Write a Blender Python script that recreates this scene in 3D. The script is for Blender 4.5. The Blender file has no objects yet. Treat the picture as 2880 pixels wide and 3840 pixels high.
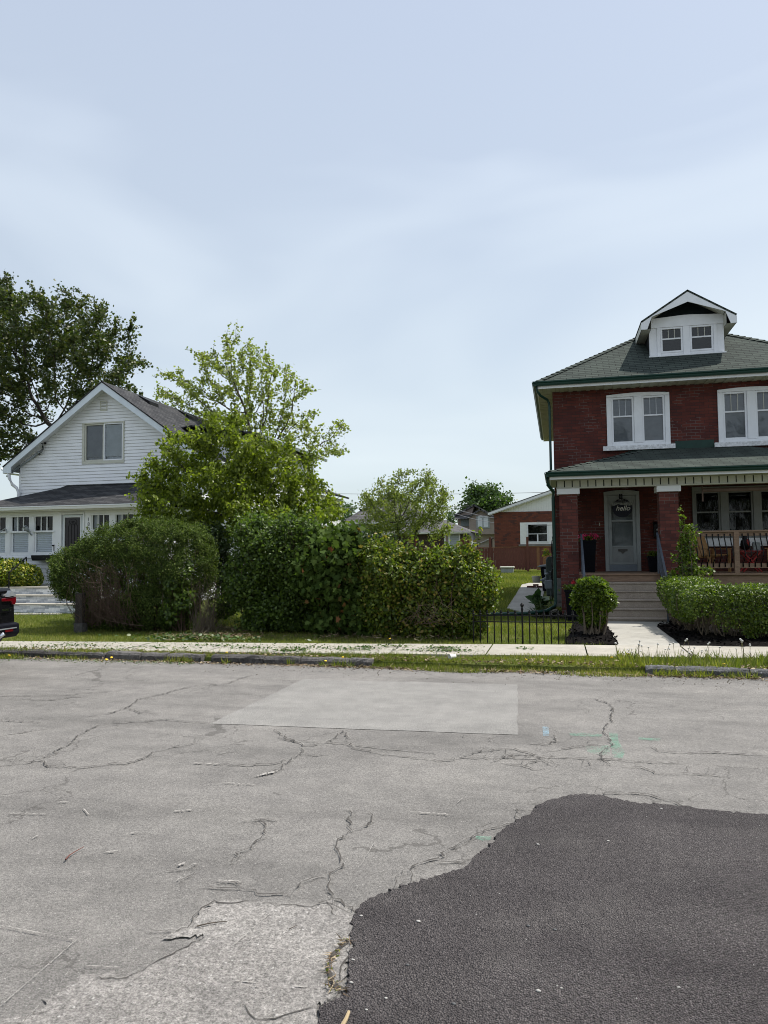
import bpy, math, random
import numpy as np
from mathutils import Vector, Matrix
from mathutils.geometry import tessellate_polygon
random.seed(7); np.random.seed(7)
RNG = np.random.default_rng(11)
sc = bpy.context.scene
COL = sc.collection
R_ = math.radians

# ------------------------------------------------------------------ camera
F_PX, YAW, PITCH, ROLL, EYE = 2770., R_(13.2), R_(3.1), R_(0.63), 1.62
_f = np.array([-math.sin(YAW)*math.cos(PITCH), math.cos(YAW)*math.cos(PITCH), math.sin(PITCH)])
_r = np.array([math.cos(YAW), math.sin(YAW), 0.]); _u = np.cross(_r, _f)
_r, _u = _r*math.cos(ROLL)-_u*math.sin(ROLL), _u*math.cos(ROLL)+_r*math.sin(ROLL)
cam_data = bpy.data.cameras.new('camera'); cam = bpy.data.objects.new('camera', cam_data); COL.objects.link(cam)
cam.matrix_world = Matrix(((_r[0], _u[0], -_f[0], 0), (_r[1], _u[1], -_f[1], 0), (_r[2], _u[2], -_f[2], EYE), (0, 0, 0, 1)))
cam_data.sensor_fit = 'VERTICAL'; cam_data.sensor_height = 36.; cam_data.sensor_width = 27.
cam_data.lens = F_PX/3840*36.; cam_data.clip_start = .05; cam_data.clip_end = 2000
sc.camera = cam

# ------------------------------------------------------------------ light
SUN = Vector((.45, .35, 1.)).normalized()            # towards the sun
sun_d = bpy.data.lights.new('sun', 'SUN'); sun = bpy.data.objects.new('sun', sun_d); COL.objects.link(sun)
sun_d.energy = 5.0; sun_d.angle = R_(.6); sun_d.color = (1., .955, .88)
sun.rotation_euler = SUN.to_track_quat('Z', 'Y').to_euler(); sun.location = (0, 0, 60)
sc.view_settings.view_transform = 'Standard'; sc.view_settings.look = 'None'
sc.view_settings.exposure = 0.25; sc.view_settings.gamma = 1.
sc.cycles.use_denoising = True; sc.cycles.denoiser = 'OPENIMAGEDENOISE'; sc.cycles.denoising_input_passes = 'RGB_ALBEDO_NORMAL'; sc.cycles.pixel_filter_type = 'BLACKMAN_HARRIS'; sc.cycles.filter_width = 1.0
w = bpy.data.worlds.new('World'); sc.world = w; w.use_nodes = True
nt = w.node_tree; N = nt.nodes; L = nt.links; N.clear()
wo = N.new('ShaderNodeOutputWorld'); bg = N.new('ShaderNodeBackground'); bg.inputs[1].default_value = .1
sky = N.new('ShaderNodeTexSky'); sky.sky_type = 'NISHITA'; sky.sun_disc = False
sky.sun_elevation = math.asin(SUN.z); sky.sun_rotation = math.atan2(SUN.x, SUN.y); sky.dust_density = 1.5; sky.air_density = 1.0; sky.ozone_density = 1.5
tc = N.new('ShaderNodeTexCoord'); mp = N.new('ShaderNodeMapping'); mp.inputs['Scale'].default_value = (.9, 1.1, 2.8); mp.inputs['Rotation'].default_value = (.06, -.10, .9); mp.inputs['Location'].default_value = (3.1, 1.7, .4)
n1 = N.new('ShaderNodeTexNoise'); n1.inputs['Scale'].default_value = 1.7; n1.inputs['Detail'].default_value = 3.2; n1.inputs['Roughness'].default_value = .5; n1.inputs['Distortion'].default_value = .6
rp = N.new('ShaderNodeValToRGB'); rp.color_ramp.elements[0].position = .40; rp.color_ramp.elements[0].color = (.64, .64, .64, 1)
rp.color_ramp.elements[1].position = .68; rp.color_ramp.elements[1].color = (.93, .93, .93, 1)
mx = N.new('ShaderNodeMix'); mx.data_type = 'RGBA'
sep = N.new('ShaderNodeSeparateXYZ'); hr = N.new('ShaderNodeValToRGB')   # thin cloud: whiter low down, bluer aloft
hr.color_ramp.elements[0].position = 0.; hr.color_ramp.elements[0].color = (7.1, 7.95, 8.2, 1)
hr.color_ramp.elements[1].position = .62; hr.color_ramp.elements[1].color = (6.3, 7.1, 8.4, 1)
L.new(tc.outputs['Generated'], mp.inputs[0]); L.new(mp.outputs[0], n1.inputs['Vector']); ma = N.new('ShaderNodeMath'); ma.operation = 'MULTIPLY_ADD'; ma.inputs[1].default_value = .2; sx_0 = N.new('ShaderNodeSeparateXYZ'); L.new(tc.outputs['Generated'], sx_0.inputs[0]); L.new(sx_0.outputs['X'], ma.inputs[0]); L.new(n1.outputs[0], ma.inputs[2]); L.new(ma.outputs[0], rp.inputs[0])
L.new(tc.outputs['Generated'], sep.inputs[0]); L.new(sep.outputs['Z'], hr.inputs[0])
L.new(rp.outputs[0], mx.inputs[0]); L.new(sky.outputs[0], mx.inputs[6]); L.new(hr.outputs[0], mx.inputs[7])
L.new(mx.outputs[2], bg.inputs[0]); L.new(bg.outputs[0], wo.inputs[0])

# ------------------------------------------------------------------ measuring: sight lines met with real planes
C0 = np.array([0, 0, EYE])
def ray(x, y): return (x-1440)/F_PX*_r-(y-1920)/F_PX*_u+_f
def atY(x, y, Y): d = ray(x, y); return C0+d*(Y/d[1])
def atZ(x, y, Z=0.): d = ray(x, y); return C0+d*((Z-EYE)/d[2])
ROAD = -.07
def G(Y): return 0. if Y < 18 else .022*(Y-18)
def atG(x, y):
    d = ray(x, y); t0 = (0-EYE)/d[2]; p = C0+d*t0
    if p[1] < 18: return p
    # z = .022(y-18)
    t = (-.022*18-EYE)/(d[2]-.022*d[1]); return C0+d*t
def mpp(Y, x=1440, y=2000):
    p = atY(x, y, Y)-C0; return float(p@_f)/F_PX

# ------------------------------------------------------------------ materials
def nm(name):
    m = bpy.data.materials.new(name); m.use_nodes = True; t = m.node_tree; t.nodes.clear()
    o = t.nodes.new('ShaderNodeOutputMaterial'); b = t.nodes.new('ShaderNodeBsdfPrincipled'); t.links.new(b.outputs[0], o.inputs[0])
    return m, t, b, o
def nd(t, ty, **k):
    n = t.nodes.new('ShaderNode'+ty)
    for a, v in k.items():
        if a in n.inputs.keys() if hasattr(n.inputs, 'keys') else False: n.inputs[a].default_value = v
        else: setattr(n, a, v)
    return n
def rgb(c): return (c[0], c[1], c[2], 1.)
def ramp(t, src, stops):
    r = t.nodes.new('ShaderNodeValToRGB'); cr = r.color_ramp
    while len(cr.elements) < len(stops): cr.elements.new(.5)
    for e, (p, c) in zip(cr.elements, stops): e.position = p; e.color = rgb(c)
    t.links.new(src, r.inputs[0]); return r.outputs[0]
def mixc(t, fac, a, b, mode='MIX'):
    m = t.nodes.new('ShaderNodeMix'); m.data_type = 'RGBA'; m.blend_type = mode
    for s, v in ((0, fac), (6, a), (7, b)):
        if isinstance(v, (float, int)): m.inputs[s].default_value = v
        elif isinstance(v, tuple): m.inputs[s].default_value = rgb(v)
        else: t.links.new(v, m.inputs[s])
    return m.outputs[2]
def math_(t, op, a, b=0., c=None):
    m = t.nodes.new('ShaderNodeMath'); m.operation = op
    for i, v in enumerate((a, b, c)):
        if v is None: continue
        if isinstance(v, (float, int)): m.inputs[i].default_value = v
        else: t.links.new(v, m.inputs[i])
    return m.outputs[0]
def noise(t, scale, detail=4, rough=.55, vec=None, dist=0.):
    n = t.nodes.new('ShaderNodeTexNoise'); n.inputs['Scale'].default_value = scale; n.inputs['Detail'].default_value = detail
    n.inputs['Roughness'].default_value = rough; n.inputs['Distortion'].default_value = dist
    if vec is None: vec = obj(t)
    t.links.new(vec, n.inputs['Vector']); return n.outputs[0]
def obj(t):
    c = t.nodes.new('ShaderNodeTexCoord'); return c.outputs['Object']
def mapv(t, vec, scale=(1, 1, 1), loc=(0, 0, 0), rot=(0, 0, 0)):
    m = t.nodes.new('ShaderNodeMapping'); m.inputs['Scale'].default_value = scale; m.inputs['Location'].default_value = loc; m.inputs['Rotation'].default_value = rot
    t.links.new(vec, m.inputs[0]); return m.outputs[0]
def bump(t, b, h, strength=.3, dist=.01):
    n = t.nodes.new('ShaderNodeBump'); n.inputs['Strength'].default_value = strength; n.inputs['Distance'].default_value = dist
    t.links.new(h, n.inputs['Height']); t.links.new(n.outputs[0], b.inputs['Normal'])
def paint(name, col, rough=.55, var=.12, scale=6, bstr=.15, bscale=60, metal=0., streak=False, spec=.5):
    m, t, b, o = nm(name)
    v = mapv(t, obj(t), (1, 1, .25)) if streak else None
    f = noise(t, scale, 5, .6, v)
    c = ramp(t, f, [(.3, tuple(max(0, x*(1-var)) for x in col)), (.7, tuple(x*(1+var) for x in col))])
    t.links.new(c, b.inputs['Base Color']); b.inputs['Roughness'].default_value = rough; b.inputs['Metallic'].default_value = metal
    b.inputs['Specular IOR Level'].default_value = spec
    if bstr: bump(t, b, noise(t, bscale, 3), bstr, .004)
    return m
def brickmat(name, c1, c2, mortar, bw=.225, rh=.079, light=0., darkbits=None, rough=.85):
    m, t, b, o = nm(name)
    s = t.nodes.new('ShaderNodeSeparateXYZ'); t.links.new(obj(t), s.inputs[0])
    u = math_(t, 'ADD', s.outputs[0], s.outputs[1]); cv = t.nodes.new('ShaderNodeCombineXYZ')
    t.links.new(u, cv.inputs[0]); t.links.new(s.outputs[2], cv.inputs[1])
    br = t.nodes.new('ShaderNodeTexBrick'); t.links.new(cv.outputs[0], br.inputs['Vector'])
    br.inputs['Scale'].default_value = 1; br.inputs['Brick Width'].default_value = bw; br.inputs['Row Height'].default_value = rh
    br.inputs['Mortar Size'].default_value = .006; br.inputs['Mortar Smooth'].default_value = .3; br.inputs['Bias'].default_value = 0
    br.inputs['Color1'].default_value = rgb(c1); br.inputs['Color2'].default_value = rgb(c2); br.inputs['Mortar'].default_value = rgb(mortar)
    c = br.outputs['Color']
    if darkbits:
        b2 = t.nodes.new('ShaderNodeTexBrick'); t.links.new(cv.outputs[0], b2.inputs['Vector'])
        b2.inputs['Scale'].default_value = 1; b2.inputs['Brick Width'].default_value = bw; b2.inputs['Row Height'].default_value = rh; b2.inputs['Mortar Size'].default_value = 0
        b2.inputs['Color1'].default_value = (0, 0, 0, 1); b2.inputs['Color2'].default_value = (1, 1, 1, 1)
        k = math_(t, 'LESS_THAN', b2.outputs['Color'], .2); k = math_(t, 'MULTIPLY', k, .8)
        c = mixc(t, k, c, darkbits)
    f = noise(t, 3, 5, .6)
    c = mixc(t, 1., c, ramp(t, f, [(.3, (.78, .78, .78)), (.7, (1.15, 1.12, 1.1))]), 'MULTIPLY')
    if light:   # patches where the joints have whitened
        k = math_(t, 'MULTIPLY', br.outputs['Fac'], math_(t, 'GREATER_THAN', noise(t, 1.6, 3), .52)); k = math_(t, 'MULTIPLY', k, light)
        c = mixc(t, k, c, (.32, .27, .25))
    t.links.new(c, b.inputs['Base Color']); b.inputs['Roughness'].default_value = rough
    h = math_(t, 'SUBTRACT', math_(t, 'MULTIPLY', noise(t, 60, 3), .4), br.outputs['Fac']); bump(t, b, h, .5, .006)
    return m
def shinglemat(name, c1, c2, dark, w=.31, h=.14):
    m, t, b, o = nm(name)
    uv = t.nodes.new('ShaderNodeUVMap').outputs[0]
    jit = noise(t, 2.5, 2, .5, uv)
    br = t.nodes.new('ShaderNodeTexBrick'); t.links.new(uv, br.inputs['Vector'])
    br.inputs['Scale'].default_value = 1; br.inputs['Brick Width'].default_value = w; br.inputs['Row Height'].default_value = h
    br.inputs['Mortar Size'].default_value = .009; br.inputs['Mortar Smooth'].default_value = .1
    br.inputs['Color1'].default_value = rgb(c1); br.inputs['Color2'].default_value = rgb(c2); br.inputs['Mortar'].default_value = rgb(dark)
    s = t.nodes.new('ShaderNodeSeparateXYZ'); t.links.new(uv, s.inputs[0])
    fr = math_(t, 'FRACT', math_(t, 'DIVIDE', s.outputs[1], h))
    c = mixc(t, math_(t, 'LESS_THAN', fr, .16), br.outputs['Color'], dark)
    c = mixc(t, 1., c, ramp(t, noise(t, 1.1, 4), [(.3, (.85, .85, .85)), (.7, (1.12, 1.12, 1.1))]), 'MULTIPLY')
    c = mixc(t, 1., c, ramp(t, noise(t, 90, 2), [(.3, (.75, .75, .75)), (.7, (1.25, 1.25, 1.25))]), 'MULTIPLY')
    t.links.new(c, b.inputs['Base Color']); b.inputs['Roughness'].default_value = .95; b.inputs['Specular IOR Level'].default_value = .2
    bump(t, b, math_(t, 'ADD', math_(t, 'MULTIPLY', fr, -1.), math_(t, 'MULTIPLY', noise(t, 120, 2), .3)), .6, .012)
    return m
def leafmat(name, stops, trans=.35, rough=.45, spec=.4):
    m, t, b, o = nm(name)
    a = t.nodes.new('ShaderNodeAttribute'); a.attribute_name = 'rnd'
    c = ramp(t, a.outputs['Fac'], stops)
    t.links.new(c, b.inputs['Base Color']); b.inputs['Roughness'].default_value = rough; b.inputs['Specular IOR Level'].default_value = spec
    tr = t.nodes.new('ShaderNodeBsdfTranslucent'); c2 = mixc(t, 1., c, (1.5, 1.7, .7), 'MULTIPLY'); t.links.new(c2, tr.inputs[0])
    ms = t.nodes.new('ShaderNodeMixShader'); ms.inputs[0].default_value = trans
    t.links.new(b.outputs[0], ms.inputs[1]); t.links.new(tr.outputs[0], ms.inputs[2]); t.links.new(ms.outputs[0], o.inputs[0])
    return m
def glassmat(name, tint=(.9, .93, .95), refl=1.0):
    m, t, b, o = nm(name); t.nodes.remove(b)
    tr = t.nodes.new('ShaderNodeBsdfTransparent'); tr.inputs[0].default_value = rgb(tint)
    gl = t.nodes.new('ShaderNodeBsdfGlossy'); gl.inputs['Roughness'].default_value = .03; gl.inputs[0].default_value = (1, 1, 1, 1)
    fr = t.nodes.new('ShaderNodeFresnel'); fr.inputs[0].default_value = 1.6
    bp = t.nodes.new('ShaderNodeBump'); bp.inputs['Strength'].default_value = .08; bp.inputs['Distance'].default_value = .02
    t.links.new(noise(t, 2.2, 1), bp.inputs['Height']); t.links.new(bp.outputs[0], gl.inputs['Normal'])
    ms = t.nodes.new('ShaderNodeMixShader'); t.links.new(math_(t, 'MULTIPLY', fr.outputs[0], refl), ms.inputs[0])
    t.links.new(tr.outputs[0], ms.inputs[1]); t.links.new(gl.outputs[0], ms.inputs[2]); t.links.new(ms.outputs[0], o.inputs[0])
    return m
def asphalt(name, base, warm, agg=1., scale=140, light=(.42, .41, .39), bs=.5, stain=.25, cracks=0., spec=.3):
    m, t, b, o = nm(name); v = obj(t)
    big = noise(t, .55, 5, .6, mapv(t, v, (1, 2.2, 1))); mid = noise(t, 5, 5, .65); fine = noise(t, scale, 3, .7); grain = noise(t, scale*.36, 2, .6)
    c = ramp(t, big, [(.28, tuple(x*(1-stain) for x in base)), (.5, base), (.72, warm)])
    c = mixc(t, 1., c, ramp(t, mid, [(.3, (.86, .86, .86)), (.7, (1.12, 1.12, 1.11))]), 'MULTIPLY')
    c = mixc(t, 1., c, ramp(t, fine, [(.28, (1-.55*agg,)*3), (.5, (1, 1, 1)), (.72, (1+.5*agg,)*3)]), 'MULTIPLY')
    c = mixc(t, 1., c, ramp(t, grain, [(.3, (1-.26*agg,)*3), (.5, (1, 1, 1)), (.7, (1+.24*agg,)*3)]), 'MULTIPLY')
    c = mixc(t, 1., c, ramp(t, noise(t, 1.1, 4, .6, mapv(t, v, (.3, 2.4, 1), (3, 1, 0)), .3), [(.3, (1-stain*.55,)*3), (.5, (1, 1, 1)), (.7, (1+stain*.4,)*3)]), 'MULTIPLY')
    vo = t.nodes.new('ShaderNodeTexVoronoi'); vo.inputs['Scale'].default_value = scale*.45; t.links.new(v, vo.inputs['Vector'])
    sp = t.nodes.new('ShaderNodeSeparateColor'); t.links.new(vo.outputs['Color'], sp.inputs[0])
    k = math_(t, 'MULTIPLY', math_(t, 'GREATER_THAN', sp.outputs[0], .955), math_(t, 'LESS_THAN', vo.outputs['Distance'], .3))
    c = mixc(t, math_(t, 'MULTIPLY', k, .75), c, light)
    if cracks:
        w1 = noise(t, 3, 4, .6); vv = t.nodes.new('ShaderNodeVectorMath'); vv.operation = 'ADD'
        cx = t.nodes.new('ShaderNodeCombineXYZ'); t.links.new(math_(t, 'MULTIPLY', w1, .5), cx.inputs[0]); t.links.new(math_(t, 'MULTIPLY', noise(t, 4, 4, .6, mapv(t, v, (1, 1, 1), (9, 3, 1))), .5), cx.inputs[1])
        t.links.new(v, vv.inputs[0]); t.links.new(cx.outputs[0], vv.inputs[1])
        ve = t.nodes.new('ShaderNodeTexVoronoi'); ve.feature = 'DISTANCE_TO_EDGE'; ve.inputs['Scale'].default_value = .9; t.links.new(vv.outputs[0], ve.inputs['Vector'])
        e = math_(t, 'LESS_THAN', ve.outputs['Distance'], .006)
        e = math_(t, 'MULTIPLY', e, math_(t, 'GREATER_THAN', noise(t, .6, 2, .5, mapv(t, v, (1, 1, 1), (4, 7, 0))), .5)); e = math_(t, 'MULTIPLY', e, cracks)
        c = mixc(t, e, c, (.06, .055, .05))
    t.links.new(c, b.inputs['Base Color']); b.inputs['Roughness'].default_value = .88; b.inputs['Specular IOR Level'].default_value = spec
    bump(t, b, math_(t, 'ADD', fine, math_(t, 'MULTIPLY', vo.outputs['Distance'], -.6)), bs, .008)
    return m
def woodmat(name, col, dark, rough=.8, axis=(1, 12, 12)):
    m, t, b, o = nm(name)
    f = noise(t, 3, 6, .65, mapv(t, obj(t), axis), .4)
    c = ramp(t, f, [(.25, dark), (.6, col), (.85, tuple(x*1.2 for x in col))])
    t.links.new(c, b.inputs['Base Color']); b.inputs['Roughness'].default_value = rough; bump(t, b, f, .3, .004); return m

M = {}
M['white'] = paint('white_paint', (.74, .755, .78), .45, .05, 3)
M['trim'] = paint('blue_white_trim', (.62, .68, .74), .45, .06, 3, streak=True)
M['siding'] = paint('white_vinyl_siding', (.76, .77, .79), .42, .05, 1.3, bstr=.05)
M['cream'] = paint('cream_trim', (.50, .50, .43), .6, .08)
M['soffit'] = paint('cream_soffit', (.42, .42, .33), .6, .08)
M['green'] = paint('green_gutter', (.006, .036, .027), .4, .2, spec=.35)
M['glass'] = glassmat('window_glass', (.85, .88, .9), .5); M['glassdim'] = glassmat('dim_window_glass', (.6, .62, .65), .9)
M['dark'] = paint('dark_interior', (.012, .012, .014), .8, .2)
M['blind'] = paint('blind_fabric', (.50, .53, .56), .8, .08)
M['blindb'] = paint('pale_blind', (.62, .65, .69), .8, .06)
M['brick'] = brickmat('red_brick', (.066, .012, .0092), (.112, .0225, .0135), (.03, .014, .012), light=.3)
M['pier'] = brickmat('pier_brick', (.075, .017, .014), (.145, .038, .028), (.04, .022, .02), light=.3)
M['brick2'] = brickmat('orange_brick', (.125, .034, .019), (.165, .048, .026), (.07, .035, .025), .24, .085, darkbits=(.07, .03, .025))
M['stone'] = paint('foundation_stone', (.19, .18, .165), .9, .25, 5, .5, 30)
M['shin_green'] = shinglemat('green_shingles', (.036, .047, .041), (.056, .070, .060), (.008, .011, .010), .33, .15)
M['shin_dark'] = shinglemat('charcoal_shingles', (.030, .031, .035), (.070, .070, .073), (.008, .008, .010), .3, .15)
M['shin_far'] = shinglemat('grey_far_shingles', (.09, .088, .09), (.135, .13, .13), (.04, .04, .042), .4, .2)
M['concrete'] = asphalt('pale_concrete', (.355, .33, .285), (.40, .375, .325), .35, 120, (.55, .52, .47), .15, .12)
M['walk'] = asphalt('garden_walk_concrete', (.34, .325, .29), (.38, .365, .33), .3, 120, (.5, .48, .45), .15, .15)
M['stepstone'] = asphalt('step_aggregate', (.34, .285, .235), (.39, .33, .275), .7, 150, (.4, .36, .3), .3, .15)
M['road'] = asphalt('worn_asphalt', (.186, .176, .166), (.216, .204, .191), 1., 170, (.36, .34, .32), .8, .27, cracks=.5)
M['roadpatch'] = asphalt('pale_patch_asphalt', (.222, .214, .203), (.245, .236, .223), 1., 170, (.42, .41, .4), .6, .1)
M['roadworn'] = asphalt('exposed_pale_asphalt', (.243, .228, .215), (.292, .276, .26), 1.15, 120, (.45, .43, .41), 1., .2)
def newasphalt():
    m, t, b, o = nm('fresh_asphalt'); v = obj(t)
    vo = t.nodes.new('ShaderNodeTexVoronoi'); vo.inputs['Scale'].default_value = 125; t.links.new(v, vo.inputs['Vector'])
    sp = t.nodes.new('ShaderNodeSeparateColor'); t.links.new(vo.outputs['Color'], sp.inputs[0])
    c = ramp(t, sp.outputs[0], [(0, (.052, .047, .048)), (.5, (.086, .078, .078)), (.9, (.122, .112, .111)), (1, (.17, .155, .152))])
    c = mixc(t, ramp(t, vo.outputs['Distance'], [(.35, (0, 0, 0)), (.8, (.55, .55, .55))]), c, (.018, .016, .016))
    c = mixc(t, 1., c, ramp(t, noise(t, 1.2, 5, .6), [(.3, (.85, .83, .83)), (.7, (1.15, 1.13, 1.13))]), 'MULTIPLY')
    c = mixc(t, ramp(t, noise(t, 2.1, 6, .7), [(.5, (0, 0, 0)), (.75, (.32, .32, .32))]), c, (.17, .158, .148))
    c = mixc(t, 1., c, ramp(t, noise(t, 1.3, 3, .5, mapv(t, v, (.4, 2, 1), (0, 0, 0), (0, 0, .5))), [(.35, (.86, .85, .86)), (.65, (1.12, 1.12, 1.11))]), 'MULTIPLY')
    t.links.new(c, b.inputs['Base Color']); b.inputs['Roughness'].default_value = .8; b.inputs['Specular IOR Level'].default_value = .2
    bump(t, b, math_(t, 'MULTIPLY', vo.outputs['Distance'], -1.), 1., .014); return m
M['newasph'] = newasphalt()
M['crack'] = paint('crack_dirt', (.058, .052, .047), .95, .4, 30)
M['scratch'] = paint('scraped_asphalt', (.30, .282, .26), .9, .2, 30)
M['kerb'] = asphalt('kerb_tar_concrete', (.105, .099, .095), (.155, .147, .14), 1., 60, (.2, .2, .2), 1., .4, spec=.1)
M['kerbl'] = asphalt('grey_kerb_concrete', (.12, .12, .122), (.16, .16, .162), 1., 70, (.3, .3, .3), 1., .4, spec=.1)
M['mulch'] = asphalt('black_mulch', (.006, .005, .005), (.012, .010, .010), 1., 60, (.06, .055, .055), 1., .3, spec=.04)
def soil():
    m, t, b, o = nm('lawn_soil')
    c = ramp(t, noise(t, 1.3, 6, .65), [(.3, (.07, .095, .02)), (.5, (.10, .125, .028)), (.72, (.17, .165, .06))])
    c = mixc(t, 1., c, ramp(t, noise(t, 60, 3, .7), [(.3, (.6, .6, .6)), (.7, (1.35, 1.35, 1.3))]), 'MULTIPLY')
    t.links.new(c, b.inputs['Base Color']); b.inputs['Roughness'].default_value = 1; b.inputs['Specular IOR Level'].default_value = .1
    bump(t, b, noise(t, 80, 3), 1., .03); return m
M['soil'] = soil()
M['dirt'] = asphalt('verge_dirt', (.13, .115, .09), (.17, .15, .12), 1., 70, (.35, .32, .27), 1., .3)
M['bark'] = woodmat('grey_brown_bark', (.105, .085, .065), (.03, .025, .02), .95, (6, 6, 1))
M['barkdark'] = woodmat('dark_bark', (.05, .04, .034), (.014, .012, .01), .95, (6, 6, 1))
M['twig'] = woodmat('dry_twigs', (.13, .085, .06), (.045, .028, .022), .9, (8, 8, 2))
M['stem'] = woodmat('pale_stems', (.15, .115, .08), (.06, .045, .032), .9, (8, 8, 2))
M['deck'] = woodmat('new_deck_lumber', (.27, .175, .115), (.15, .09, .06), .75, (2, 14, 14))
M['fencewood'] = woodmat('red_stained_boards', (.14, .047, .034), (.075, .027, .02), .8, (14, 14, 1.2))
M['fencewood2'] = woodmat('tan_stained_boards', (.24, .115, .05), (.14, .06, .03), .8, (14, 14, 1.2))
M['adir'] = woodmat('honey_wood', (.42, .23, .08), (.22, .11, .04), .5)
M['black'] = paint('black_metal', (.006, .006, .007), .45, .3, spec=.2)
M['navy'] = paint('dark_planter', (.004, .0045, .008), .5, .3, spec=.1)
M['redp'] = paint('red_paint', (.35, .02, .02), .4, .2)
M['railgrey'] = paint('blue_grey_rail', (.065, .078, .10), .4, .25, 8)
M['doorgrey'] = paint('aluminium_door', (.29, .315, .32), .45, .08)
M['greymetal'] = paint('grey_metal', (.25, .27, .28), .4, .15, metal=.3)
M['conduit'] = paint('grey_conduit', (.28, .31, .33), .4, .15)
M['plastic'] = paint('dark_green_plastic', (.02, .035, .033), .45, .2)
M['meter'] = paint('meter_grey', (.17, .20, .22), .5, .2)
M['awning'] = paint('brown_shade_fabric', (.16, .11, .095), .9, .15)
M['tan'] = paint('taupe_siding', (.30, .245, .215), .7, .1, 2)
M['greyblue'] = paint('blue_grey_siding', (.36, .40, .42), .6, .06, 2)
M['garagedoor'] = woodmat('dark_brown_door', (.05, .025, .018), (.018, .012, .01), .7, (10, 10, 1))
M['panelw'] = paint('white_corrugated', (.78, .79, .78), .5, .04)
M['carblack'] = paint('black_car_paint', (.004, .004, .005), .25, .2, bstr=0, spec=.3)
M['taillight'] = paint('red_taillight', (.09, .002, .005), .15, .1, bstr=0)
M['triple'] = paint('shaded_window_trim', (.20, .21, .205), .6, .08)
M['chrome'] = paint('chrome', (.65, .66, .68), .15, .05, metal=1., bstr=0)
M['tyre'] = paint('tyre_rubber', (.015, .015, .015), .85, .2)
M['cup'] = paint('white_paper', (.75, .74, .72), .7, .1)
M['cable'] = paint('pale_cable', (.22, .22, .23), .6, .1)
M['pink'] = paint('pink_petals', (.62, .035, .14), .6, .35, 60, 0)
M['red'] = paint('red_petals', (.55, .012, .03), .6, .35, 60, 0)
M['yellow'] = paint('yellow_petals', (.85, .55, .02), .6, .1, 40, 0)
M['seed'] = paint('dandelion_down', (.55, .53, .50), .9, .1, 40, 0)
M['weedstem'] = paint('weed_stem', (.17, .14, .06), .8, .3, 10, 0)
M['straw'] = paint('dry_straw', (.38, .29, .17), .8, .35, 5, 0)
M['rock'] = paint('limestone_pebble', (.40, .385, .36), .9, .15, 20)
def ledger():
    m, t, b, o = nm('ledger_stone')
    s = t.nodes.new('ShaderNodeSeparateXYZ'); t.links.new(obj(t), s.inputs[0]); cv = t.nodes.new('ShaderNodeCombineXYZ')
    t.links.new(s.outputs[0], cv.inputs[0]); t.links.new(s.outputs[2], cv.inputs[1])
    br = t.nodes.new('ShaderNodeTexBrick'); t.links.new(cv.outputs[0], br.inputs['Vector']); br.inputs['Scale'].default_value = 1
    br.inputs['Brick Width'].default_value = .24; br.inputs['Row Height'].default_value = .042; br.inputs['Mortar Size'].default_value = 0
    br.inputs['Color1'].default_value = (.16, .19, .23, 1); br.inputs['Color2'].default_value = (.9, .9, .88, 1)
    t.links.new(mixc(t, .3, br.outputs['Color'], ramp(t, noise(t, 14, 3), [(.35, (.38, .40, .43)), (.65, (.8, .8, .8))])), b.inputs['Base Color']); b.inputs['Roughness'].default_value = .8
    bump(t, b, br.outputs['Color'], .5, .01); return m
M['ledger'] = ledger()
def spray(name, col):
    m, t, b, o = nm(name); b.inputs['Base Color'].default_value = rgb(col); b.inputs['Roughness'].default_value = .9
    tr = t.nodes.new('ShaderNodeBsdfTransparent'); ms = t.nodes.new('ShaderNodeMixShader')
    k = ramp(t, math_(t, 'ADD', math_(t, 'MULTIPLY', noise(t, 60, 3, .7), .6), math_(t, 'MULTIPLY', noise(t, 7, 2), .5)), [(.46, (.02,)*3), (.72, (.45,)*3)])
    t.links.new(k, ms.inputs[0]); t.links.new(tr.outputs[0], ms.inputs[1]); t.links.new(b.outputs[0], ms.inputs[2]); t.links.new(ms.outputs[0], o.inputs[0]); return m
M['spgreen'] = spray('green_spray', (.12, .36, .24)); M['spblue'] = spray('blue_spray', (.30, .52, .66))
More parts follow.
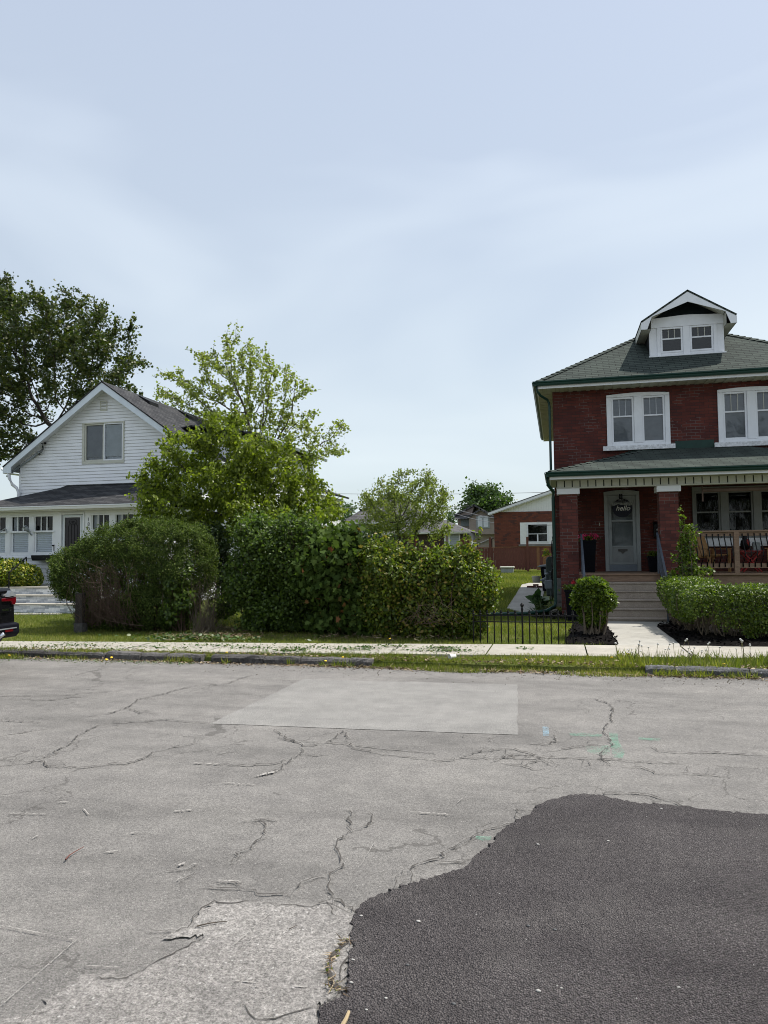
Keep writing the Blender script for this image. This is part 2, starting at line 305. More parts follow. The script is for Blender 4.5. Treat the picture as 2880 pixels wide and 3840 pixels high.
LM = {
 'privet': leafmat('privet_leaves', [(0, (0.032, 0.050, 0.014)), (.5, (0.066, 0.102, 0.023)), (.85, (0.124, 0.167, 0.043)), (1, (0.175, 0.210, 0.066))], .3, .7, .12),
 'shrub': leafmat('lilac_leaves', [(0, (0.031, 0.055, 0.011)), (.5, (0.068, 0.113, 0.020)), (1, (0.148, 0.216, 0.037))], .35),
 'darkshrub': leafmat('dark_shrub_leaves', [(0, (0.019, 0.034, 0.009)), (.6, (0.036, 0.060, 0.016)), (1, (0.075, 0.109, 0.036))], .2, .35),
 'maplesap': leafmat('broad_maple_leaves', [(0, (.035, .06, .014)), (.6, (.065, .105, .022)), (.97, (.11, .155, .04)), (1, (.24, .09, .045))], .3, .75, .1),
 'yellowhedge': leafmat('yellow_green_leaves', [(0, (0.046, 0.072, 0.012)), (.45, (0.092, 0.138, 0.017)), (.85, (0.196, 0.240, 0.027)), (1, (0.321, 0.228, 0.056))], .35),
 'front': leafmat('bright_hedge_leaves', [(0, (0.037, 0.065, 0.008)), (.5, (0.077, 0.121, 0.014)), (1, (0.162, 0.210, 0.028))], .35),
 'midtree': leafmat('drooping_leaves', [(0, (0.075, 0.103, 0.013)), (.5, (0.143, 0.184, 0.021)), (1, (0.259, 0.298, 0.040))], .45),
 'pale': leafmat('pale_young_leaves', [(0, (.13, .16, .035)), (.5, (.20, .235, .055)), (1, (.30, .32, .12))], .45),
 'maple': leafmat('dark_maple_leaves', [(0, (0.027, 0.044, 0.011)), (.6, (0.053, 0.076, 0.017)), (1, (0.104, 0.109, 0.031))], .3),
 'apple': leafmat('apple_leaves', [(0, (0.081, 0.108, 0.022)), (.5, (0.149, 0.189, 0.038)), (1, (0.256, 0.284, 0.081))], .4),
 'fartree': leafmat('far_tree_leaves', [(0, (.04, .075, .025)), (1, (.08, .13, .04))], .3),
 'golden': leafmat('golden_leaves', [(0, (.05, .09, .01)), (.35, (.10, .16, .015)), (1, (.46, .42, .06))], .3),
 'hosta': leafmat('hosta_leaves', [(0, (.03, .07, .025)), (.8, (.06, .12, .045)), (1, (.4, .45, .3))], .2),
 'grass': leafmat('grass_blades', [(0, (0.069, 0.096, 0.015)), (.5, (0.143, 0.174, 0.026)), (.85, (0.258, 0.252, 0.056)), (1, (0.403, 0.336, 0.146))], .35, .6),
 'cut': leafmat('wilted_clippings', [(0, (.03, .06, .015)), (.6, (.07, .13, .03)), (1, (.2, .2, .08))], .2),
 'debris': leafmat('brown_debris', [(0, (.05, .035, .02)), (.5, (.14, .09, .05)), (1, (.42, .34, .22))], .1, .8),
}

# ------------------------------------------------------------------ objects
def tag(o, label=None, cat=None, group=None, kind=None):
    if label: o['label'] = label
    if cat: o['category'] = cat
    if group: o['group'] = group
    if kind: o['kind'] = kind
    return o
def thing(name, label, cat, base=(0, 0, 0), group=None):
    e = bpy.data.objects.new(name, None); COL.objects.link(e); e.location = base; e.empty_display_size = .2
    return tag(e, label, cat, group)
def finish(name, me, parent=None):
    o = bpy.data.objects.new(name, me); COL.objects.link(o)
    if parent is not None:
        o.parent = parent
        if parent.type == 'EMPTY': o.location = -parent.location
    return o
class MB:
    def __init__(s): s.v = []; s.f = []; s.mi = []; s.uv = {}
    def face(s, pts, mi=0, uv=None):
        i = len(s.v); s.v += [tuple(map(float, p)) for p in pts]; s.f.append(tuple(range(i, i+len(pts)))); s.mi.append(mi)
        if uv: s.uv[len(s.f)-1] = uv
        return s
    def box(s, x0, x1, y0, y1, z0, z1, mi=0):
        if x0 > x1: x0, x1 = x1, x0
        i = len(s.v)
        s.v += [(x0, y0, z0), (x1, y0, z0), (x1, y1, z0), (x0, y1, z0), (x0, y0, z1), (x1, y0, z1), (x1, y1, z1), (x0, y1, z1)]
        for q in ((0, 3, 2, 1), (4, 5, 6, 7), (0, 1, 5, 4), (1, 2, 6, 5), (2, 3, 7, 6), (3, 0, 4, 7)):
            s.f.append(tuple(i+k for k in q)); s.mi.append(mi)
        return s
    def slab(s, pts, th, mi=0, uvd=None, side=None):
        """planar polygon (top face) given thickness downward; uv: u along first edge, v up the slope"""
        P = [Vector(p) for p in pts]; n = (P[1]-P[0]).cross(P[2]-P[0]).normalized()
        if n.z < 0: P.reverse(); n = -n
        e = Vector(uvd) if uvd else (P[1]-P[0]); e = e.normalized(); g = n.cross(e).normalized()
        uv = [(p.dot(e), p.dot(g)) for p in P]; Q = [p-n*th for p in P]
        s.face(P, mi, uv); s.face(list(reversed(Q)), mi if side is None else side)
        k = len(P)
        for a in range(k): b = (a+1) % k; s.face([P[a], Q[a], Q[b], P[b]], mi if side is None else side)
        return s
    def prism(s, poly, axis, a, b, mi=0):
        def T(p, c): return (c, p[0], p[1]) if axis == 'x' else ((p[0], c, p[1]) if axis == 'y' else (p[0], p[1], c))
        k = len(poly); i = len(s.v); s.v += [T(p, a) for p in poly]+[T(p, b) for p in poly]
        s.f.append(tuple(range(i, i+k))); s.f.append(tuple(range(i+2*k-1, i+k-1, -1))); s.mi += [mi, mi]
        for q in range(k): r = (q+1) % k; s.f.append((i+q, i+k+q, i+k+r, i+r)); s.mi.append(mi)
        return s
    def tube(s, path, r, n=8, mi=0, r1=None, cap=True):
        P = [Vector(p) for p in path]; m = len(P); rings = []
        for k in range(m):
            d = (P[min(k+1, m-1)]-P[max(k-1, 0)]).normalized(); a = d.orthogonal().normalized()
            if abs(d.z) < .9: a = d.cross(Vector((0, 0, 1))).normalized()
            b = d.cross(a); rr = r if r1 is None else r+(r1-r)*k/(m-1); i = len(s.v)
            for q in range(n):
                an = 2*math.pi*(q+.5)/n; s.v.append(tuple(P[k]+a*(math.cos(an)*rr)+b*(math.sin(an)*rr)))
            rings.append(i)
        for k in range(m-1):
            for q in range(n): w_ = (q+1) % n; s.f.append((rings[k]+q, rings[k]+w_, rings[k+1]+w_, rings[k+1]+q)); s.mi.append(mi)
        if cap:
            s.f.append(tuple(rings[0]+q for q in range(n))[::-1]); s.f.append(tuple(rings[-1]+q for q in range(n))); s.mi += [mi, mi]
        return s
    def lathe(s, c, prof, n=16, mi=0):
        i = len(s.v)
        for (r, z) in prof:
            for q in range(n): an = 2*math.pi*q/n; s.v.append((c[0]+r*math.cos(an), c[1]+r*math.sin(an), c[2]+z))
        for k in range(len(prof)-1):
            for q in range(n): w_ = (q+1) % n; s.f.append((i+k*n+q, i+k*n+w_, i+(k+1)*n+w_, i+(k+1)*n+q)); s.mi.append(mi)
        s.f.append(tuple(i+q for q in range(n))[::-1]); s.f.append(tuple(i+(len(prof)-1)*n+q for q in range(n))); s.mi += [mi, mi]
        return s
    def build(s, name, mats, parent=None, bevel=0, smooth=False, origin=None):
        if not isinstance(mats, (list, tuple)): mats = [mats]
        me = bpy.data.meshes.new(name); off = Vector(origin) if origin is not None else Vector((0, 0, 0))
        me.from_pydata([tuple(Vector(p)-off) for p in s.v], [], s.f)
        for m in mats: me.materials.append(m)
        for p, k in zip(me.polygons, s.mi): p.material_index = k; p.use_smooth = smooth
        if s.uv:
            u = me.uv_layers.new(name='UVMap')
            for fi, uv in s.uv.items():
                for li, q in zip(me.polygons[fi].loop_indices, uv): u.data[li].uv = q
        me.update(); o = finish(name, me, parent)
        if origin is not None and parent is None: o.location = off
        if bevel:
            b = o.modifiers.new('bevel', 'BEVEL'); b.width = bevel; b.segments = 2; b.limit_method = 'ANGLE'
        return o
def struct(o): o['kind'] = 'structure'; return o
def wall(mb, x0, x1, y0, y1, z0, z1, holes=(), mi=0):
    xs = sorted({x0, x1, *[h[0] for h in holes], *[h[1] for h in holes]}); zs = sorted({z0, z1, *[h[2] for h in holes], *[h[3] for h in holes]})
    for a, b in zip(xs, xs[1:]):
        run = None
        for c, d in zip(zs, zs[1:]):
            mx_, mz = (a+b)/2, (c+d)/2
            inside = any(h[0] < mx_ < h[1] and h[2] < mz < h[3] for h in holes)
            if inside:
                if run: mb.box(a, b, y0, y1, run[0], run[1], mi); run = None
            else: run = [c, d] if run is None else [run[0], d]
        if run: mb.box(a, b, y0, y1, run[0], run[1], mi)
def laps(mb, lf, rf, z0, z1, exp, y, holes=(), mi=0):
    """lap siding facing -y: each course leans out at its foot"""
    z = z0
    while z < z1-1e-4:
        zt = min(z+exp, z1); cuts = sorted([(h[0], h[1]) for h in holes if h[2] < (z+zt)/2 < h[3]])
        segs = []; a0, a1 = lf(z), lf(zt); b0, b1 = rf(z), rf(zt); ca, cb = a0, a1
        for h in cuts: segs.append((ca, cb, h[0], h[0])); ca = cb = h[1]
        segs.append((ca, cb, b0, b1))
        for (p0, p1, q0, q1) in segs:
            if q0 <= p0: continue
            g = min(.016, (zt-z)*.3)
            mb.face([(p0, y-.034, z+g), (q0, y-.034, z+g), (q1, y-.016, zt), (p1, y-.016, zt)], mi)
            mb.face([(p0, y-.002, z+g*.5), (q0, y-.002, z+g*.5), (q0, y-.034, z+g), (p0, y-.034, z+g)], mi)
            mb.face([(p0, y-.016, z), (q0, y-.016, z), (q0, y-.001, z), (p0, y-.001, z)], mi); mb.face([(p0, y-.001, z-.002), (q0, y-.001, z-.002), (q0, y-.001, z+g), (p0, y-.001, z+g)], mi)
        z = zt

# ------------------------------------------------------------------ foliage helpers
DIAMOND = (np.array([[0, 0, 0], [-.32, .42, .05], [0, 1, -.05], [.32, .42, .05]]), [(0, 1, 2), (0, 2, 3)])
OVAL = (np.array([[0, 0, 0], [-.28, .25, .05], [-.30, .6, .03], [0, 1, -.08], [.30, .6, .03], [.28, .25, .05]]), [(0, 1, 2, 3), (0, 3, 4, 5)])
def _maple():
    a = [(0, 0), (-.28, .02), (-.55, .18), (-.36, .32), (-.62, .62), (-.30, .55), (-.22, .68), (0, 1), (.22, .68), (.30, .55), (.62, .62), (.36, .32), (.55, .18), (.28, .02)]
    v = np.array([[x, y, .10*abs(x)] for x, y in a]+[[0, .35, 0]]); n = len(a)
    return v, [(i, (i+1) % n, n) for i in range(n)]
MAPLE = _maple()
BLADE = (np.array([[-.06, 0, 0], [.06, 0, 0], [0, 1, .12]]), [(0, 1, 2)])
def leaf_mesh(name, P, size, m, parent=None, tpl=DIAMOND, up=.35, out=None, droop=0., dirv=None, sizevar=.35, rnd=None, flat=0.):
    n = len(P); T, Fs = tpl
    d = RNG.normal(size=(n, 3)) if dirv is None else dirv+RNG.normal(size=(n, 3))*.35
    d[:, 2] -= droop
    if flat: d[:, 2] *= (1-flat)
    d /= np.linalg.norm(d, axis=1, keepdims=True)+1e-9
    nr = RNG.normal(size=(n, 3))*.6; nr[:, 2] += up
    if out is not None: nr += out
    nr -= d*(nr*d).sum(1, keepdims=True); nr /= np.linalg.norm(nr, axis=1, keepdims=True)+1e-9
    b = np.cross(d, nr); s = size*(1+sizevar*(RNG.random(n)*2-1)); s = s[:, None, None]
    V = P[:, None, :]+s*(T[None, :, 0:1]*b[:, None, :]+T[None, :, 1:2]*d[:, None, :]+T[None, :, 2:3]*nr[:, None, :])
    k = len(T); V = V.reshape(-1, 3); base = (np.arange(n)*k)[:, None]
    me = bpy.data.meshes.new(name); me.vertices.add(len(V)); me.vertices.foreach_set('co', V.astype(np.float32).ravel())
    lens = [len(f) for f in Fs]; idx = np.concatenate([np.array(f) for f in Fs])
    loops = (base+idx[None, :]).ravel(); me.loops.add(len(loops)); me.loops.foreach_set('vertex_index', loops.astype(np.int32))
    nf = n*len(Fs); me.polygons.add(nf); tot = np.tile(np.array(lens), n); st = np.concatenate([[0], np.cumsum(tot)[:-1]])
    me.polygons.foreach_set('loop_start', st.astype(np.int32)); me.polygons.foreach_set('loop_total', tot.astype(np.int32))
    me.update(calc_edges=True)
    r = RNG.random(n) if rnd is None else rnd
    at = me.attributes.new('rnd', 'FLOAT', 'POINT'); at.data.foreach_set('value', np.repeat(r, k).astype(np.float32))
    me.materials.append(m)
    return finish(name, me, parent)
def edges_mesh(name, A, B, ra, rb, m, parent=None, n=5):
    """many tapered limbs as one mesh: arrays of start, end and radii"""
    A, B = np.asarray(A, float), np.asarray(B, float); d = B-A; ln = np.linalg.norm(d, axis=1, keepdims=True)+1e-9; d = d/ln
    ref = np.where(np.abs(d[:, 2:3]) < .9, np.array([[0, 0, 1.]]), np.array([[1., 0, 0]])); a = np.cross(d, ref); a /= np.linalg.norm(a, axis=1, keepdims=True); b = np.cross(d, a)
    an = np.arange(n)*2*np.pi/n; ca, sa = np.cos(an), np.sin(an)
    ring = a[:, None, :]*ca[None, :, None]+b[:, None, :]*sa[None, :, None]
    V = np.concatenate([A[:, None, :]+ring*np.asarray(ra)[:, None, None], B[:, None, :]+ring*np.asarray(rb)[:, None, None]], axis=1).reshape(-1, 3)
    E = len(A); base = (np.arange(E)*2*n)[:, None, None]; q = np.arange(n); w_ = (q+1) % n
    Fq = np.stack([q, w_, n+w_, n+q], axis=1)[None]; loops = (base+Fq).ravel()
    me = bpy.data.meshes.new(name); me.vertices.add(len(V)); me.vertices.foreach_set('co', V.astype(np.float32).ravel())
    me.loops.add(len(loops)); me.loops.foreach_set('vertex_index', loops.astype(np.int32)); nf = E*n; me.polygons.add(nf)
    me.polygons.foreach_set('loop_start', (np.arange(nf)*4).astype(np.int32)); me.polygons.foreach_set('loop_total', np.full(nf, 4, np.int32))
    me.polygons.foreach_set('use_smooth', np.ones(nf, bool)); me.update(calc_edges=True); me.materials.append(m)
    return finish(name, me, parent)
def ell(sx, sy, rx, ry, Y, ryw=None):
    """a lobe of foliage seen at (sx, sy) with radii (rx, ry) in photo pixels, standing at distance Y"""
    k = mpp(Y, sx, sy); return (atY(sx, sy, Y), np.array([rx*k, (ryw if ryw else rx)*k, ry*k]))
def in_lobes(P, lobes, amp=.12, fr=2.2, seed=0):
    ph = seed*1.7
    w_ = amp*(np.sin(P[:, 0]*fr*1.3+ph)*np.sin(P[:, 2]*fr*1.7+1+ph)+.6*np.sin(P[:, 1]*fr*2.1+ph)*np.sin(P[:, 0]*fr*3.1+2)+.5*np.sin(P[:, 2]*fr*4.3+ph)*np.sin(P[:, 1]*fr*3.7))
    best = np.full(len(P), -9.)
    for c, r in lobes: best = np.maximum(best, 1-np.sqrt((((P-c)/r)**2).sum(1)))
    return best+w_
def sample(lobes, n, amp=.12, shell=None, fr=2.2, seed=0, zmin=.02):
    lo = np.min([c-r*1.15 for c, r in lobes], 0); hi = np.max([c+r*1.15 for c, r in lobes], 0); out = []; tot = 0
    for _ in range(400):
        P = lo+(hi-lo)*RNG.random((60000, 3)); s = in_lobes(P, lobes, amp, fr, seed); ok = (s > 0) & (P[:, 2] > zmin)
        if shell is not None: ok &= RNG.random(len(P)) < np.exp(-np.maximum(s, 0)/shell)
        P = P[ok]; out.append(P); tot += len(P)
        if tot >= n: break
    return np.concatenate(out)[:n]
def colonize(attr, path, step=.35, infl=2.0, kill=.6, iters=120, jitter=.12, gravity=0.):
    nodes = [np.array(p, float) for p in path]; par = [-1]+list(range(len(path)-1)); A = attr.copy()
    Nn = np.array(nodes); D = np.full(len(A), 1e9); I = np.zeros(len(A), int)
    def upd(new, off):
        nonlocal D, I
        if len(A) == 0: return
        d = np.linalg.norm(A[:, None, :]-new[None], axis=2); j = d.argmin(1); dm = d[np.arange(len(A)), j]; b = dm < D; D[b] = dm[b]; I[b] = j[b]+off
    upd(Nn, 0)
    for it in range(iters):
        act = D < infl*(1 if it > 3 else 6)
        if not act.any(): break
        idx = I[act]; v = A[act]-Nn[idx]; v /= np.linalg.norm(v, axis=1, keepdims=True)+1e-9
        ui, inv = np.unique(idx, return_inverse=True); sm = np.zeros((len(ui), 3)); np.add.at(sm, inv, v)
        sm += RNG.normal(size=sm.shape)*jitter*np.linalg.norm(sm, axis=1, keepdims=True); sm[:, 2] += gravity
        sm /= np.linalg.norm(sm, axis=1, keepdims=True)+1e-9; new = Nn[ui]+sm*step
        off = len(Nn); Nn = np.concatenate([Nn, new]); par += list(ui); upd(new, off)
        keep = D > kill; A, D, I = A[keep], D[keep], I[keep]
        if len(A) == 0 or len(Nn) > 9000: break
    return Nn, np.array(par)
def tree(name, label, cat, lobes, trunk, leafm, barkm, leaf, nleaf, nattr=1500, step=.35, infl=2., kill=.6, r0=.012, tpl=DIAMOND, cluster=.3, group=None,
         extra=None, droop=0., up=.35, amp=.12, fill=0, shell=None, rexp=.48, seed=0, extraleaf=None, sh=None):
    base = tuple(trunk[0]); t = thing(name, label, cat, base, group)
    attr = sample(lobes, nattr, amp, shell, seed=seed); Nn, par = colonize(attr, trunk, step, infl, kill)
    n = len(Nn); tips = np.zeros(n); ch = np.zeros(n, int)
    for i in range(1, n): ch[par[i]] += 1
    tips[ch == 0] = 1
    for i in range(n-1, 0, -1): tips[par[i]] += tips[i]
    rad = r0*tips**rexp
    e = np.arange(1, n); e = e[np.linalg.norm(Nn[e]-Nn[par[e]], axis=1) > 1e-4]
    ra = np.minimum(rad[par[e]], rad[e]*1.35); rb = rad[e]
    k = np.argsort(-rb); e, ra, rb = e[k], ra[k], rb[k]
    SA, SB, sra, srb, SP = [], [], [], [], np.zeros((0, 3))
    if sh:
        nsh, L_, rr, dens, upb = sh; c = np.where((tips <= 2) & (in_lobes(Nn, lobes, amp, 2.2, seed) < .35))[0]; c = RNG.choice(c, nsh); g0, o_ = surf_out(Nn[c], lobes, amp, 2.2, seed); o_[:, 2] += upb; o_ += RNG.normal(size=o_.shape)*.35; o_ /= np.linalg.norm(o_, axis=1, keepdims=True)
        SA, SB, sra, srb, SP = shoots(Nn[c], o_, L_, rr, dens, leaf*.3)
    edges_mesh('trunk', list(Nn[par[e]])+SA, list(Nn[e])+SB, list(ra)+sra, list(rb)+srb, barkm, t, 6)
    thin = np.where(tips <= 3)[0]; src = Nn[RNG.choice(thin, nleaf)]+RNG.normal(size=(nleaf, 3))*cluster*np.array([1, 1, .8])
    if fill: src = np.concatenate([src, sample(lobes, fill, amp, .15, seed=seed)])
    if len(SP): src = np.concatenate([src, SP])
    src = src[src[:, 2] > .1]
    if extraleaf is not None: src = extraleaf(src)
    leaf_mesh('crown', src, leaf, leafm, t, tpl, up, droop=droop)
    return t, Nn, tips
def shoots(src, dirs, L_, r, dens, jit=.02):
    """leafy shoots growing out of points src along dirs: limb arrays and leaf points"""
    A, B, ra, rb, P, D = [], [], [], [], [], []
    for p, d in zip(src, dirs):
        ln = L_*(.35+.8*RNG.random()); c = RNG.normal(size=3)*.18; q = [p, p+d*ln*.5+c*ln*.3, p+d*ln+c*ln]
        for i in range(2): A.append(q[i]); B.append(q[i+1]); ra.append(r*(1-.4*i)); rb.append(r*(.6-.4*i))
        n = max(2, int(ln*dens)); u = RNG.random(n)
        for v in u:
            w_ = q[0]+(q[1]-q[0])*v*2 if v < .5 else q[1]+(q[2]-q[1])*(v*2-1); P.append(w_+RNG.normal(size=3)*jit)
    return A, B, ra, rb, np.array(P)
def surf_out(P, lobes, amp, fr, seed):
    g0 = in_lobes(P, lobes, amp, fr, seed); out = np.zeros_like(P)
    for k in range(3): D = P.copy(); D[:, k] += .03; out[:, k] = g0-in_lobes(D, lobes, amp, fr, seed)
    return g0, out/(np.linalg.norm(out, axis=1, keepdims=True)+1e-9)
def stems(P0, P1, k, bend=.15, seg=5):
    """k curved stems from points P0 to P1 -> arrays for edges_mesh"""
    A, B, ra, rb = [], [], [], []
    for a, b in zip(P0, P1):
        m = RNG.normal(size=3)*bend*np.linalg.norm(b-a); q = [a+(b-a)*u+m*math.sin(math.pi*u) for u in np.linspace(0, 1, seg+1)]
        r = k*(.7+.6*RNG.random())
        for i in range(seg): A.append(q[i]); B.append(q[i+1]); ra.append(r*(1-.8*i/seg)); rb.append(r*(1-.8*(i+1)/seg))
    return A, B, ra, rb
def jitpoly(pts, amp, sub=6):
    out = []
    for i in range(len(pts)):
        a, b = np.array(pts[i], float), np.array(pts[(i+1) % len(pts)], float)
        for k in range(sub):
            p = a+(b-a)*k/sub
            if k: p = p+RNG.normal(size=len(p))*amp
            out.append(p)
    return out
def sheet(name, poly, z, m, th=.0, parent=None, zf=None):
    mb = MB(); P = [(p[0], p[1], z if zf is None else z+zf(p[1])) for p in poly]
    for tri in tessellate_polygon([[Vector((p[0], p[1], 0)) for p in P]]):
        q = [Vector(P[i]) for i in tri]
        if (q[1]-q[0]).cross(q[2]-q[0]).z < 0: q.reverse()
        mb.face(q)
    if th:
        for i in range(len(P)):
            a, b = P[i], P[(i+1) % len(P)]; mb.face([a, (a[0], a[1], a[2]-th), (b[0], b[1], b[2]-th), b])
    return mb.build(name, m, parent)
def inpoly(P, poly):
    poly = np.asarray([(p[0], p[1]) for p in poly]); x, y = P[:, 0], P[:, 1]; c = np.zeros(len(P), bool); j = len(poly)-1
    for i in range(len(poly)):
        xi, yi, xj, yj = *poly[i], *poly[j]
        k = ((yi > y) != (yj > y)) & (x < (xj-xi)*(y-yi)/(yj-yi+1e-12)+xi); c ^= k; j = i
    return c
# ------------------------------------------------------------------ the setting
def line(p, q): s = (q[1]-p[1])/(q[0]-p[0]); return lambda X: p[1]+s*(X-p[0])
kerb_y = line(atZ(500, 2473, ROAD), atZ(2500, 2530, ROAD))
near_y = line(atZ(300, 2444), atZ(2500, 2469)); far_y = line(atZ(300, 2411), atZ(2500, 2426))
mb = MB(); prof = [(-400, -.14), (9.9, -.14), (10.0, -.13)]
me_rows = []
xs = [-600, -60, -20, -12, -8, -4, 0, 4, 8, 20, 60, 600]
def gy(X, k): return kerb_y(max(-14, min(10, X)))+k
rows = [[(X, -400, -.16) for X in xs], [(X, gy(X, .0), -.16) for X in xs], [(X, gy(X, .05), -.01) for X in xs], [(X, 18, 0) for X in xs], [(X, 30, G(30)) for X in xs], [(X, 45, G(45)) for X in xs], [(X, 1400, G(45)) for X in xs]]
for a, b in zip(rows, rows[1:]):
    for i in range(len(xs)-1): mb.face([a[i], a[i+1], b[i+1], b[i]])
struct(mb.build('lawn', M['soil']))
mb = MB()
for i in range(len(xs)-1): mb.face([(xs[i], -60, ROAD), (xs[i+1], -60, ROAD), (xs[i+1], gy(xs[i+1], .03), ROAD), (xs[i], gy(xs[i], .03), ROAD)])
struct(mb.build('road', M['road']))
def rz(L_, ox, oy, sx, z=ROAD): return [tuple(atZ(ox+x*sx, oy+y*sx, z)[:2]) for x, y in L_]
# pale rectangular patch
P = [tuple(atZ(x, y, ROAD)[:2]) for x, y in ((1137, 2548), (1941, 2568), (1941, 2757), (788, 2715))]
struct(sheet('road_patch', jitpoly(P, .006, 14), ROAD+.004, M['roadpatch']))
# worn bottom-left surface
P = rz([(1530, 490), (1440, 430), (1365, 465), (1290, 452), (1200, 462), (1100, 440), (1020, 436), (930, 438), (860, 495), (820, 540), (760, 560), (700, 605), (760, 600), (880, 585), (860, 612), (740, 660), (620, 735), (540, 765), (420, 748), (330, 770), (230, 850), (150, 915), (0, 960), (-500, 1050), (-500, 1300), (1360, 1300), (1370, 885), (1450, 850), (1500, 720), (1535, 600)], 0, 3000, .868, ROAD+.006)
struct(sheet('worn_road_surface', jitpoly(P, .012, 7), ROAD+.008, M['roadworn']))
# fresh dark asphalt, a raised mat
P = [(x*1.0729+1100, 3000+y*1.0729) for x, y in ((68, 850), (90, 720), (150, 690), (190, 670), (190, 600), (208, 500), (200, 460), (215, 385), (250, 350), (300, 330), (350, 310), (400, 292), (470, 272), (540, 255), (595, 240), (640, 190), (690, 160), (710, 115), (760, 80), (830, 45))]
P += [(x*.868+1440, 2300+y*.868) for x, y in ((650, 835), (730, 800), (800, 785), (860, 778), (940, 785), (1030, 805), (1100, 818), (1180, 820), (1280, 830), (1450, 852), (1560, 862), (1659, 868), (2100, 905))]
P = [tuple(atZ(x, y, ROAD+.014)[:2]) for x, y in P]; P = [(P[0][0]-.2, -6.)]+P+[(9., P[-1][1]-.1), (9., -6.)]
q = jitpoly(P[1:-2]+[P[-2]], .009, 7)[:-7]
struct(sheet('fresh_asphalt', [P[0]]+q+[P[-2], P[-1]], ROAD+.014, M['newasph'], .013))
# cracks traced as thin dark ribbons lying in the road
CR = {(0, 2300, .868): ([(0, 352), (300, 345), (520, 330)], [(460, 470), (550, 463), (750, 450), (900, 468)], [(0, 650), (100, 640), (160, 625), (200, 655), (280, 662), (420, 655), (560, 638), (650, 600), (760, 570), (870, 548)],
  [(160, 625), (220, 590), (330, 520), (400, 490), (460, 468)], [(380, 438), (460, 430), (560, 400), (620, 370), (720, 345), (860, 310), (1000, 300), (1090, 265)], [(560, 400), (600, 430), (640, 410)], [(1190, 490), (1210, 530), (1290, 570), (1350, 565), (1440, 540), (1495, 505), (1498, 545)],
  [(1290, 570), (1270, 610), (1200, 670), (1100, 700)], [(1490, 545), (1560, 575), (1659, 605)], [(1210, 530), (1260, 545), (1400, 550), (1500, 555), (1600, 570), (1659, 580)], [(1040, 890), (1120, 880), (1200, 885)], [(0, 455), (190, 470)], [(0, 525), (110, 510), (200, 490)], [(90, 365), (200, 372), (300, 360), (380, 355)],
  [(930, 640), (1080, 650), (1190, 640), (1230, 620)], [(950, 600), (1010, 590), (1040, 575)], [(1300, 600), (1380, 610), (1420, 602)]),
 (1440, 2300, .868): ([(0, 605), (130, 622), (240, 630), (330, 618), (450, 620), (560, 618), (690, 622), (830, 618), (960, 620), (1040, 630), (1150, 640), (1280, 640)], [(330, 615), (430, 580), (560, 575), (640, 600), (690, 625)], [(460, 630), (560, 603), (650, 600)], [(590, 660), (620, 640), (690, 625), (730, 650)],
  [(920, 362), (1000, 390), (990, 430), (1000, 455), (965, 490), (970, 515), (990, 545), (985, 580), (965, 620), (980, 650)], [(1020, 655), (1100, 660), (1160, 685), (1300, 690), (1480, 695)], [(1310, 648), (1300, 680)], [(1150, 570), (1200, 590), (1350, 600), (1500, 595), (1659, 605)],
  [(860, 775), (1000, 770), (1130, 773), (1200, 790), (1290, 820), (1370, 830), (1450, 850)], [(690, 590), (760, 580), (870, 565), (960, 560)], [(640, 555), (700, 562), (740, 545), (735, 515)], [(0, 575), (120, 585), (220, 600)], [(330, 520), (335, 530)], [(455, 525), (455, 545)], [(500, 635), (640, 665), (700, 662)], [(880, 625), (900, 640), (890, 655)], [(540, 580), (535, 620)]),
 (0, 3000, .868): ([(1490, 30), (1500, 90), (1520, 120), (1470, 170), (1465, 240), (1470, 285), (1420, 315), (1405, 370), (1400, 405), (1440, 430), (1500, 460), (1530, 490), (1525, 560)], [(1580, 40), (1590, 80), (1520, 130)], [(1420, 315), (1310, 340), (1270, 385), (1100, 385), (950, 370), (850, 365)],
  [(880, 590), (860, 610), (740, 660), (680, 695), (620, 730), (540, 765), (480, 765), (400, 745)], [(1040, 840), (1060, 875), (1140, 920), (1230, 905), (1330, 880), (1370, 885)], [(0, 960), (90, 955), (130, 920), (220, 890)], [(1130, 70), (1140, 130), (1080, 190), (980, 270)], [(1030, 85), (1120, 75), (1200, 75)], [(1410, 440), (1430, 480), (1460, 500)]),
 (1100, 3000, 1.0729): ([(410, 288), (415, 240), (500, 212), (530, 170), (575, 140), (640, 125), (680, 100), (760, 78), (780, 75)], [(370, 300), (370, 265), (420, 228)], [(795, 70), (780, 45), (775, 25), (850, 28)], [(205, 380), (250, 355), (300, 340)], [(600, 205), (540, 210), (500, 215)])}
WIDE = {(0, 3000, .868): 1.25, (1100, 3000, 1.0729): 1.35}
CR[(0, 3000, .868)] += ([(1530, 490), (1440, 430), (1365, 465), (1290, 452), (1200, 462), (1100, 440), (1020, 436), (930, 438), (860, 495), (820, 540), (760, 560)], [(1370, 885), (1450, 850), (1500, 720), (1535, 600)], [(640, 545), (700, 560), (760, 555)], [(940, 350), (1000, 342), (1050, 352), (1045, 372)], [(860, 300), (830, 320), (770, 345)], [(720, 300), (790, 290), (850, 262)])
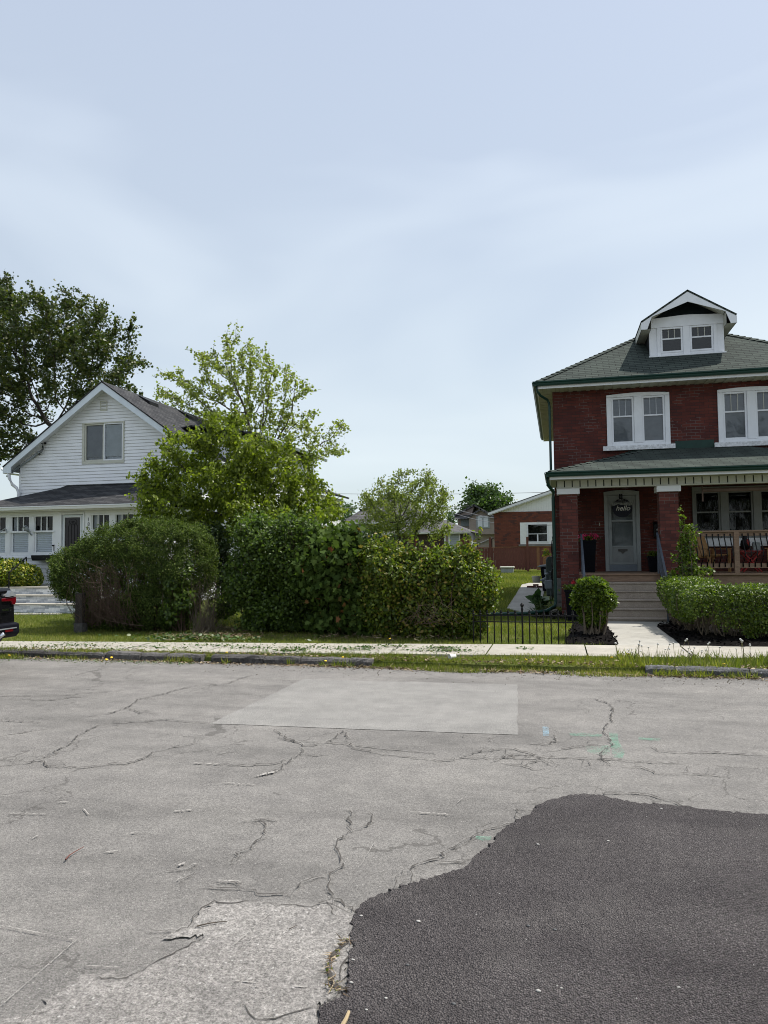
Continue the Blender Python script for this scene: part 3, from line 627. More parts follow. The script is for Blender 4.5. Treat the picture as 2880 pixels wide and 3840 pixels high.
def offshoots(Ls):
    out = []
    for Lc in Ls:
        for a, b in zip(Lc, Lc[1:]):
            for _ in range(1+int(math.hypot(b[0]-a[0], b[1]-a[1])/60)):
                if RNG.random() < .38:
                    u = RNG.random(); p = (a[0]+(b[0]-a[0])*u, a[1]+(b[1]-a[1])*u); an = math.atan2(b[1]-a[1], b[0]-a[0])+RNG.choice([-1, 1])*RNG.uniform(.4, 1.4); ln = RNG.uniform(15, 60)
                    q = (p[0]+math.cos(an)*ln, p[1]+math.sin(an)*ln*.45); an += RNG.normal()*.6; out.append([p, q, (q[0]+math.cos(an)*ln*.6, q[1]+math.sin(an)*ln*.25)])
    return out
OFF = {k_: offshoots(CR[k_]) for k_ in CR}
for k_ in list(CR): CR[k_] = list(CR[k_])+[('o', l) for l in OFF[k_]]
mb = MB(); me2 = MB(); M['crumb'] = spray('crumbled_edges', (.30, .285, .265))
for key, Ls in CR.items():
    ox, oy, s = key
    for Lc in Ls:
        thin = Lc[0] == 'o'; Lc = Lc[1] if thin else Lc
        pts = [np.array([ox+x*s, oy+y*s]) for x, y in Lc]; Q = []
        for a, b in zip(pts, pts[1:]):
            wa, wb = atZ(*a, ROAD+.02)[:2], atZ(*b, ROAD+.02)[:2]; k = max(2, int(np.linalg.norm(wb-wa)/.03))
            for i in range(k): Q.append(wa+(wb-wa)*i/k)
        Q.append(wb); Q = np.array(Q); n = len(Q); j = np.cumsum(RNG.normal(size=(n, 2))*.012, 0); j -= np.linspace(0, 1, n)[:, None]*j[-1]; Q = Q+j*.8+RNG.normal(size=(n, 2))*.006
        wd = np.clip(.00095*np.linalg.norm(Q, axis=1), .003, .0075)*WIDE.get(key, 1.)*(.2+1.2*RNG.random(n)**1.5)*np.minimum(1, np.minimum(np.arange(n)+1, n-np.arange(n))/6.)
        wd = wd*(.5 if thin else 1)
        if not thin:
            d = np.gradient(Q, axis=0); d /= np.linalg.norm(d, axis=1, keepdims=True)+1e-9; nn = np.stack([-d[:, 1], d[:, 0]], 1); e1 = (.022*RNG.random(n)+.006)[:, None]; e2 = (.022*RNG.random(n)+.006)[:, None]; zz = ROAD+.0098
            for i in range(n-1): a, b, c_, e_ = Q[i]-nn[i]*e1[i], Q[i]+nn[i]*e2[i], Q[i+1]+nn[i+1]*e2[i+1], Q[i+1]-nn[i+1]*e1[i+1]; me2.face([(a[0], a[1], zz), (e_[0], e_[1], zz), (c_[0], c_[1], zz), (b[0], b[1], zz)])
        d = np.gradient(Q, axis=0); d /= np.linalg.norm(d, axis=1, keepdims=True)+1e-9; nn = np.stack([-d[:, 1], d[:, 0]], 1)
        for i in range(n-1):
            if RNG.random() < .02: continue
            z = ROAD+.0175; a, b = Q[i]-nn[i]*wd[i], Q[i]+nn[i]*wd[i]; c_, e_ = Q[i+1]+nn[i+1]*wd[i+1], Q[i+1]-nn[i+1]*wd[i+1]
            z = ROAD+.0115
            mb.face([(a[0], a[1], z), (e_[0], e_[1], z), (c_[0], c_[1], z), (b[0], b[1], z)])
struct(mb.build('road_cracks', M['crack'])); struct(me2.build('crumbled_crack_edges', M['crumb']))
# deep broken edge beside the fresh asphalt, filled with straw and dirt
P = rz([(1495, 600), (1440, 650), (1405, 715), (1418, 760), (1432, 800), (1475, 822), (1500, 815), (1455, 790), (1432, 740), (1425, 700), (1455, 655), (1510, 610)], 0, 3000, .868, ROAD+.014)
struct(sheet('road_pothole', jitpoly(P, .006, 4), ROAD+.013, M['crack']))
# scrape marks
mb = MB()
for x0, y0, x1, y1, w_, ox, oy, s in ((0, 540, 335, 603, 3.4, 0, 3000, .868), (345, 590, 0, 890, 3, 0, 3000, .868), (180, 870, 110, 950, 3, 0, 3000, .868), (300, 730, 190, 900, 2.2, 0, 3000, .868), (365, 712, 520, 722, 3, 0, 3000, .868), (1165, 490, 1005, 630, 4, 0, 3000, .868), (1090, 600, 1045, 640, 3, 0, 3000, .868),
    (1013, 780, 1115, 788, 5, 0, 3000, .868), (1055, 803, 1130, 808, 3, 0, 3000, .868), (1260, 800, 1330, 808, 4, 0, 3000, .868), (1620, 178, 1558, 283, 2.2, 0, 3000, .868), (1502, 248, 1487, 278, 3, 0, 3000, .868), (750, 47, 830, 40, 4.5, 0, 3000, .868), (360, 35, 385, 62, 6, 0, 3000, .868), (240, 10, 300, 5, 2.5, 0, 3000, .868), (40, 55, 200, 58, 2, 0, 3000, .868),
    (140, 165, 165, 150, 4, 0, 3000, .868), (455, 222, 510, 218, 5, 0, 3000, .868), (530, 150, 600, 135, 3, 0, 3000, .868), (770, 280, 800, 268, 10, 0, 3000, .868), (835, 275, 850, 272, 4, 0, 3000, .868), (765, 345, 785, 330, 4, 0, 3000, .868), (940, 345, 1050, 350, 6, 0, 3000, .868), (115, 856, 300, 868, 2.4, 1440, 2300, .868), (315, 818, 343, 795, 2, 1440, 2300, .868), (1110, 700, 1200, 680, 8, 0, 2300, .868), (960, 730, 1110, 738, 2, 0, 2300, .868), (835, 645, 950, 650, 3, 0, 2300, .868)):
    a = np.array([ox+x0*s, oy+y0*s]); b = np.array([ox+x1*s, oy+y1*s]); K = max(6, int(np.linalg.norm(b-a)/6)); z = ROAD+.0125; pr_ = None
    nrm = np.array([-(b-a)[1], (b-a)[0]]); nrm /= np.linalg.norm(nrm)
    for i in range(K+1):
        c = a+(b-a)*i/K+nrm*RNG.normal()*.8; h = nrm*w_*.5*(.15+.9*RNG.random())*min(1, .3+i/2, .3+(K-i)/2); q = [atZ(*(c-h), z), atZ(*(c+h), z)]
        if pr_ is not None and RNG.random() > .12: mb.face([pr_[0], q[0], q[1], pr_[1]])
        pr_ = q
struct(mb.build('road_scrapes', M['scratch']))
mb = MB()
for pl in ([(800, 518), (860, 516), (940, 522), (945, 531), (860, 532), (805, 527)], [(1100, 536), (1195, 540), (1190, 550), (1100, 547)], [(972, 515), (1010, 518), (1012, 548), (1040, 600), (1030, 625), (990, 622), (982, 580), (975, 545)], [(870, 575), (975, 570), (975, 615), (940, 612), (880, 600)]):
    mb.face([tuple(atZ(1440+x*.868, 2300+y*.868, ROAD+.0075)) for x, y in pl])
mb.face([tuple(atZ(1100+x*1.0729, 3000+y*1.0729, ROAD+.0075)) for x, y in ((640, 125), (692, 127), (690, 139), (665, 143), (635, 133))])
struct(mb.build('green_road_marking', M['spgreen']))
mb = MB(); mb.face([tuple(atZ(1440+x*.868, 2300+y*.868, ROAD+.0075)) for x, y in ((684, 489), (711, 490), (714, 529), (688, 528))])
struct(mb.build('blue_road_marking', M['spblue']))
# pavement slabs with joints
mb = MB(); X = -30.; joints = []
xw = atZ(2010, 2455)[0]
while X < 14:
    X2 = X+1.52; a, b = X+.011, X2-.011; dz = RNG.normal()*.002
    mb.face([(a, near_y(a), .022+dz), (b, near_y(b), .022+dz), (b, far_y(b), .024+dz), (a, far_y(a), .024+dz)])
    mb.face([(a, near_y(a), -.06), (b, near_y(b), -.06), (b, near_y(b), .022+dz), (a, near_y(a), .022+dz)]); X = X2
struct(mb.build('pavement', M['concrete']))
# garden walk to the steps, and the path round the side of the house
Wp = [atG(2326, 2424), atG(2549, 2427), atG(2600, 2420), atG(2512, 2333), atG(2255, 2333), atG(2300, 2390)]
wk = [(float(atG(2318, 2424)[0]), far_y(1.2)+.012), (float(atG(2552, 2427)[0]), far_y(2)+.012), tuple(atG(2512, 2333)[:2]), (2.42, 17.6), (.55, 17.6), tuple(atG(2256, 2331)[:2])]
struct(sheet('garden_walk', wk, .02, M['walk'], .05))
pp = [atG(2290, 2332), atG(2120, 2322), atG(1965, 2303), atG(1900, 2283), atG(1930, 2237), atG(1957, 2193), atG(1985, 2187), (-.5, 30.8, 0), (-.5, 21.5, 0), atG(2010, 2262), atG(2012, 2280), atG(2105, 2300), atG(2200, 2310), atG(2290, 2322)]
struct(sheet('side_path', [tuple(p[:2]) for p in pp], .014, M['walk'], zf=lambda y: G(y)))
# mulch beds, each a low dark mound
def mound(name, poly, m, h=.05):
    P = np.array([(p[0], p[1]) for p in poly]); c = P.mean(0); mb = MB(); rings = [jitpoly([tuple(c+(p-c)*1.0) for p in P], .02, 4)]
    n = len(rings[0]); R0 = np.array(rings[0]); R = [(R0, .024), (c+(R0-c)*.9+RNG.normal(size=R0.shape)*.01, .024+h*.6), (c+(R0-c)*.5+RNG.normal(size=R0.shape)*.02, .03+h), (c+(R0-c)*.02, .03+h)]
    for (A, za), (B, zb) in zip(R, R[1:]):
        for i in range(n):
            j = (i+1) % n; mb.face([(A[i][0], A[i][1], za), (A[j][0], A[j][1], za), (B[j][0], B[j][1], zb), (B[i][0], B[i][1], zb)])
    o = mb.build(name, m); struct(o); 
    Q = c+(P.max(0)-P.min(0)).max()*(RNG.random((6000, 2))*1.4-.7); Q = Q[inpoly(Q, P)][:2600]
    q3 = np.column_stack([Q, np.full(len(Q), .03+h*.9)]); l = leaf_mesh('mulch_chips', q3, .05, M['mulch'], None, OVAL, .8, flat=.7); tag(l, kind='stuff')
mound('mulch_bed', [atG(2118, 2418), atG(2140, 2360), atG(2165, 2322), atG(2250, 2330), atG(2290, 2370), atG(2320, 2420)], M['mulch'])
mound('mulch_bed', [atG(2462, 2352), atG(2530, 2335), atG(2640, 2345), atG(2760, 2370), atG(2900, 2395), (6, 13.3, 0), (6, far_y(5)+.03, 0), atG(2760, 2430), atG(2560, 2425), atG(2510, 2390)], M['mulch'])
mound('mulch_bed', [(.6, 17.45, 0), (-.6, 17.9, 0), (-.75, 19.2, 0), (-.4, 20.8, 0), (.2, 20.4, 0), (.6, 18.9, 0)], M['mulch'], .03)
# kerb stones
def kerb(x0, x1, m, hgt=.115, name='kerb'):
    mb = MB(); X = x0
    while X < x1:
        X2 = min(X+.35+RNG.random()*.75, x1); K = 5; yo = RNG.normal()*.012; zo = RNG.normal()*.006
        prof = [(-.005, -.02), (.0, hgt*.62), (.03, hgt*.92), (.08, hgt), (.15, hgt*.98), (.16, -.02)]; pr_ = None
        for k in range(K+1):
            xx = X+.008+(X2-X-.016)*k/K; e = .012 if k in (0, K) else 0
            r = [(xx, kerb_y(xx)-.07+yo+a+RNG.normal()*.005+e*(1 if i < 3 else -1), ROAD+max(b+zo+RNG.normal()*.005-(e*.6 if b > .05 else 0), -.02)) for i, (a, b) in enumerate(prof)]
            if pr_:
                for i in range(5): mb.face([pr_[i], r[i], r[i+1], pr_[i+1]])
            else: mb.face(r[::-1])
            pr_ = r
        mb.face(pr_); X = X2
    o = mb.build(name, m); struct(o)
kx = lambda sx, sy: float(atZ(sx, sy, ROAD)[0])
kerb(-13, kx(772, 2478), M['kerb']); kerb(kx(803, 2480), kx(1411, 2492), M['kerb']); kerb(kx(2420, 2530), 9, M['kerbl'])
# grass
def grass(name, test, box, dens, h, m='grass', zf=None, clump=0., up=2.2, wid=1.):
    (x0, x1, y0, y1) = box; n = int((x1-x0)*(y1-y0)*dens); P = np.column_stack([x0+(x1-x0)*RNG.random(n), y0+(y1-y0)*RNG.random(n)])
    P = P[test(P)]; dn = np.sin(P[:, 0]*5.1+1)*np.sin(P[:, 1]*6.3)+np.sin(P[:, 0]*1.7+P[:, 1]*2.3); 
    if clump: P = P[RNG.random(len(P)) < np.clip(.65+clump*dn, .08, 1)]
    z = np.array([0. if y < 18 else .022*(y-18) for y in P[:, 1]]) if zf is None else zf(P)
    P3 = np.column_stack([P, z]); d = np.zeros((len(P), 3)); d[:, 2] = 1.; d[:, :2] = RNG.normal(size=(len(P), 2))*.25
    T = (BLADE[0]*np.array([wid, 1, 1]), BLADE[1])
    r = np.clip(RNG.random(len(P))*.75+.13*np.sin(P[:, 0]*.9+P[:, 1]*1.3)+.12, 0, 1)
    o = leaf_mesh(name, P3, h, M[m] if m in M else LM[m], None, T, 0., dirv=d, sizevar=.5, rnd=r); tag(o, kind='stuff'); return o
NY, FY = np.vectorize(near_y), np.vectorize(far_y); KY = np.vectorize(kerb_y)
gap0, gap1 = kx(1411, 2492), kx(2420, 2530)
grass('verge_grass', lambda P: (P[:, 1] > KY(P[:, 0])+.06) & (P[:, 1] < NY(P[:, 0])+.03+.05*np.sin(P[:, 0]*9)), (-13, 6, 9.9, 12.3), 4200, .056, clump=.42)
grass('verge_weeds', lambda P: (P[:, 1] > KY(P[:, 0])+.02) & (P[:, 1] < NY(P[:, 0])+.06) & (P[:, 0] > kx(2330, 2520)), (0, 6, 9.9, 12.3), 900, .13, clump=.5)
grass('verge_edge_grass', lambda P: (P[:, 1] > KY(P[:, 0])-.28-.1*np.sin(P[:, 0]*3.3)) & (P[:, 1] < KY(P[:, 0])+.1) & (((P[:, 0] > gap0) & (P[:, 0] < gap1)) | (P[:, 0] < kx(330, 2475))), (-13, gap1, 9.5, 11), 4200, .065, clump=.45, zf=lambda P: np.where(P[:, 1] > KY(P[:, 0])+.05, 0, ROAD))
grass('verge_edge_grass', lambda P: (P[:, 1] > KY(P[:, 0])-.10) & (P[:, 1] < KY(P[:, 0])+.14) & (P[:, 0] < kx(380, 2475)), (-13, -5, 9.9, 11), 5000, .06, clump=.4, zf=lambda P: np.where(P[:, 1] > KY(P[:, 0])-.07, .03, ROAD))
for i, (sx, ln) in enumerate(((2500, .35), (2570, .45), (2760, .4), (2640, .2), (680, .3), (620, .2), (850, .1), (1110, .12), (1240, .12), (1290, .15), (1330, .2))):
    c = kx(sx, 2532 if sx > 2000 else 2485)
    grass('kerb_weeds', lambda P: (np.abs(P[:, 0]-c) < ln/2), (c-ln, c+ln, kerb_y(c)-.17, kerb_y(c)-.07), 2600, .10, zf=lambda P: np.full(len(P), ROAD))
grass('lawn_grass', lambda P: (P[:, 1] > FY(P[:, 0])-.03*np.sin(P[:, 0]*7)-.02) & (P[:, 1] < FY(P[:, 0])+1.9) & ~((P[:, 0] > .75) & (P[:, 1] < 13.6)), (-17, .9, 11.2, 15.2), 1900, .05, clump=.15)
stepx = float(atZ(64, 2293)[0])
grass('lawn_grass', lambda P: (P[:, 1] > FY(P[:, 0])+1.8), (-18, -9, 13, 18.05), 1500, .055, clump=.1)
pathp = [tuple(p[:2]) for p in pp]
grass('lawn_grass', lambda P: ~inpoly(P, pathp) & ~inpoly(P, wk), (-3.6, .9, 14.6, 21), 1900, .06, clump=.1)
grass('back_lawn_grass', lambda P: ~inpoly(P, pathp) & (P[:, 0] < -.6), (-6, -.6, 20.5, 41), 700, .075, wid=1.4)
grass('back_lawn_grass', lambda P: ~inpoly(P, wk), (2.4, 7, 14, 18.6), 1500, .06)
grass('back_lawn_grass', lambda P: P[:, 0] < 99, (-8.5, -4.5, 15, 24), 500, .08)
# ------------------------------------------------------------------ windows
def sash(par, x0, x1, z0, z1, Y, fm, meet=None, munt=0, muntz=None, blind=None, fw=.05, glass='glass', name='window', slat=.06, muntm=None, depth=.07):
    """a window unit whose frame fills x0..x1, z0..z1 with its face at Y; pane and blind behind it"""
    mb = MB(); mb.box(x0, x0+fw, Y, Y+depth, z0, z1); mb.box(x1-fw, x1, Y, Y+depth, z0, z1); mb.box(x0+fw, x1-fw, Y, Y+depth, z0, z0+fw); mb.box(x0+fw, x1-fw, Y, Y+depth, z1-fw, z1)
    a, b, c, d = x0+fw, x1-fw, z0+fw, z1-fw
    if meet: mb.box(a, b, Y+.015, Y+.055, meet-.02, meet+.02)
    fr = mb.build(name, fm, par, .004)
    mb = MB(); mb.face([(a-.01, Y+.042, c-.01), (b+.01, Y+.042, c-.01), (b+.01, Y+.042, d+.01), (a-.01, Y+.042, d+.01)]); mb.build('pane', M[glass], fr)
    if munt:
        lo = muntz if muntz else c
        for k in range(1, munt+1): xx = a+(b-a)*k/(munt+1); MB().box(xx-.008, xx+.008, Y+.03, Y+.039, lo, d).build('glazing_bar', muntm or fm, fr)
    if blind:
        mb = MB(); z = c
        lo, hi = blind[1], blind[2]; z = lo
        while z < hi: mb.face([(a, Y+.085, z), (b, Y+.085, z), (b, Y+.050, min(z+slat, hi)), (a, Y+.050, min(z+slat, hi))]); z += slat
        mb.build('blind', M[blind[0]], fr)
    return fr
def room(mb, x0, x1, z0, z1, Y, dp=.5):
    mb.box(x0-.02, x1+.02, Y+dp, Y+dp+.02, z0-.02, z1+.02); mb.box(x0-.04, x0-.02, Y, Y+dp, z0, z1); mb.box(x1+.02, x1+.04, Y, Y+dp, z0, z1)
    mb.box(x0-.02, x1+.02, Y, Y+dp, z0-.04, z0-.02); mb.box(x0-.02, x1+.02, Y, Y+dp, z1+.02, z1+.04)

# ------------------------------------------------------------------ the red brick house
H = thing('brick_house', 'red brick two-storey house with green gutters, white dormer and open front porch', 'house', (3.5, 20.6, 0))
W0, W1, HF, HB = -.05, 7.12, 20.6, 29.4
UP = [(1.40, 2.92, 4.38, 5.80), (4.18, 5.70, 4.36, 5.78)]; DOOR = (1.25, 2.11, 1.03, 3.2); TRI = (3.46, 5.76, 1.68, 3.2)
mb = MB(); wall(mb, W0, W1, HF, HF+.3, .87, 6.05, UP+[DOOR, TRI]); mb.box(W0, W0+.3, HF+.3, HB, .87, 6.05); mb.box(W1-.3, W1, HF+.3, HB, .87, 6.05); mb.box(W0+.3, W1-.3, HB-.3, HB, .87, 6.05)
mb.build('wall', M['brick'], H)
mb = MB()
for z in range(4):
    x = W0-.03
    while x < W1+.02: x2 = min(x+.35+.2*random.random(), W1+.03); mb.box(x+.004, x2-.004, HF-.03-.008*random.random(), HF+.3, .005+z*.215, .215+z*.215-.006); x = x2
mb.box(W0-.03, W0+.25, HF+.3, HB, 0, .866); mb.box(W1-.25, W1+.03, HF+.3, HB, 0, .866)
mb.build('foundation', M['stone'], H, .012)
mb = MB(); mb.box(W0+.3, W1-.3, HF+.9, HF+1., 1, 6); mb.box(W0+.3, W1-.3, HF+.3, HF+.9, 5.95, 6.0); mb.box(W0+.3, W1-.3, HF+.3, HF+.9, 3.7, 3.75); mb.box(W0+.3, W1-.3, HF+.3, HF+.9, .9, 1.0)
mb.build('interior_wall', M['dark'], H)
for (x0, x1, z0, z1), sh in zip(UP, (0, 1)):
    mb = MB()   # outer casing with a low segmental arch
    arc = [(x0-.04+(x1-x0+.08)*k/10, z1-.035+.04*math.sin(math.pi*k/10)) for k in range(11)]
    mb.prism([(x0-.04, z1-.10)]+[(x1+.04, z1-.10)]+arc[::-1], 'y', HF-.045, HF+.06)
    mb.box(x0-.04, x0+.08, HF-.045, HF+.06, z0, z1-.102); mb.box(x1-.08, x1+.04, HF-.045, HF+.06, z0, z1-.102); mb.box(x0+.082, x1-.082, HF-.04, HF+.06, z0, z0+.07); xm = (x0+x1)/2; mb.box(xm-.1, xm+.1, HF-.05, HF+.06, z0+.071, z1-.103)
    cs = mb.build('window_casing', M['white'], H, .006)
    for a, b in ((x0+.08, xm-.1), (xm+.1, x1-.08)):
        sash(H, a+.002, b-.002, z0+.072, z1-.104, HF-.02, M['white'], meet=z0+.80, munt=2, muntz=z0+.82, blind=('blind', z0+.12, z1-.16), fw=.05, glass='glassdim', slat=.10, muntm=M['cream'] if sh else M['blind'])
    mb = MB(); mb.box(x0-.16, x1+.14, HF-.13, HF-.046, z0-.125, z0-.003); mb.build('window_sill', paint('peeling_white_sill', (.66, .67, .68), .7, .3, 14, .4, 30) if not sh else bpy.data.materials['peeling_white_sill'], H, .006)
# door
x0, x1, z0, z1 = DOOR; mb = MB()
arc = [(x0-.02+(x1-x0+.04)*k/10, z1-.04+.04*math.sin(math.pi*k/10)) for k in range(11)]
mb.prism([(x0-.02, z1-.14), (x1+.02, z1-.14)]+arc[::-1], 'y', HF-.04, HF+.1); mb.box(x0-.02, x0+.075, HF-.04, HF+.1, z0+.012, z1-.142); mb.box(x1-.075, x1+.02, HF-.04, HF+.1, z0+.012, z1-.142)
mb.build('door_frame', M['doorgrey'], H, .005)
a, b = x0+.078, x1-.078; mb = MB(); Y = HF-.01
for (p, q, r, s_) in ((a, a+.085, z0+.19, z1-.145), (b-.085, b, z0+.19, z1-.145), (a+.085, b-.085, z1-.33, z1-.145), (a+.085, b-.085, z0+.19, z0+.25), (a+.085, b-.085, z0+.655, z0+.69), (a+.085, b-.085, z0+1.33, z0+1.37)): mb.box(p, q, Y, Y+.04, r, s_)
door = mb.build('storm_door', M['doorgrey'], H, .004)
mb = MB(); mb.box(a, b, Y-.004, Y+.04, z0+.012, z0+.188); mb.build('kick_plate', paint('blue_grey_kickplate', (.17, .20, .24), .5, .12), door)
mb = MB(); mb.face([(a+.08, Y+.028, z0+.69), (b-.08, Y+.028, z0+.69), (b-.08, Y+.028, z1-.33), (a+.08, Y+.028, z1-.33)]); mb.build('pane', glassmat('screen_glass', (.7, .72, .73), .3), door)
mb = MB(); mb.box(a+.08, b-.08, Y+.02, Y+.03, z0+.24, z0+.66); mb.build('lower_panel', paint('hazy_door_panel', (.24, .255, .26), .4, .12), door)
mb = MB(); mb.box(a+.01, b-.01, HF+.12, HF+.17, z0+.02, z1-.15); mb.box(a+.13, b-.13, HF+.11, HF+.12, z0+.75, z0+1.5); mb.build('inner_door', paint('grey_green_inner_door', (.27, .295, .30), .6, .1), H)
xm = (a+b)/2; mb = MB(); mb.prism([(xm-.12, z0+.6), (xm-.12, z0+.54), (xm-.06, z0+.53), (xm, z0+.47), (xm+.06, z0+.53), (xm+.12, z0+.54), (xm+.12, z0+.6)], 'y', Y+.004, Y+.019); mb.build('mail_flap', paint('bronze_flap', (.07, .065, .06), .5, .2), door)
mb = MB(); mb.box(a+.02, a+.05, Y-.03, Y-.001, z0+1.08, z0+1.19); mb.tube([(a+.035, Y-.02, z0+1.14), (a+.035, Y-.05, z0+1.14), (a+.09, Y-.055, z0+1.14)], .009, 6); mb.build('handle', M['greymetal'], door)
mb = MB()
for k in range(22):
    u0, u1 = k/22, (k+1)/22; f = lambda u: (xm-.30+.60*u, Y-.075+.006*math.sin(u*60)); zb = lambda u: 2.815-.015*math.sin(u*9+1)-.025*abs(math.sin(u*9.4))
    p, q = f(u0), f(u1); mb.face([(p[0], p[1], zb(u0)), (q[0], q[1], zb(u1)), (q[0], q[1], z1-.36), (p[0], p[1], z1-.30)])
mb.build('valance', paint('white_lace', (.27, .285, .285), .9, .3, 30), door)
# triple ground-floor window
x0, x1, z0, z1 = TRI; mb = MB()
mb.box(x0-.02, x1+.02, HF-.05, HF+.08, z1-.1, z1+.02); ap = MB(); ap.box(x0-.02, x1+.02, HF-.05, HF+.08, z0, z0+.2); ap.box(x0-.06, x1+.06, HF-.1, HF-.052, z0-.01, z0+.06); ap.build('window_sill', M['white'], H, .005)  # apron painted whiter than the casing: its stronger light put into the colour
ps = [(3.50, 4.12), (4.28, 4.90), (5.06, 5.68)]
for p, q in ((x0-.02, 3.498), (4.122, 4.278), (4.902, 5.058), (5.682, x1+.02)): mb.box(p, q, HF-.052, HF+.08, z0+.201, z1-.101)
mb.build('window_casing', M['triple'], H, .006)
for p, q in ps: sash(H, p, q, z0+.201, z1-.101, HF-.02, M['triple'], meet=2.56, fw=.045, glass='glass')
mb = MB(); 
for p, q in ps:
    for s0, s1 in ((p+.05, p+.24), (q-.24, q-.05)):
        K = 8
        for k in range(K): u = s0+(s1-s0)*k/K; v = s0+(s1-s0)*(k+1)/K; mb.face([(u, HF+.16+.02*(k % 2), z0+.2), (v, HF+.16+.02*((k+1) % 2), z0+.2), (v, HF+.16+.02*((k+1) % 2), 2.9), (u, HF+.16+.02*(k % 2), 2.9)])
mb.build('curtain', paint('grey_curtain', (.022, .023, .026), .9, .2), H)
# main roof: a hip with the dormer in front
EX0, EX1, EY0, EY1, EZ, SL = -.46, 7.53, 20.04, 29.95, 6.14, .62
hw = (EX1-EX0)/2; ax = (EX0+EX1)/2; az = EZ+hw*SL; A1 = (ax, EY0+hw, az); A2 = (ax, EY1-hw, az)
mb = MB(); c1, c2, c3, c4 = (EX0, EY0, EZ), (EX1, EY0, EZ), (EX1, EY1, EZ), (EX0, EY1, EZ)
mb.slab([c1, c2, A1], .05, 0, (1, 0, 0)); mb.slab([c2, c3, A2, A1], .05, 0, (0, 1, 0)); mb.slab([c3, c4, A2], .05, 0, (1, 0, 0)); mb.slab([c4, c1, A1, A2], .05, 0, (0, 1, 0))
roof = mb.build('roof', M['shin_green'], H)
def caps(name, p, q, par, mats, n=None, wdt=.13):
    """overlapping cap shingles up a hip"""
    p, q = Vector(p), Vector(q); d = q-p; ln = d.length; n = int(ln/.2); d = d.normalized(); s = d.cross(Vector((0, 0, 1))).normalized(); up_ = s.cross(d).normalized(); mb = MB()
    for k in range(n):
        a = p+d*(k*ln/n); b = p+d*((k+1.15)*ln/n); h0, h1 = .035, .012
        for sg in (-1, 1):
            w1 = s*wdt*sg-up_*(wdt*.42); f = [a+up_*h0, a+up_*h0+w1, b+up_*h1+w1, b+up_*h1]
            mb.face(f if sg > 0 else f[::-1], 0, [(k*.33+.05, .03), (k*.33+.15, .03), (k*.33+.15, .12), (k*.33+.05, .12)]); g = [a, a+w1, a+up_*h0+w1, a+up_*h0]; mb.face(g if sg > 0 else g[::-1], 1)
    mb.build(name, mats, par)
caps('hip_cap', c1, A1, roof, [M['shin_green'], M['black']]); caps('hip_cap', c2, A1, roof, [M['shin_green'], M['black']])
# soffit, fascia, gutters
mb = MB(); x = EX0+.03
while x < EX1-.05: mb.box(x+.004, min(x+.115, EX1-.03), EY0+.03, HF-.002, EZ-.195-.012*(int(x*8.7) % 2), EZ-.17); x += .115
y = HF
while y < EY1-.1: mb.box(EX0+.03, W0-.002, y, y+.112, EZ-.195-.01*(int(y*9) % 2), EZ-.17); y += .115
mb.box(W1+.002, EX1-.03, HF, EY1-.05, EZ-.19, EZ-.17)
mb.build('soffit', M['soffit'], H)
mb = MB(); mb.box(EX0+.02, EX1-.02, EY0+.005, EY0+.028, EZ-.20, EZ-.052); mb.box(EX0+.005, EX0+.027, EY0+.03, EY1, EZ-.2, EZ-.052); mb.build('fascia', M['white'], H)
def gutter(name, p, q, par, m, out):
    """K-style gutter run from p to q; out = outward unit vector"""
    p, q, o_ = Vector(p), Vector(q), Vector(out); prof = [(0, 0), (.07, 0), (.085, .03), (.09, .06), (.115, .085), (.115, .115), (.105, .115), (.1, .09), (.012, .02), (.012, .11), (0, .11)]; mb = MB()
    r = [[a+o_*u+Vector((0, 0, v)) for u, v in prof] for a in (p, q)]; k = len(prof)
    for i in range(k): j = (i+1) % k; mb.face([r[0][i], r[0][j], r[1][j], r[1][i]])
    mb.face(r[0][::-1]); mb.face(r[1]); return mb.build(name, m, par)
gutter('gutter', (EX0-.1, EY0-.002, EZ-.13), (EX1+.1, EY0-.002, EZ-.13), H, M['green'], (0, -1, 0)); gutter('gutter', (EX0-.002, EY0-.1, EZ-.14), (EX0-.002, EY1, EZ-.14), H, M['green'], (-1, 0, 0))
# dormer
D0, D1, DF, DZ0 = 2.60, 4.52, 21.35, 6.93; dm = 3.56; PK = 8.60
mb = MB(); wall(mb, D0, D1, DF, DF+.06, DZ0, 8.0, [(2.89, 3.47, 7.01, 7.72), (3.65, 4.25, 7.01, 7.72)]); dorm = mb.build('dormer', M['white'], H)
mb = MB(); mb.prism([(DF+.06, DZ0-.1), (DF+.06, 8.02), (23.1, 8.02), (23.05, 7.9)], 'x', D0, D0+.05); mb.build('cheek', M['black'], dorm); mb = MB(); mb.prism([(DF+.06, DZ0-.1), (DF+.06, 8.02), (23.1, 8.02), (23.05, 7.9)], 'x', D1-.05, D1); mb.build('cheek', M['black'], dorm)
mb = MB(); mb.box(D0-.03, D1+.03, DF-.09, DF+.02, DZ0-.06, DZ0); mb.build('window_sill', M['white'], dorm, .006)
mb = MB(); mb.prism([(D0-.01, 7.72), (D1+.01, 7.72), (D1+.01, 7.98), (dm+.1, 8.03), (dm-.1, 8.03), (D0-.01, 7.98)], 'y', DF-.03, DF-.002); mb.box(2.8, 2.888, DF-.025, DF-.001, DZ0, 7.719); mb.box(3.472, 3.648, DF-.025, DF-.001, DZ0, 7.719); mb.box(4.252, 4.34, DF-.025, DF-.001, DZ0, 7.719); mb.build('trim', M['white'], dorm, .004)
mb = MB(); mb.prism([(D0+.1, 7.985), (D1-.1, 7.985), (dm, 8.46)], 'y', DF+.02, DF+.05); mb.build('gable_panel', paint('dark_gable', (.005, .009, .010), .7, .2, spec=.15), dorm)
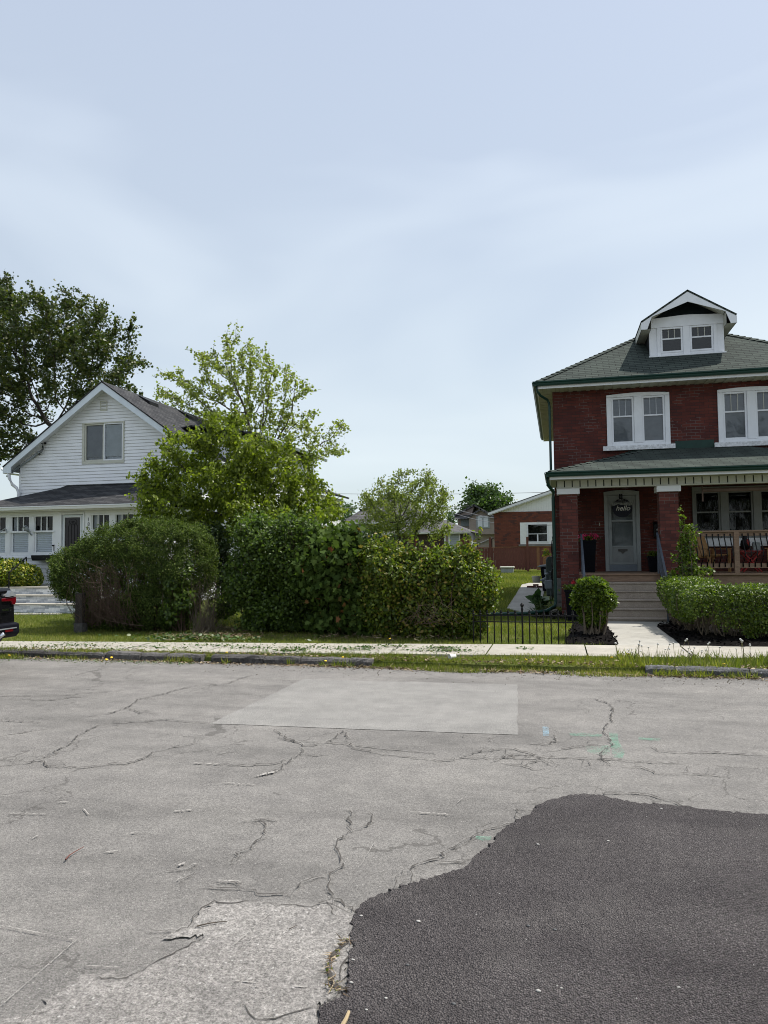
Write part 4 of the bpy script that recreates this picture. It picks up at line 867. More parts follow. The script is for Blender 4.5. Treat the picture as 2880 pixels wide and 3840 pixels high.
for p, q in ((2.89, 3.47), (3.65, 4.25)):
    fr = sash(dorm, p+.002, q-.002, 7.012, 7.718, DF-.01, M['white'], meet=7.40, munt=2, muntz=7.42, fw=.05, glass='glassdim', muntm=M['cream'])
    mb = MB(); room(mb, p, q, 7.02, 7.7, DF+.06, .3); mb.build('interior_wall', M['dark'], dorm)
dsl = (PK-7.83)/1.215; ov = 1.215; dy0 = DF-.42
def dz(x): return PK-abs(x-dm)*dsl
mb = MB()
for sg in (-1, 1):
    e = dm+sg*ov; ze = dz(e); yb = EY0+(ze-EZ)/SL; yt = EY0+(PK-EZ)/SL
    P = [(dm, dy0, PK), (e, dy0, ze), (e, yb+.02, ze), (dm, yt, PK)]
    mb.slab(P if sg > 0 else P[::-1], .05, 0, (0, 1, 0))
droof = mb.build('roof', M['shin_green'], dorm)
mb = MB()   # barge boards with returned eaves
for sg in (-1, 1):
    e = dm+sg*(ov-.01); t_ = [(dm, PK-.055), (e, dz(e)-.055), (e, dz(e)-.24), (dm+sg*(ov-.16), dz(e)-.245), (dm+sg*.93, 7.93), (dm, PK-.33)]
    mb.prism(t_ if sg > 0 else t_[::-1], 'y', dy0+.005, dy0+.03)
mb.build('bargeboard', M['white'], dorm)
mb = MB()
for sg in (-1, 1):
    e = dm+sg*(ov-.012); s0 = dm+sg*.93
    zb = dz(e)-.235
    mb.face([(e, dy0+.03, zb), (e, EY0+(zb-EZ)/SL, zb), (dm+sg*.96, EY0+(zb-EZ)/SL, zb), (dm+sg*.96, dy0+.03, zb)])
    mb.box(min(e, e-sg*.015), max(e, e-sg*.015), dy0+.03, EY0+(zb-EZ)/SL+.1, zb, dz(e)-.06)
    mb.face([(s0+.02*sg, dy0+.03, zb), (s0+.02*sg, DF+.3, zb), (s0+.02*sg, DF+.3, dz(s0)-.06), (s0+.02*sg, dy0+.03, dz(s0)-.06)])
    P = [(dm, dy0+.03, PK-.07), (s0, dy0+.03, dz(s0)-.07), (s0, DF+.3, dz(s0)-.07), (dm, DF+.3, PK-.07)]; mb.face(P)
mb.build('soffit', M['cream'], dorm)
# porch roof
PX0, PX1, PY, PZ, PS = -.16, 7.24, 18.12, 3.50, .305
pt = HF-PY
mb = MB(); r1, r2, r3, r4 = (PX0, PY, PZ), (PX1, PY, PZ), (PX1-pt, HF-.002, PZ+pt*PS), (PX0+pt, HF-.002, PZ+pt*PS)
mb.slab([r1, r2, r3, r4], .045, 0, (1, 0, 0)); mb.slab([(PX0, HF-.002, PZ), r1, r4], .045, 0, (0, 1, 0)); mb.slab([r2, (PX1, HF-.002, PZ), r3], .045, 0, (0, 1, 0))
proof = mb.build('porch_roof', M['shin_green'], H); caps('hip_cap', r1, r4, proof, [M['shin_green'], M['black']], wdt=.1)
mb = MB(); mb.prism([(PX0+.1, PZ+.02), (r4[0], r4[2]+.01), (3.07, r4[2]+.01), (3.07, r4[2]+.0), (3.07, r4[2]+.22), (4.0, r4[2]+.22), (4.0, r4[2]+.01), (r3[0], r4[2]+.01), (PX1-.1, PZ+.02), (PX1-.1, PZ+.14), (r3[0], r4[2]+.13), (4.03, r4[2]+.125), (4.03, r4[2]+.225), (3.06, r4[2]+.225), (3.06, r4[2]+.125), (r4[0]-.1, r4[2]+.12), (PX0+.1, PZ+.14)], 'y', HF-.016, HF-.003); 
mb2 = MB(); mb2.prism([(PX0+.12, PZ+.03), (r4[0], r4[2]+.0), (r4[0], r4[2]+.1), (PX0+.12, PZ+.15)], 'y', HF-.018, HF-.003); mb2.prism([(r4[0]+.001, r4[2]-.02), (3.068, r4[2]-.02), (3.068, r4[2]+.1), (r4[0]+.001, r4[2]+.1)], 'y', HF-.018, HF-.003); mb2.box(3.07, 4.02, HF-.02, HF-.003, r4[2]-.02, r4[2]+.2); mb2.box(4.022, r3[0], HF-.018, HF-.003, r4[2]-.02, r4[2]+.1)
mb2.build('flashing', M['green'], H)
gutter('gutter', (PX0-.09, PY-.002, PZ-.125), (PX1+.09, PY-.002, PZ-.125), H, M['green'], (0, -1, 0)); gutter('gutter', (PX0-.002, PY-.09, PZ-.135), (PX0-.002, HF, PZ-.135), H, M['green'], (-1, 0, 0))
mb = MB(); mb.box(PX0+.01, PX1-.01, PY+.003, PY+.025, PZ-.19, PZ-.047); mb.box(PX0+.003, PX0+.024, PY+.026, HF, PZ-.19, PZ-.047); mb.build('fascia', M['white'], H)
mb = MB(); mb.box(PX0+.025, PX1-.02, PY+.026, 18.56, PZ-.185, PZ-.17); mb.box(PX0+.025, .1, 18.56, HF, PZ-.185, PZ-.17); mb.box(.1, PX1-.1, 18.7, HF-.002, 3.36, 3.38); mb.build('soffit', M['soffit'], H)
mb = MB(); mb.box(.0, 7.1, 18.58, 18.68, 3.15, 3.31, 1); x = .02
while x < 7.08: mb.box(x, x+.158, 18.545, 18.5795, 3.152, 3.312); x += .185
mb.box(-.01, 7.11, 18.53, 18.70, 3.118, 3.149); mb.box(.0, .08, 18.7, HF, 3.15, 3.31)
mb.build('porch_beam', [M['cream'], M['dark']], H)
for (a, b) in ((.06, .49), (2.37, 2.80), (6.6, 7.03)):
    mb = MB(); mb.box(a, b, 18.55, 18.97, 0, 2.975); c = mb.build('column', M['pier'], H)
    mb = MB(); mb.box(a-.055, b+.055, 18.49, 19.02, 2.977, 3.115); mb.build('column_cap', M['white'], c, .006)
mb = MB(); y = 18.72
while y < HF-.05: mb.box(.52, 7.05, y, y+.135, 1.0, 1.035); y += .14
mb.box(.49, 2.36, 18.66, 18.718, 1.0, 1.037); mb.box(2.81, 6.59, 18.6, 18.718, 1.0, 1.037); mb.build('deck', M['deck'], H)
mb = MB(); mb.box(.50, 2.36, 18.69, 18.715, .845, .998); mb.box(2.82, 6.58, 18.66, 18.69, .74, .998); mb.build('deck_skirt', M['deck'], H)
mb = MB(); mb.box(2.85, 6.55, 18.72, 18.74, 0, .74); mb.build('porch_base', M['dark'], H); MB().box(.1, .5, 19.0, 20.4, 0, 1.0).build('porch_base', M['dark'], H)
steps = None
for k in range(5):   # aggregate steps, each with a rounded nosing
    zt = .845-.19*k*.97+0; zt = .84-k*.187; yf = 18.36-k*.262; zb = zt-.187 if k < 4 else .02
    mb = MB(); mb.box(.46 if k < 4 else .42, 2.40 if k < 4 else 2.46, yf+.02, 18.69, max(zb, .0), zt-.04); mb.box(.43 if k < 4 else .39, 2.43 if k < 4 else 2.49, yf, 18.685, zt-.038, zt)
    mb.build('step', M['stepstone'], H, .01)
def handrail(x, yt, zt, yb, zb, w_):
    mb = MB(); mb.box(x-w_, x+w_, yt-.02, yt+.02, 1.037, zt); mb.box(x-w_, x+w_, yb-.02, yb+.02, .03, zb-.02)
    for dz_, ww in ((0, .024), (-.62, .012)): mb.prism([(yt+.03, zt+dz_), (yt+.03, zt+dz_+.035), (yb-.06, zb+dz_+.035), (yb-.06, zb+dz_)], 'x', x-ww, x+ww)
    K = 9
    for k in range(1, K): u = k/K; y = yt+(yb-yt)*u; z = zt+(zb-zt)*u; mb.box(x-.008, x+.008, y-.008, y+.008, z-.6, z)
    return mb.build('handrail', M['railgrey'], H)
handrail(.565, 18.75, 1.98, 17.25, .98, .018); handrail(2.31, 18.6, 1.98, 17.25, .92, .018)
# porch railing with bowed black balusters
mb = MB(); mb.box(2.80, 6.6, 18.66, 18.80, 2.0, 2.038); mb.box(2.80, 4.0, 18.70, 18.74, 1.905, 1.998); mb.box(4.115, 5.3, 18.70, 18.74, 1.905, 1.998); mb.box(5.41, 6.6, 18.70, 18.74, 1.905, 1.998)
for p, q in ((2.80, 4.0), (4.115, 5.3), (5.41, 6.6)): mb.box(p, q, 18.70, 18.74, 1.155, 1.265)
rail = mb.build('porch_railing', M['deck'], H, .003)
for xp in (4.0, 5.3): mb = MB(); mb.box(xp+.002, xp+.113, 18.645, 18.755, 1.0375, 1.998); mb.build('post', M['deck'], rail, .004)
x = 2.9
while x < 6.5:
    if not (3.96 < x < 4.15 or 5.27 < x < 5.44):
        mb = MB(); mb.tube([(x, 18.69, 1.96), (x, 18.683, 1.86), (x+.012, 18.66, 1.74), (x+.03, 18.60, 1.56), (x+.03, 18.585, 1.45), (x+.018, 18.63, 1.34), (x, 18.683, 1.27), (x, 18.69, 1.18)], .0145, 6); mb.build('baluster', M['black'], rail, smooth=True)
    x += .129
# downspout at the corner
mb = MB(); c = atY(*(1900+415*.2712, 1400+170*.2712), EY0)
mb.tube([(EX0+.0, EY0-.03, EZ-.13), (EX0+.02, EY0+.0, EZ-.27), (EX0+.1, EY0+.12, EZ-.36), (W0-.14, HF-.12, EZ-.42), (W0-.10, HF-.06, EZ-.50), (W0-.085, HF-.05, EZ-.62), (W0-.085, HF-.05, 3.6), (W0-.10, HF-.9, 3.52)], .036, 8)
mb.build('downspout', M['green'], H, smooth=True)
mb = MB(); mb.tube([(PX0-.05, PY+.05, 3.37), (PX0-.04, PY+.12, 3.2), (-.075, 18.6, 3.05), (-.085, 18.62, 2.9), (-.085, 18.62, .36), (-.1, 18.58, .25), (-.3, 18.3, .16), (-.75, 17.95, .13), (-1.75, 17.62, .12)], .043, 8); mb.build('downspout', M['green'], H, smooth=True)
# rolled shade under the beam
mb = MB(); mb.tube([(3.42, 19.0, 3.02), (6.4, 19.0, 3.02)], .05, 10); mb.box(3.40, 3.43, 18.98, 19.02, 2.75, 3.12); mb.build('roller_shade', M['awning'], H, smooth=False)
# small fittings on the wall
mb = MB(); mb.box(.83, .98, HF-.03, HF-.001, 1.60, 1.69); o = mb.build('socket_cover', M['doorgrey'], H, .004)
mb = MB(); mb.box(.87, .94, HF-.034, HF-.031, 1.63, 1.665); mb.build('socket', M['dark'], o)
mb = MB(); mb.box(1.09, 1.115, HF-.02, HF-.001, 2.26, 2.34); mb.build('doorbell', M['cream'], H, .004)

# things on and around the porch
def planter(label, x, y, z, w_, h, flower, m='navy', cat='planter', leaves=True, fsz=.05, nf=14, spread=1., fdz=.14):
    t = thing('planter', label, cat, (x, y, z)); mb = MB(); k = w_/2; q = k*.74
    P = [(x-q, y-q, z), (x+q, y-q, z), (x+q, y+q, z), (x-q, y+q, z), (x-k, y-k, z+h), (x+k, y-k, z+h), (x+k, y+k, z+h), (x-k, y+k, z+h)]
    for f in ((0, 3, 2, 1), (0, 1, 5, 4), (1, 2, 6, 5), (2, 3, 7, 6), (3, 0, 4, 7)): mb.face([P[i] for i in f])
    mb.box(x-k-.012, x+k+.012, y-k-.012, y-k+.012, z+h-.04, z+h+.005); mb.box(x-k-.012, x+k+.012, y+k-.012, y+k+.012, z+h-.04, z+h+.005); mb.box(x-k-.012, x-k+.012, y-k+.012, y+k-.012, z+h-.04, z+h+.005); mb.box(x+k-.012, x+k+.012, y-k+.012, y+k-.012, z+h-.04, z+h+.005); mb.box(x-k+.01, x+k-.01, y-k+.01, y+k-.01, z+h-.07, z+h-.05)
    mb.build('pot', M[m], t)
    if leaves:
        n = 260; P = np.column_stack([x+RNG.normal(size=n)*k*.55, y+RNG.normal(size=n)*k*.55, z+h+RNG.random(n)*.10]); leaf_mesh('foliage', P, .055, LM['front'], t, OVAL, 1.)
    for i in range(nf):
        fx, fy, fz = x+RNG.normal()*k*.55*spread, y+RNG.normal()*k*.4, z+h+fdz+RNG.random()*.05; n = 26
        P = np.array([fx, fy, fz])+RNG.normal(size=(n, 3))*fsz*.42; leaf_mesh('blossom', P, fsz*.55, M[flower], t, OVAL, .5)
    return t
planter('tall black planter on the ground by the corner pier, red geraniums on top', .33, 17.35, .02, .40, .70, 'red', nf=5, spread=1.2)
planter('tall dark planter of pink geraniums on the porch beside the left pier', .78, 19.9, 1.037, .36, .82, 'pink', nf=13, spread=.9, fsz=.07, fdz=.08)
planter('low navy planter with small pale pink flowers right of the storm door', 2.42, 20.15, 1.037, .34, .40, 'pink', nf=3, fsz=.035)
t = thing('mailbox', 'black wall mailbox with a silver oval plate beside the storm door', 'mailbox', (2.62, HF, 2.1))
mb = MB(); mb.box(2.46, 2.8, HF-.14, HF-.001, 1.93, 2.27); mb.prism([(HF-.15, 2.272), (HF-.001, 2.272), (HF-.001, 2.35), (HF-.05, 2.34)], 'x', 2.45, 2.81); mb.build('box', M['black'], t, .006)
mb = MB(); mb.prism([(2.58+.075*math.cos(a), 2.125+.032*math.sin(a)) for a in np.linspace(0, 6.283, 17)[:-1]], 'y', HF-.15, HF-.141); mb.build('plate', M['chrome'], t)
# round hello sign hanging on the storm door
t = thing('hello_sign', 'round navy sign with white hello lettering hanging on the storm door', 'sign', (1.70, HF-.03, 2.7))
mb = MB(); sx_, sz_ = 1.69, 2.72; Ys = HF-.055
mb.prism([(sx_+.25*math.cos(a), sz_+.25*math.sin(a)) for a in np.linspace(0, 6.283, 33)[:-1]], 'y', Ys, Ys+.012); mb.build('disc', paint('navy_board', (.012, .014, .03), .7, .2), t)
mb = MB(); mb.box(sx_-.07, sx_-.035, Ys-.002, Ys+.004, 2.96, 3.09); mb.box(sx_-.02, sx_+.015, Ys-.002, Ys+.004, 2.96, 3.10); mb.build('hanger', M['navy'], t)
def text(body, size, loc, m, parent, rot=(R_(90), 0, 0), ext=.002, shear=0., name='lettering', bold=0.):
    cu = bpy.data.curves.new(name, 'FONT'); cu.body = body; cu.size = size; cu.extrude = ext; cu.shear = shear; cu.align_x = 'CENTER'; cu.offset = bold
    tmp = bpy.data.objects.new(name, cu); me = bpy.data.meshes.new_from_object(tmp.evaluated_get(bpy.context.evaluated_depsgraph_get())) if False else None
    COL.objects.link(tmp); bpy.context.view_layer.update(); me = bpy.data.meshes.new_from_object(tmp.evaluated_get(bpy.context.evaluated_depsgraph_get())); bpy.data.objects.remove(tmp)
    me.materials.clear(); me.materials.append(m); Mx = Matrix.Translation(Vector(loc)) @ Matrix.Rotation(rot[2], 4, 'Z') @ Matrix.Rotation(rot[0], 4, 'X'); me.transform(Mx); o = finish(name, me, parent); return o
text('hello', .185, (sx_+.01, Ys-.004, 2.655), paint('white_lettering', (.75, .75, .72), .7, .05), t, shear=.35, bold=.002)
# bow of pale leaves over the sign
P = np.column_stack([sx_+RNG.normal(size=26)*.06, Ys-.01-RNG.random(26)*.03, 2.92+RNG.normal(size=26)*.02]); leaf_mesh('ribbon_bow', P, .06, paint('grey_ribbon', (.20, .21, .22), .9, .4, 30), t, OVAL, .3)
# porch furniture
def deckchair(label, x, y, rz, m='adir'):
    t = thing('deck_chair', label, 'chair', (x, y, 1.037), 'wooden chairs on the porch'); c, s_ = math.cos(rz), math.sin(rz)
    def T(mb): mb.v = [(x+c*a-s_*b, y+s_*a+c*b, 1.037+z) for a, b, z in mb.v]; return mb
    mb = MB()

    for k in range(5): a = -.26+k*.108; mb.prism([(-.05, .36), (-.03, .36), (-.22-.02*abs(2-k), .98-.03*abs(2-k)), (-.24-.02*abs(2-k), .98-.03*abs(2-k))], 'x', a, a+.095)
    T(mb).build('backrest', M[m], t)
    mb = MB()
    for k in range(5): mb.box(-.27, .27, -.03+k*.105, .065+k*.105, .345+.018*k, .365+.018*k)
    T(mb).build('seat', M[m], t)
    for sg in (-1, 1): 
        mb = MB(); mb.box(sg*.30, sg*.39 if sg > 0 else sg*.39, -.12, .52, .56, .58); T(mb).build('armrest', M[m], t)
        for yy in (-.08, .42): mb = MB(); mb.box(sg*.31, sg*.34, yy, yy+.07, 0, .56); T(mb).build('leg', M[m], t)
    return t
deckchair('honey-coloured wooden chair on the porch just right of the brick pier', 3.55, 19.75, R_(215)); deckchair('honey-coloured wooden chair on the porch right of the red table', 5.35, 19.8, R_(165))
t = thing('folding_table', 'red folding side table with crossed legs behind the porch railing', 'table', (4.55, 19.5, 1.037))
mb = MB()
for k in range(5): mb.box(4.28, 4.8, 19.3+k*.085, 19.375+k*.085, 1.037+.5, 1.037+.52)
mb.build('table_top', M['redp'], t)
for sg in (-1, 1):
    for yy in (19.33, 19.68): mb = MB(); mb.tube([(4.54-sg*.2, yy+.02*sg, 1.045), (4.54+sg*.2, yy+.02*sg, 1.535)], .018, 6); mb.build('leg', M['redp'], t)
t = thing('bird_figurine', 'dark bird figurine with a red breast standing on the red table', 'ornament', (4.42, 19.45, 1.557))
mb = MB(); mb.lathe((4.42, 19.45, 1.56), [(.03, 0), (.09, .05), (.115, .14), (.1, .22), (.06, .28), (.055, .33), (.03, .37), (.004, .42)], 14); mb.prism([(-.0+4.30, 1.62), (4.36, 1.70), (4.24, 1.58)], 'y', 19.43, 19.47); mb.build('body', M['black'], t, smooth=True)
mb = MB(); mb.lathe((4.47, 19.385, 1.66), [(.01, 0), (.045, .04), (.055, .1), (.03, .16), (.004, .18)], 12); mb.build('breast', M['redp'], t, smooth=True)
t = thing('grey_box', 'small grey box standing on the red folding table', 'box', (4.68, 19.5, 1.557)); mb = MB(); mb.box(4.6, 4.76, 19.45, 19.6, 1.5575, 1.73); mb.prism([(4.6, 1.731), (4.76, 1.731), (4.74, 1.76), (4.62, 1.76)], 'y', 19.45, 19.6); mb.build('carton', M['greymetal'], t, .004)
def atX(x, y, X): d = ray(x, y); return C0+d*(X/d[0])
# ------------------------------------------------------------------ the white clapboard house
def z1(x, y): return (x*.42194, 1350+y*.42194)
def z2(x, y): return (x*.33755, 1750+y*.33755)
GY, PYF = 22.4, 20.6
WH = thing('white_house', 'white clapboard gabled house with glazed front porch and dark shingle roof', 'house', (-15, 22.4, 0))
pk = atY(*z1(905, 186), GY-.42); tipL = atY(*z1(28, 928), GY-.42); GSL = .715; PKX, PKZ = float(pk[0]), float(pk[2]); HWG = PKX-float(tipL[0]); WL = PKX-HWG+.36; WR = PKX+HWG-.36
def gl(z): return max(WL, PKX-(PKZ-.12-z)/GSL)
def gr(z): return min(WR, PKX+(PKZ-.12-z)/GSL)
gw0, gw1 = atY(*z1(745, 567), GY), atY(*z1(1102, 900), GY); GW = (float(gw0[0]), float(gw1[0]), float(gw1[2])-.02, float(gw0[2]))
vt0, vt1 = atY(*z1(897, 366), GY), atY(*z1(958, 452), GY); VT = (float(vt0[0]), float(vt1[0]), float(vt1[2]), float(vt0[2]))
mb = MB(); laps(mb, gl, gr, 0., PKZ-.16, .1125, GY, [GW]); mb.face([(WL, GY+.001, 0), (WR, GY+.001, 0), (WR, GY+.001, 3.6), (WL, GY+.001, 3.6)])
pts = [(WL, 0), (WR, 0), (WR, PKZ-.12-(WR-PKX)*GSL), (PKX, PKZ-.12), (WL, PKZ-.12-(PKX-WL)*GSL)]
gz = [(GW[2])]; 
for a, b, c, d in ((WL, GW[0], None, None), (GW[1], WR, None, None)):
    top = lambda x: PKZ-.12-abs(x-PKX)*GSL
    mb.prism([(a, 3.6), (b, 3.6), (b, top(b)), (a, top(a))], 'y', GY, GY+.1)
mb.box(GW[0], GW[1], GY, GY+.1, 3.6, GW[2]); mb.prism([(GW[0], GW[3]), (GW[1], GW[3]), (GW[1], PKZ-.12-abs(GW[1]-PKX)*GSL), (PKX, PKZ-.12), (GW[0], PKZ-.12-abs(GW[0]-PKX)*GSL)], 'y', GY, GY+.1)
mb.box(WR-.1, WR, GY+.1, 34, 0, PKZ-.3-(WR-PKX)*GSL); mb.box(WL, WL+.1, GY+.1, 34, 0, PKZ-.3-(WR-PKX)*GSL)
zz = 0
while zz < 4.6: mb.face([(WR+.014, GY, zz), (WR+.014, 34, zz), (WR+.002, 34, zz+.1125), (WR+.002, GY, zz+.1125)]); zz += .1125
mb.build('wall', M['siding'], WH)
fr = MB(); a, b, c, d = GW
fr.box(a-.03, b+.03, GY-.05, GY+.05, c-.03, c+.07); fr.box(a-.03, a+.06, GY-.05, GY+.05, c+.071, d-.03); fr.box(b-.025, b+.03, GY-.05, GY+.05, c+.071, d-.03); fr.box(a-.03, b+.03, GY-.055, GY+.05, d-.029, d+.02)
fr.build('window_casing', M['cream'], WH, .005)
xm = a+(b-a)*.51
s1 = sash(WH, a+.062, xm, c+.072, d-.032, GY-.02, M['cream'], fw=.045, glass='glassdim', blind=('blind', c+.22, d-.08), slat=.07); s2 = sash(WH, xm+.001, b-.027, c+.072, d-.032, GY-.035, M['white'], fw=.04, glass='glass', blind=('blind', c+.22, d-.08), slat=.09)
mb = MB(); room(mb, a+.06, b-.03, c+.07, d-.03, GY+.12, .5); mb.build('interior_wall', M['dark'], WH)
K = 26; mb = MB()
for k in range(K): u, v = a+.08+(b-a-.13)*k/K, a+.08+(b-a-.13)*(k+1)/K; mb.face([(u, GY+.1+.02*(k % 2), c+.08), (v, GY+.1+.02*((k+1) % 2), c+.08), (v, GY+.1+.02*((k+1) % 2), c+.24), (u, GY+.1+.02*(k % 2), c+.24)])
mb.build('curtain', M['blind'], WH)
a, b, c, d = VT; mb = MB(); mb.box(a, a+.03, GY-.04, GY, c, d); mb.box(b-.03, b, GY-.04, GY, c, d); mb.box(a+.03, b-.03, GY-.04, GY, d-.03, d); mb.box(a+.03, b-.03, GY-.04, GY, c, c+.03)
k = c+.04
while k < d-.05: mb.face([(a+.03, GY-.038, k), (b-.03, GY-.038, k), (b-.03, GY-.018, k+.028), (a+.03, GY-.018, k+.028)]); k += .05
o = mb.build('gable_vent', M['cream'], WH); mb = MB(); mb.face([(a+.03, GY-.0165, c+.03), (b-.03, GY-.0165, c+.03), (b-.03, GY-.0165, d-.03), (a+.03, GY-.0165, d-.03)]); mb.build('vent_back', M['dark'], o)
RB = 34.; fy = GY-.42; eL = (PKX-HWG-.02, PKZ-(HWG+.02)*GSL); eR = (PKX+HWG+.02, eL[1])
mb = MB(); mb.slab([(eR[0], fy-.02, eR[1]), (eR[0], RB, eR[1]), (PKX, RB, PKZ), (PKX, fy-.02, PKZ)], .04, 0, (0, 1, 0)); mb.slab([(eL[0], RB, eL[1]), (eL[0], fy-.02, eL[1]), (PKX, fy-.02, PKZ), (PKX, RB, PKZ)], .04, 0, (0, 1, 0)); wr = mb.build('roof', M['shin_dark'], WH)
for yv in (GY+1.5, GY+4.4):   # dark box vents beside the ridge
    mb = MB(); xv = PKX+.45; zv = PKZ-.45*GSL; mb.prism([(xv-.22, zv+.17), (xv-.26, zv+.23), (xv+.20, zv-.02), (xv+.22, zv-.16)], 'y', yv, yv+.62); mb.build('roof_vent', M['black'], wr)
mb = MB()
for sg, e in ((-1, eL), (1, eR)):
    zt = lambda x: PKZ-abs(x-PKX)*GSL
    P = [(PKX, PKZ-.045), (e[0]-sg*.005, e[1]-.045), (e[0]-sg*.005, e[1]-.24), (e[0]-sg*.33, e[1]-.24), (e[0]-sg*.33, zt(e[0]-sg*.33)-.27), (PKX, PKZ-.30)]; mb.prism(P if sg > 0 else P[::-1], 'y', fy, fy+.03)
mb.build('bargeboard', M['trim'], WH, .004)
mb = MB(); 
for sg, e in ((-1, eL), (1, eR)):
    P = [(PKX, fy+.03, PKZ-.15), (e[0]-sg*.1, fy+.03, e[1]-.15+.1*GSL), (e[0]-sg*.1, GY, e[1]-.15+.1*GSL), (PKX, GY, PKZ-.15)]; mb.face(P if sg < 0 else P[::-1]); mb.box(min(e[0]-sg*.34, e[0]), max(e[0]-sg*.34, e[0]), fy+.03, RB, e[1]-.25, e[1]-.235)
mb.build('soffit', M['white'], WH)
gutter('gutter', (eR[0], fy+.03, eR[1]-.14), (eR[0], RB, eR[1]-.14), WH, M['white'], (1, 0, 0)); gutter('gutter', (eL[0], fy+.03, eL[1]-.14), (eL[0], RB, eL[1]-.14), WH, M['white'], (-1, 0, 0))
mb = MB(); mb.tube([(WL-.18, fy+.05, eL[1]-.16), (WL-.18, fy+.1, eL[1]-.42), (WL-.16, GY-.2, eL[1]-.62), (WL-.03, GY-.14, eL[1]-.74), (WL+.02, GY-.1, eL[1]-.9), (WL+.02, GY-.1, 3.4)], .055, 10); mb.build('downspout', M['white'], WH, smooth=True)
mb = MB(); mb.box(WL-.03, WL+.05, GY-.03, GY+.02, 3, eL[1]-.2); mb.build('corner_board', M['white'], WH)
mb = MB(); p, q = atY(*z1(60, 1035), GY-.08), atY(*z1(335, 828), GY-.1); mb.tube([p, q], .035, 8); mb.tube([q, q+np.array([.06, -.03, .04]), q+np.array([.09, -.05, -.02])], .045, 8)
for u in (.33, .82): cc = p+(q-p)*u; mb.tube([cc+np.array([.03, .05, -.06]), cc+np.array([-.03, .0, .07])], .012, 6)
mb.build('service_mast', M['conduit'], WH, smooth=True)
mb = MB(); h = atY(*z1(408, 742), GY-.03); mb.lathe((h[0], h[1]-.04, h[2]-.03), [(.025, 0), (.045, .02), (.02, .035), (.045, .05), (.02, .07)], 8); mb.build('insulator', M['black'], WH)
# porch of the white house
ht = atY(*z1(600, 1120), GY); htr = atY(*z1(1262, 1103), GY); gL = atY(*z2(0, 450), PYF-.42)
PE = float(gL[2])+.02; PT = float((ht[2]+htr[2])/2); PXL, PXR = float(ht[0])-2.2, float(htr[0])+2.2; PEY = PYF-.35
mb = MB(); t1, t2 = (ht[0], GY-.02, PT), (htr[0], GY-.02, PT); mb.slab([(PXL, PEY, PE), (PXR, PEY, PE), t2, t1], .04, 0, (1, 0, 0)); mb.slab([(PXL, GY-.02, PE), (PXL, PEY, PE), t1], .04, 0, (0, 1, 0)); mb.slab([(PXR, PEY, PE), (PXR, GY-.02, PE), t2], .04, 0, (0, 1, 0))
mb.build('porch_roof', M['shin_dark'], WH)
mb = MB(); mb.prism([(ht[0]-1.5, PT-.42), (ht[0], PT+.03), (htr[0], PT+.03), (htr[0]+.6, PT-.15), (htr[0]+.6, PT-.22), (htr[0], PT-.04), (ht[0], PT-.04), (ht[0]-1.5, PT-.5)], 'y', GY-.05, GY-.021); mb.build('flashing', M['black'], WH)
gutter('gutter', (PXL-.05, PEY-.002, PE-.135), (PXR+.05, PEY-.002, PE-.135), WH, M['white'], (0, -1, 0)); 
mb = MB(); mb.box(PXL+.02, PXR-.02, PEY+.003, PEY+.03, PE-.18, PE-.045); mb.box(PXL+.02, PXR-.02, PEY+.031, PYF-.03, PE-.178, PE-.165); mb.build('soffit', M['cream'], WH)
def bx(xa, ya, xb, yb): p, q = atY(*z2(xa, ya), PYF), atY(*z2(xb, yb), PYF); return (float(p[0]), float(q[0]), float(q[2]), float(p[2]))
zb_ = bx(110, 545, 335, 985); WZ0, WZ1 = zb_[2], zb_[3]; WM = float(atY(*z2(220, 722), PYF)[2])
wins = [bx(-160, 545, 75, 985), zb_, bx(368, 545, 600, 985), bx(1003, 520, 1228, 985), bx(1266, 520, 1500, 985), bx(1545, 520, 1770, 985)]; wins = [(w_[0], w_[1], WZ0, WZ1) for w_ in wins]
DR = bx(660, 500, 935, 1200); DR = (DR[0], DR[1], .72, WZ1+.05); holes = wins+[DR]
PWL, PWR = PXL+.25, PXR-.25
mb = MB(); wall(mb, PWL, PWR, PYF, PYF+.12, WZ0-.1, PE-.1, holes); mb.box(PWR-.1, PWR, PYF+.12, GY, .6, PE-.1); mb.box(PWL, PWL+.1, PYF+.12, GY, .6, PE-.1); mb.build('porch_wall', M['white'], WH)
mb = MB(); laps(mb, lambda z: PWL, lambda z: DR[0]-.12, .58, WZ0-.1, .125, PYF+.02); laps(mb, lambda z: DR[1]+.1, lambda z: PWR, .58, WZ0-.1, .125, PYF+.02); mb.box(PWL, DR[0], PYF+.021, PYF+.1, .0, WZ0-.1); mb.box(DR[1], PWR, PYF+.021, PYF+.1, .0, WZ0-.1); mb.box(DR[0]-.13, DR[0]-.05, PYF-.02, PYF+.05, .58, WZ0-.1); mb.build('porch_siding', M['siding'], WH)
mb = MB(); mb.box(PWL, DR[0]-.03, PYF-.05, PYF-.002, WZ0-.1, WZ0-.03); mb.box(DR[1]+.03, PWR, PYF-.05, PYF-.002, WZ0-.1, WZ0-.03); mb.build('sill_band', M['white'], WH, .005)
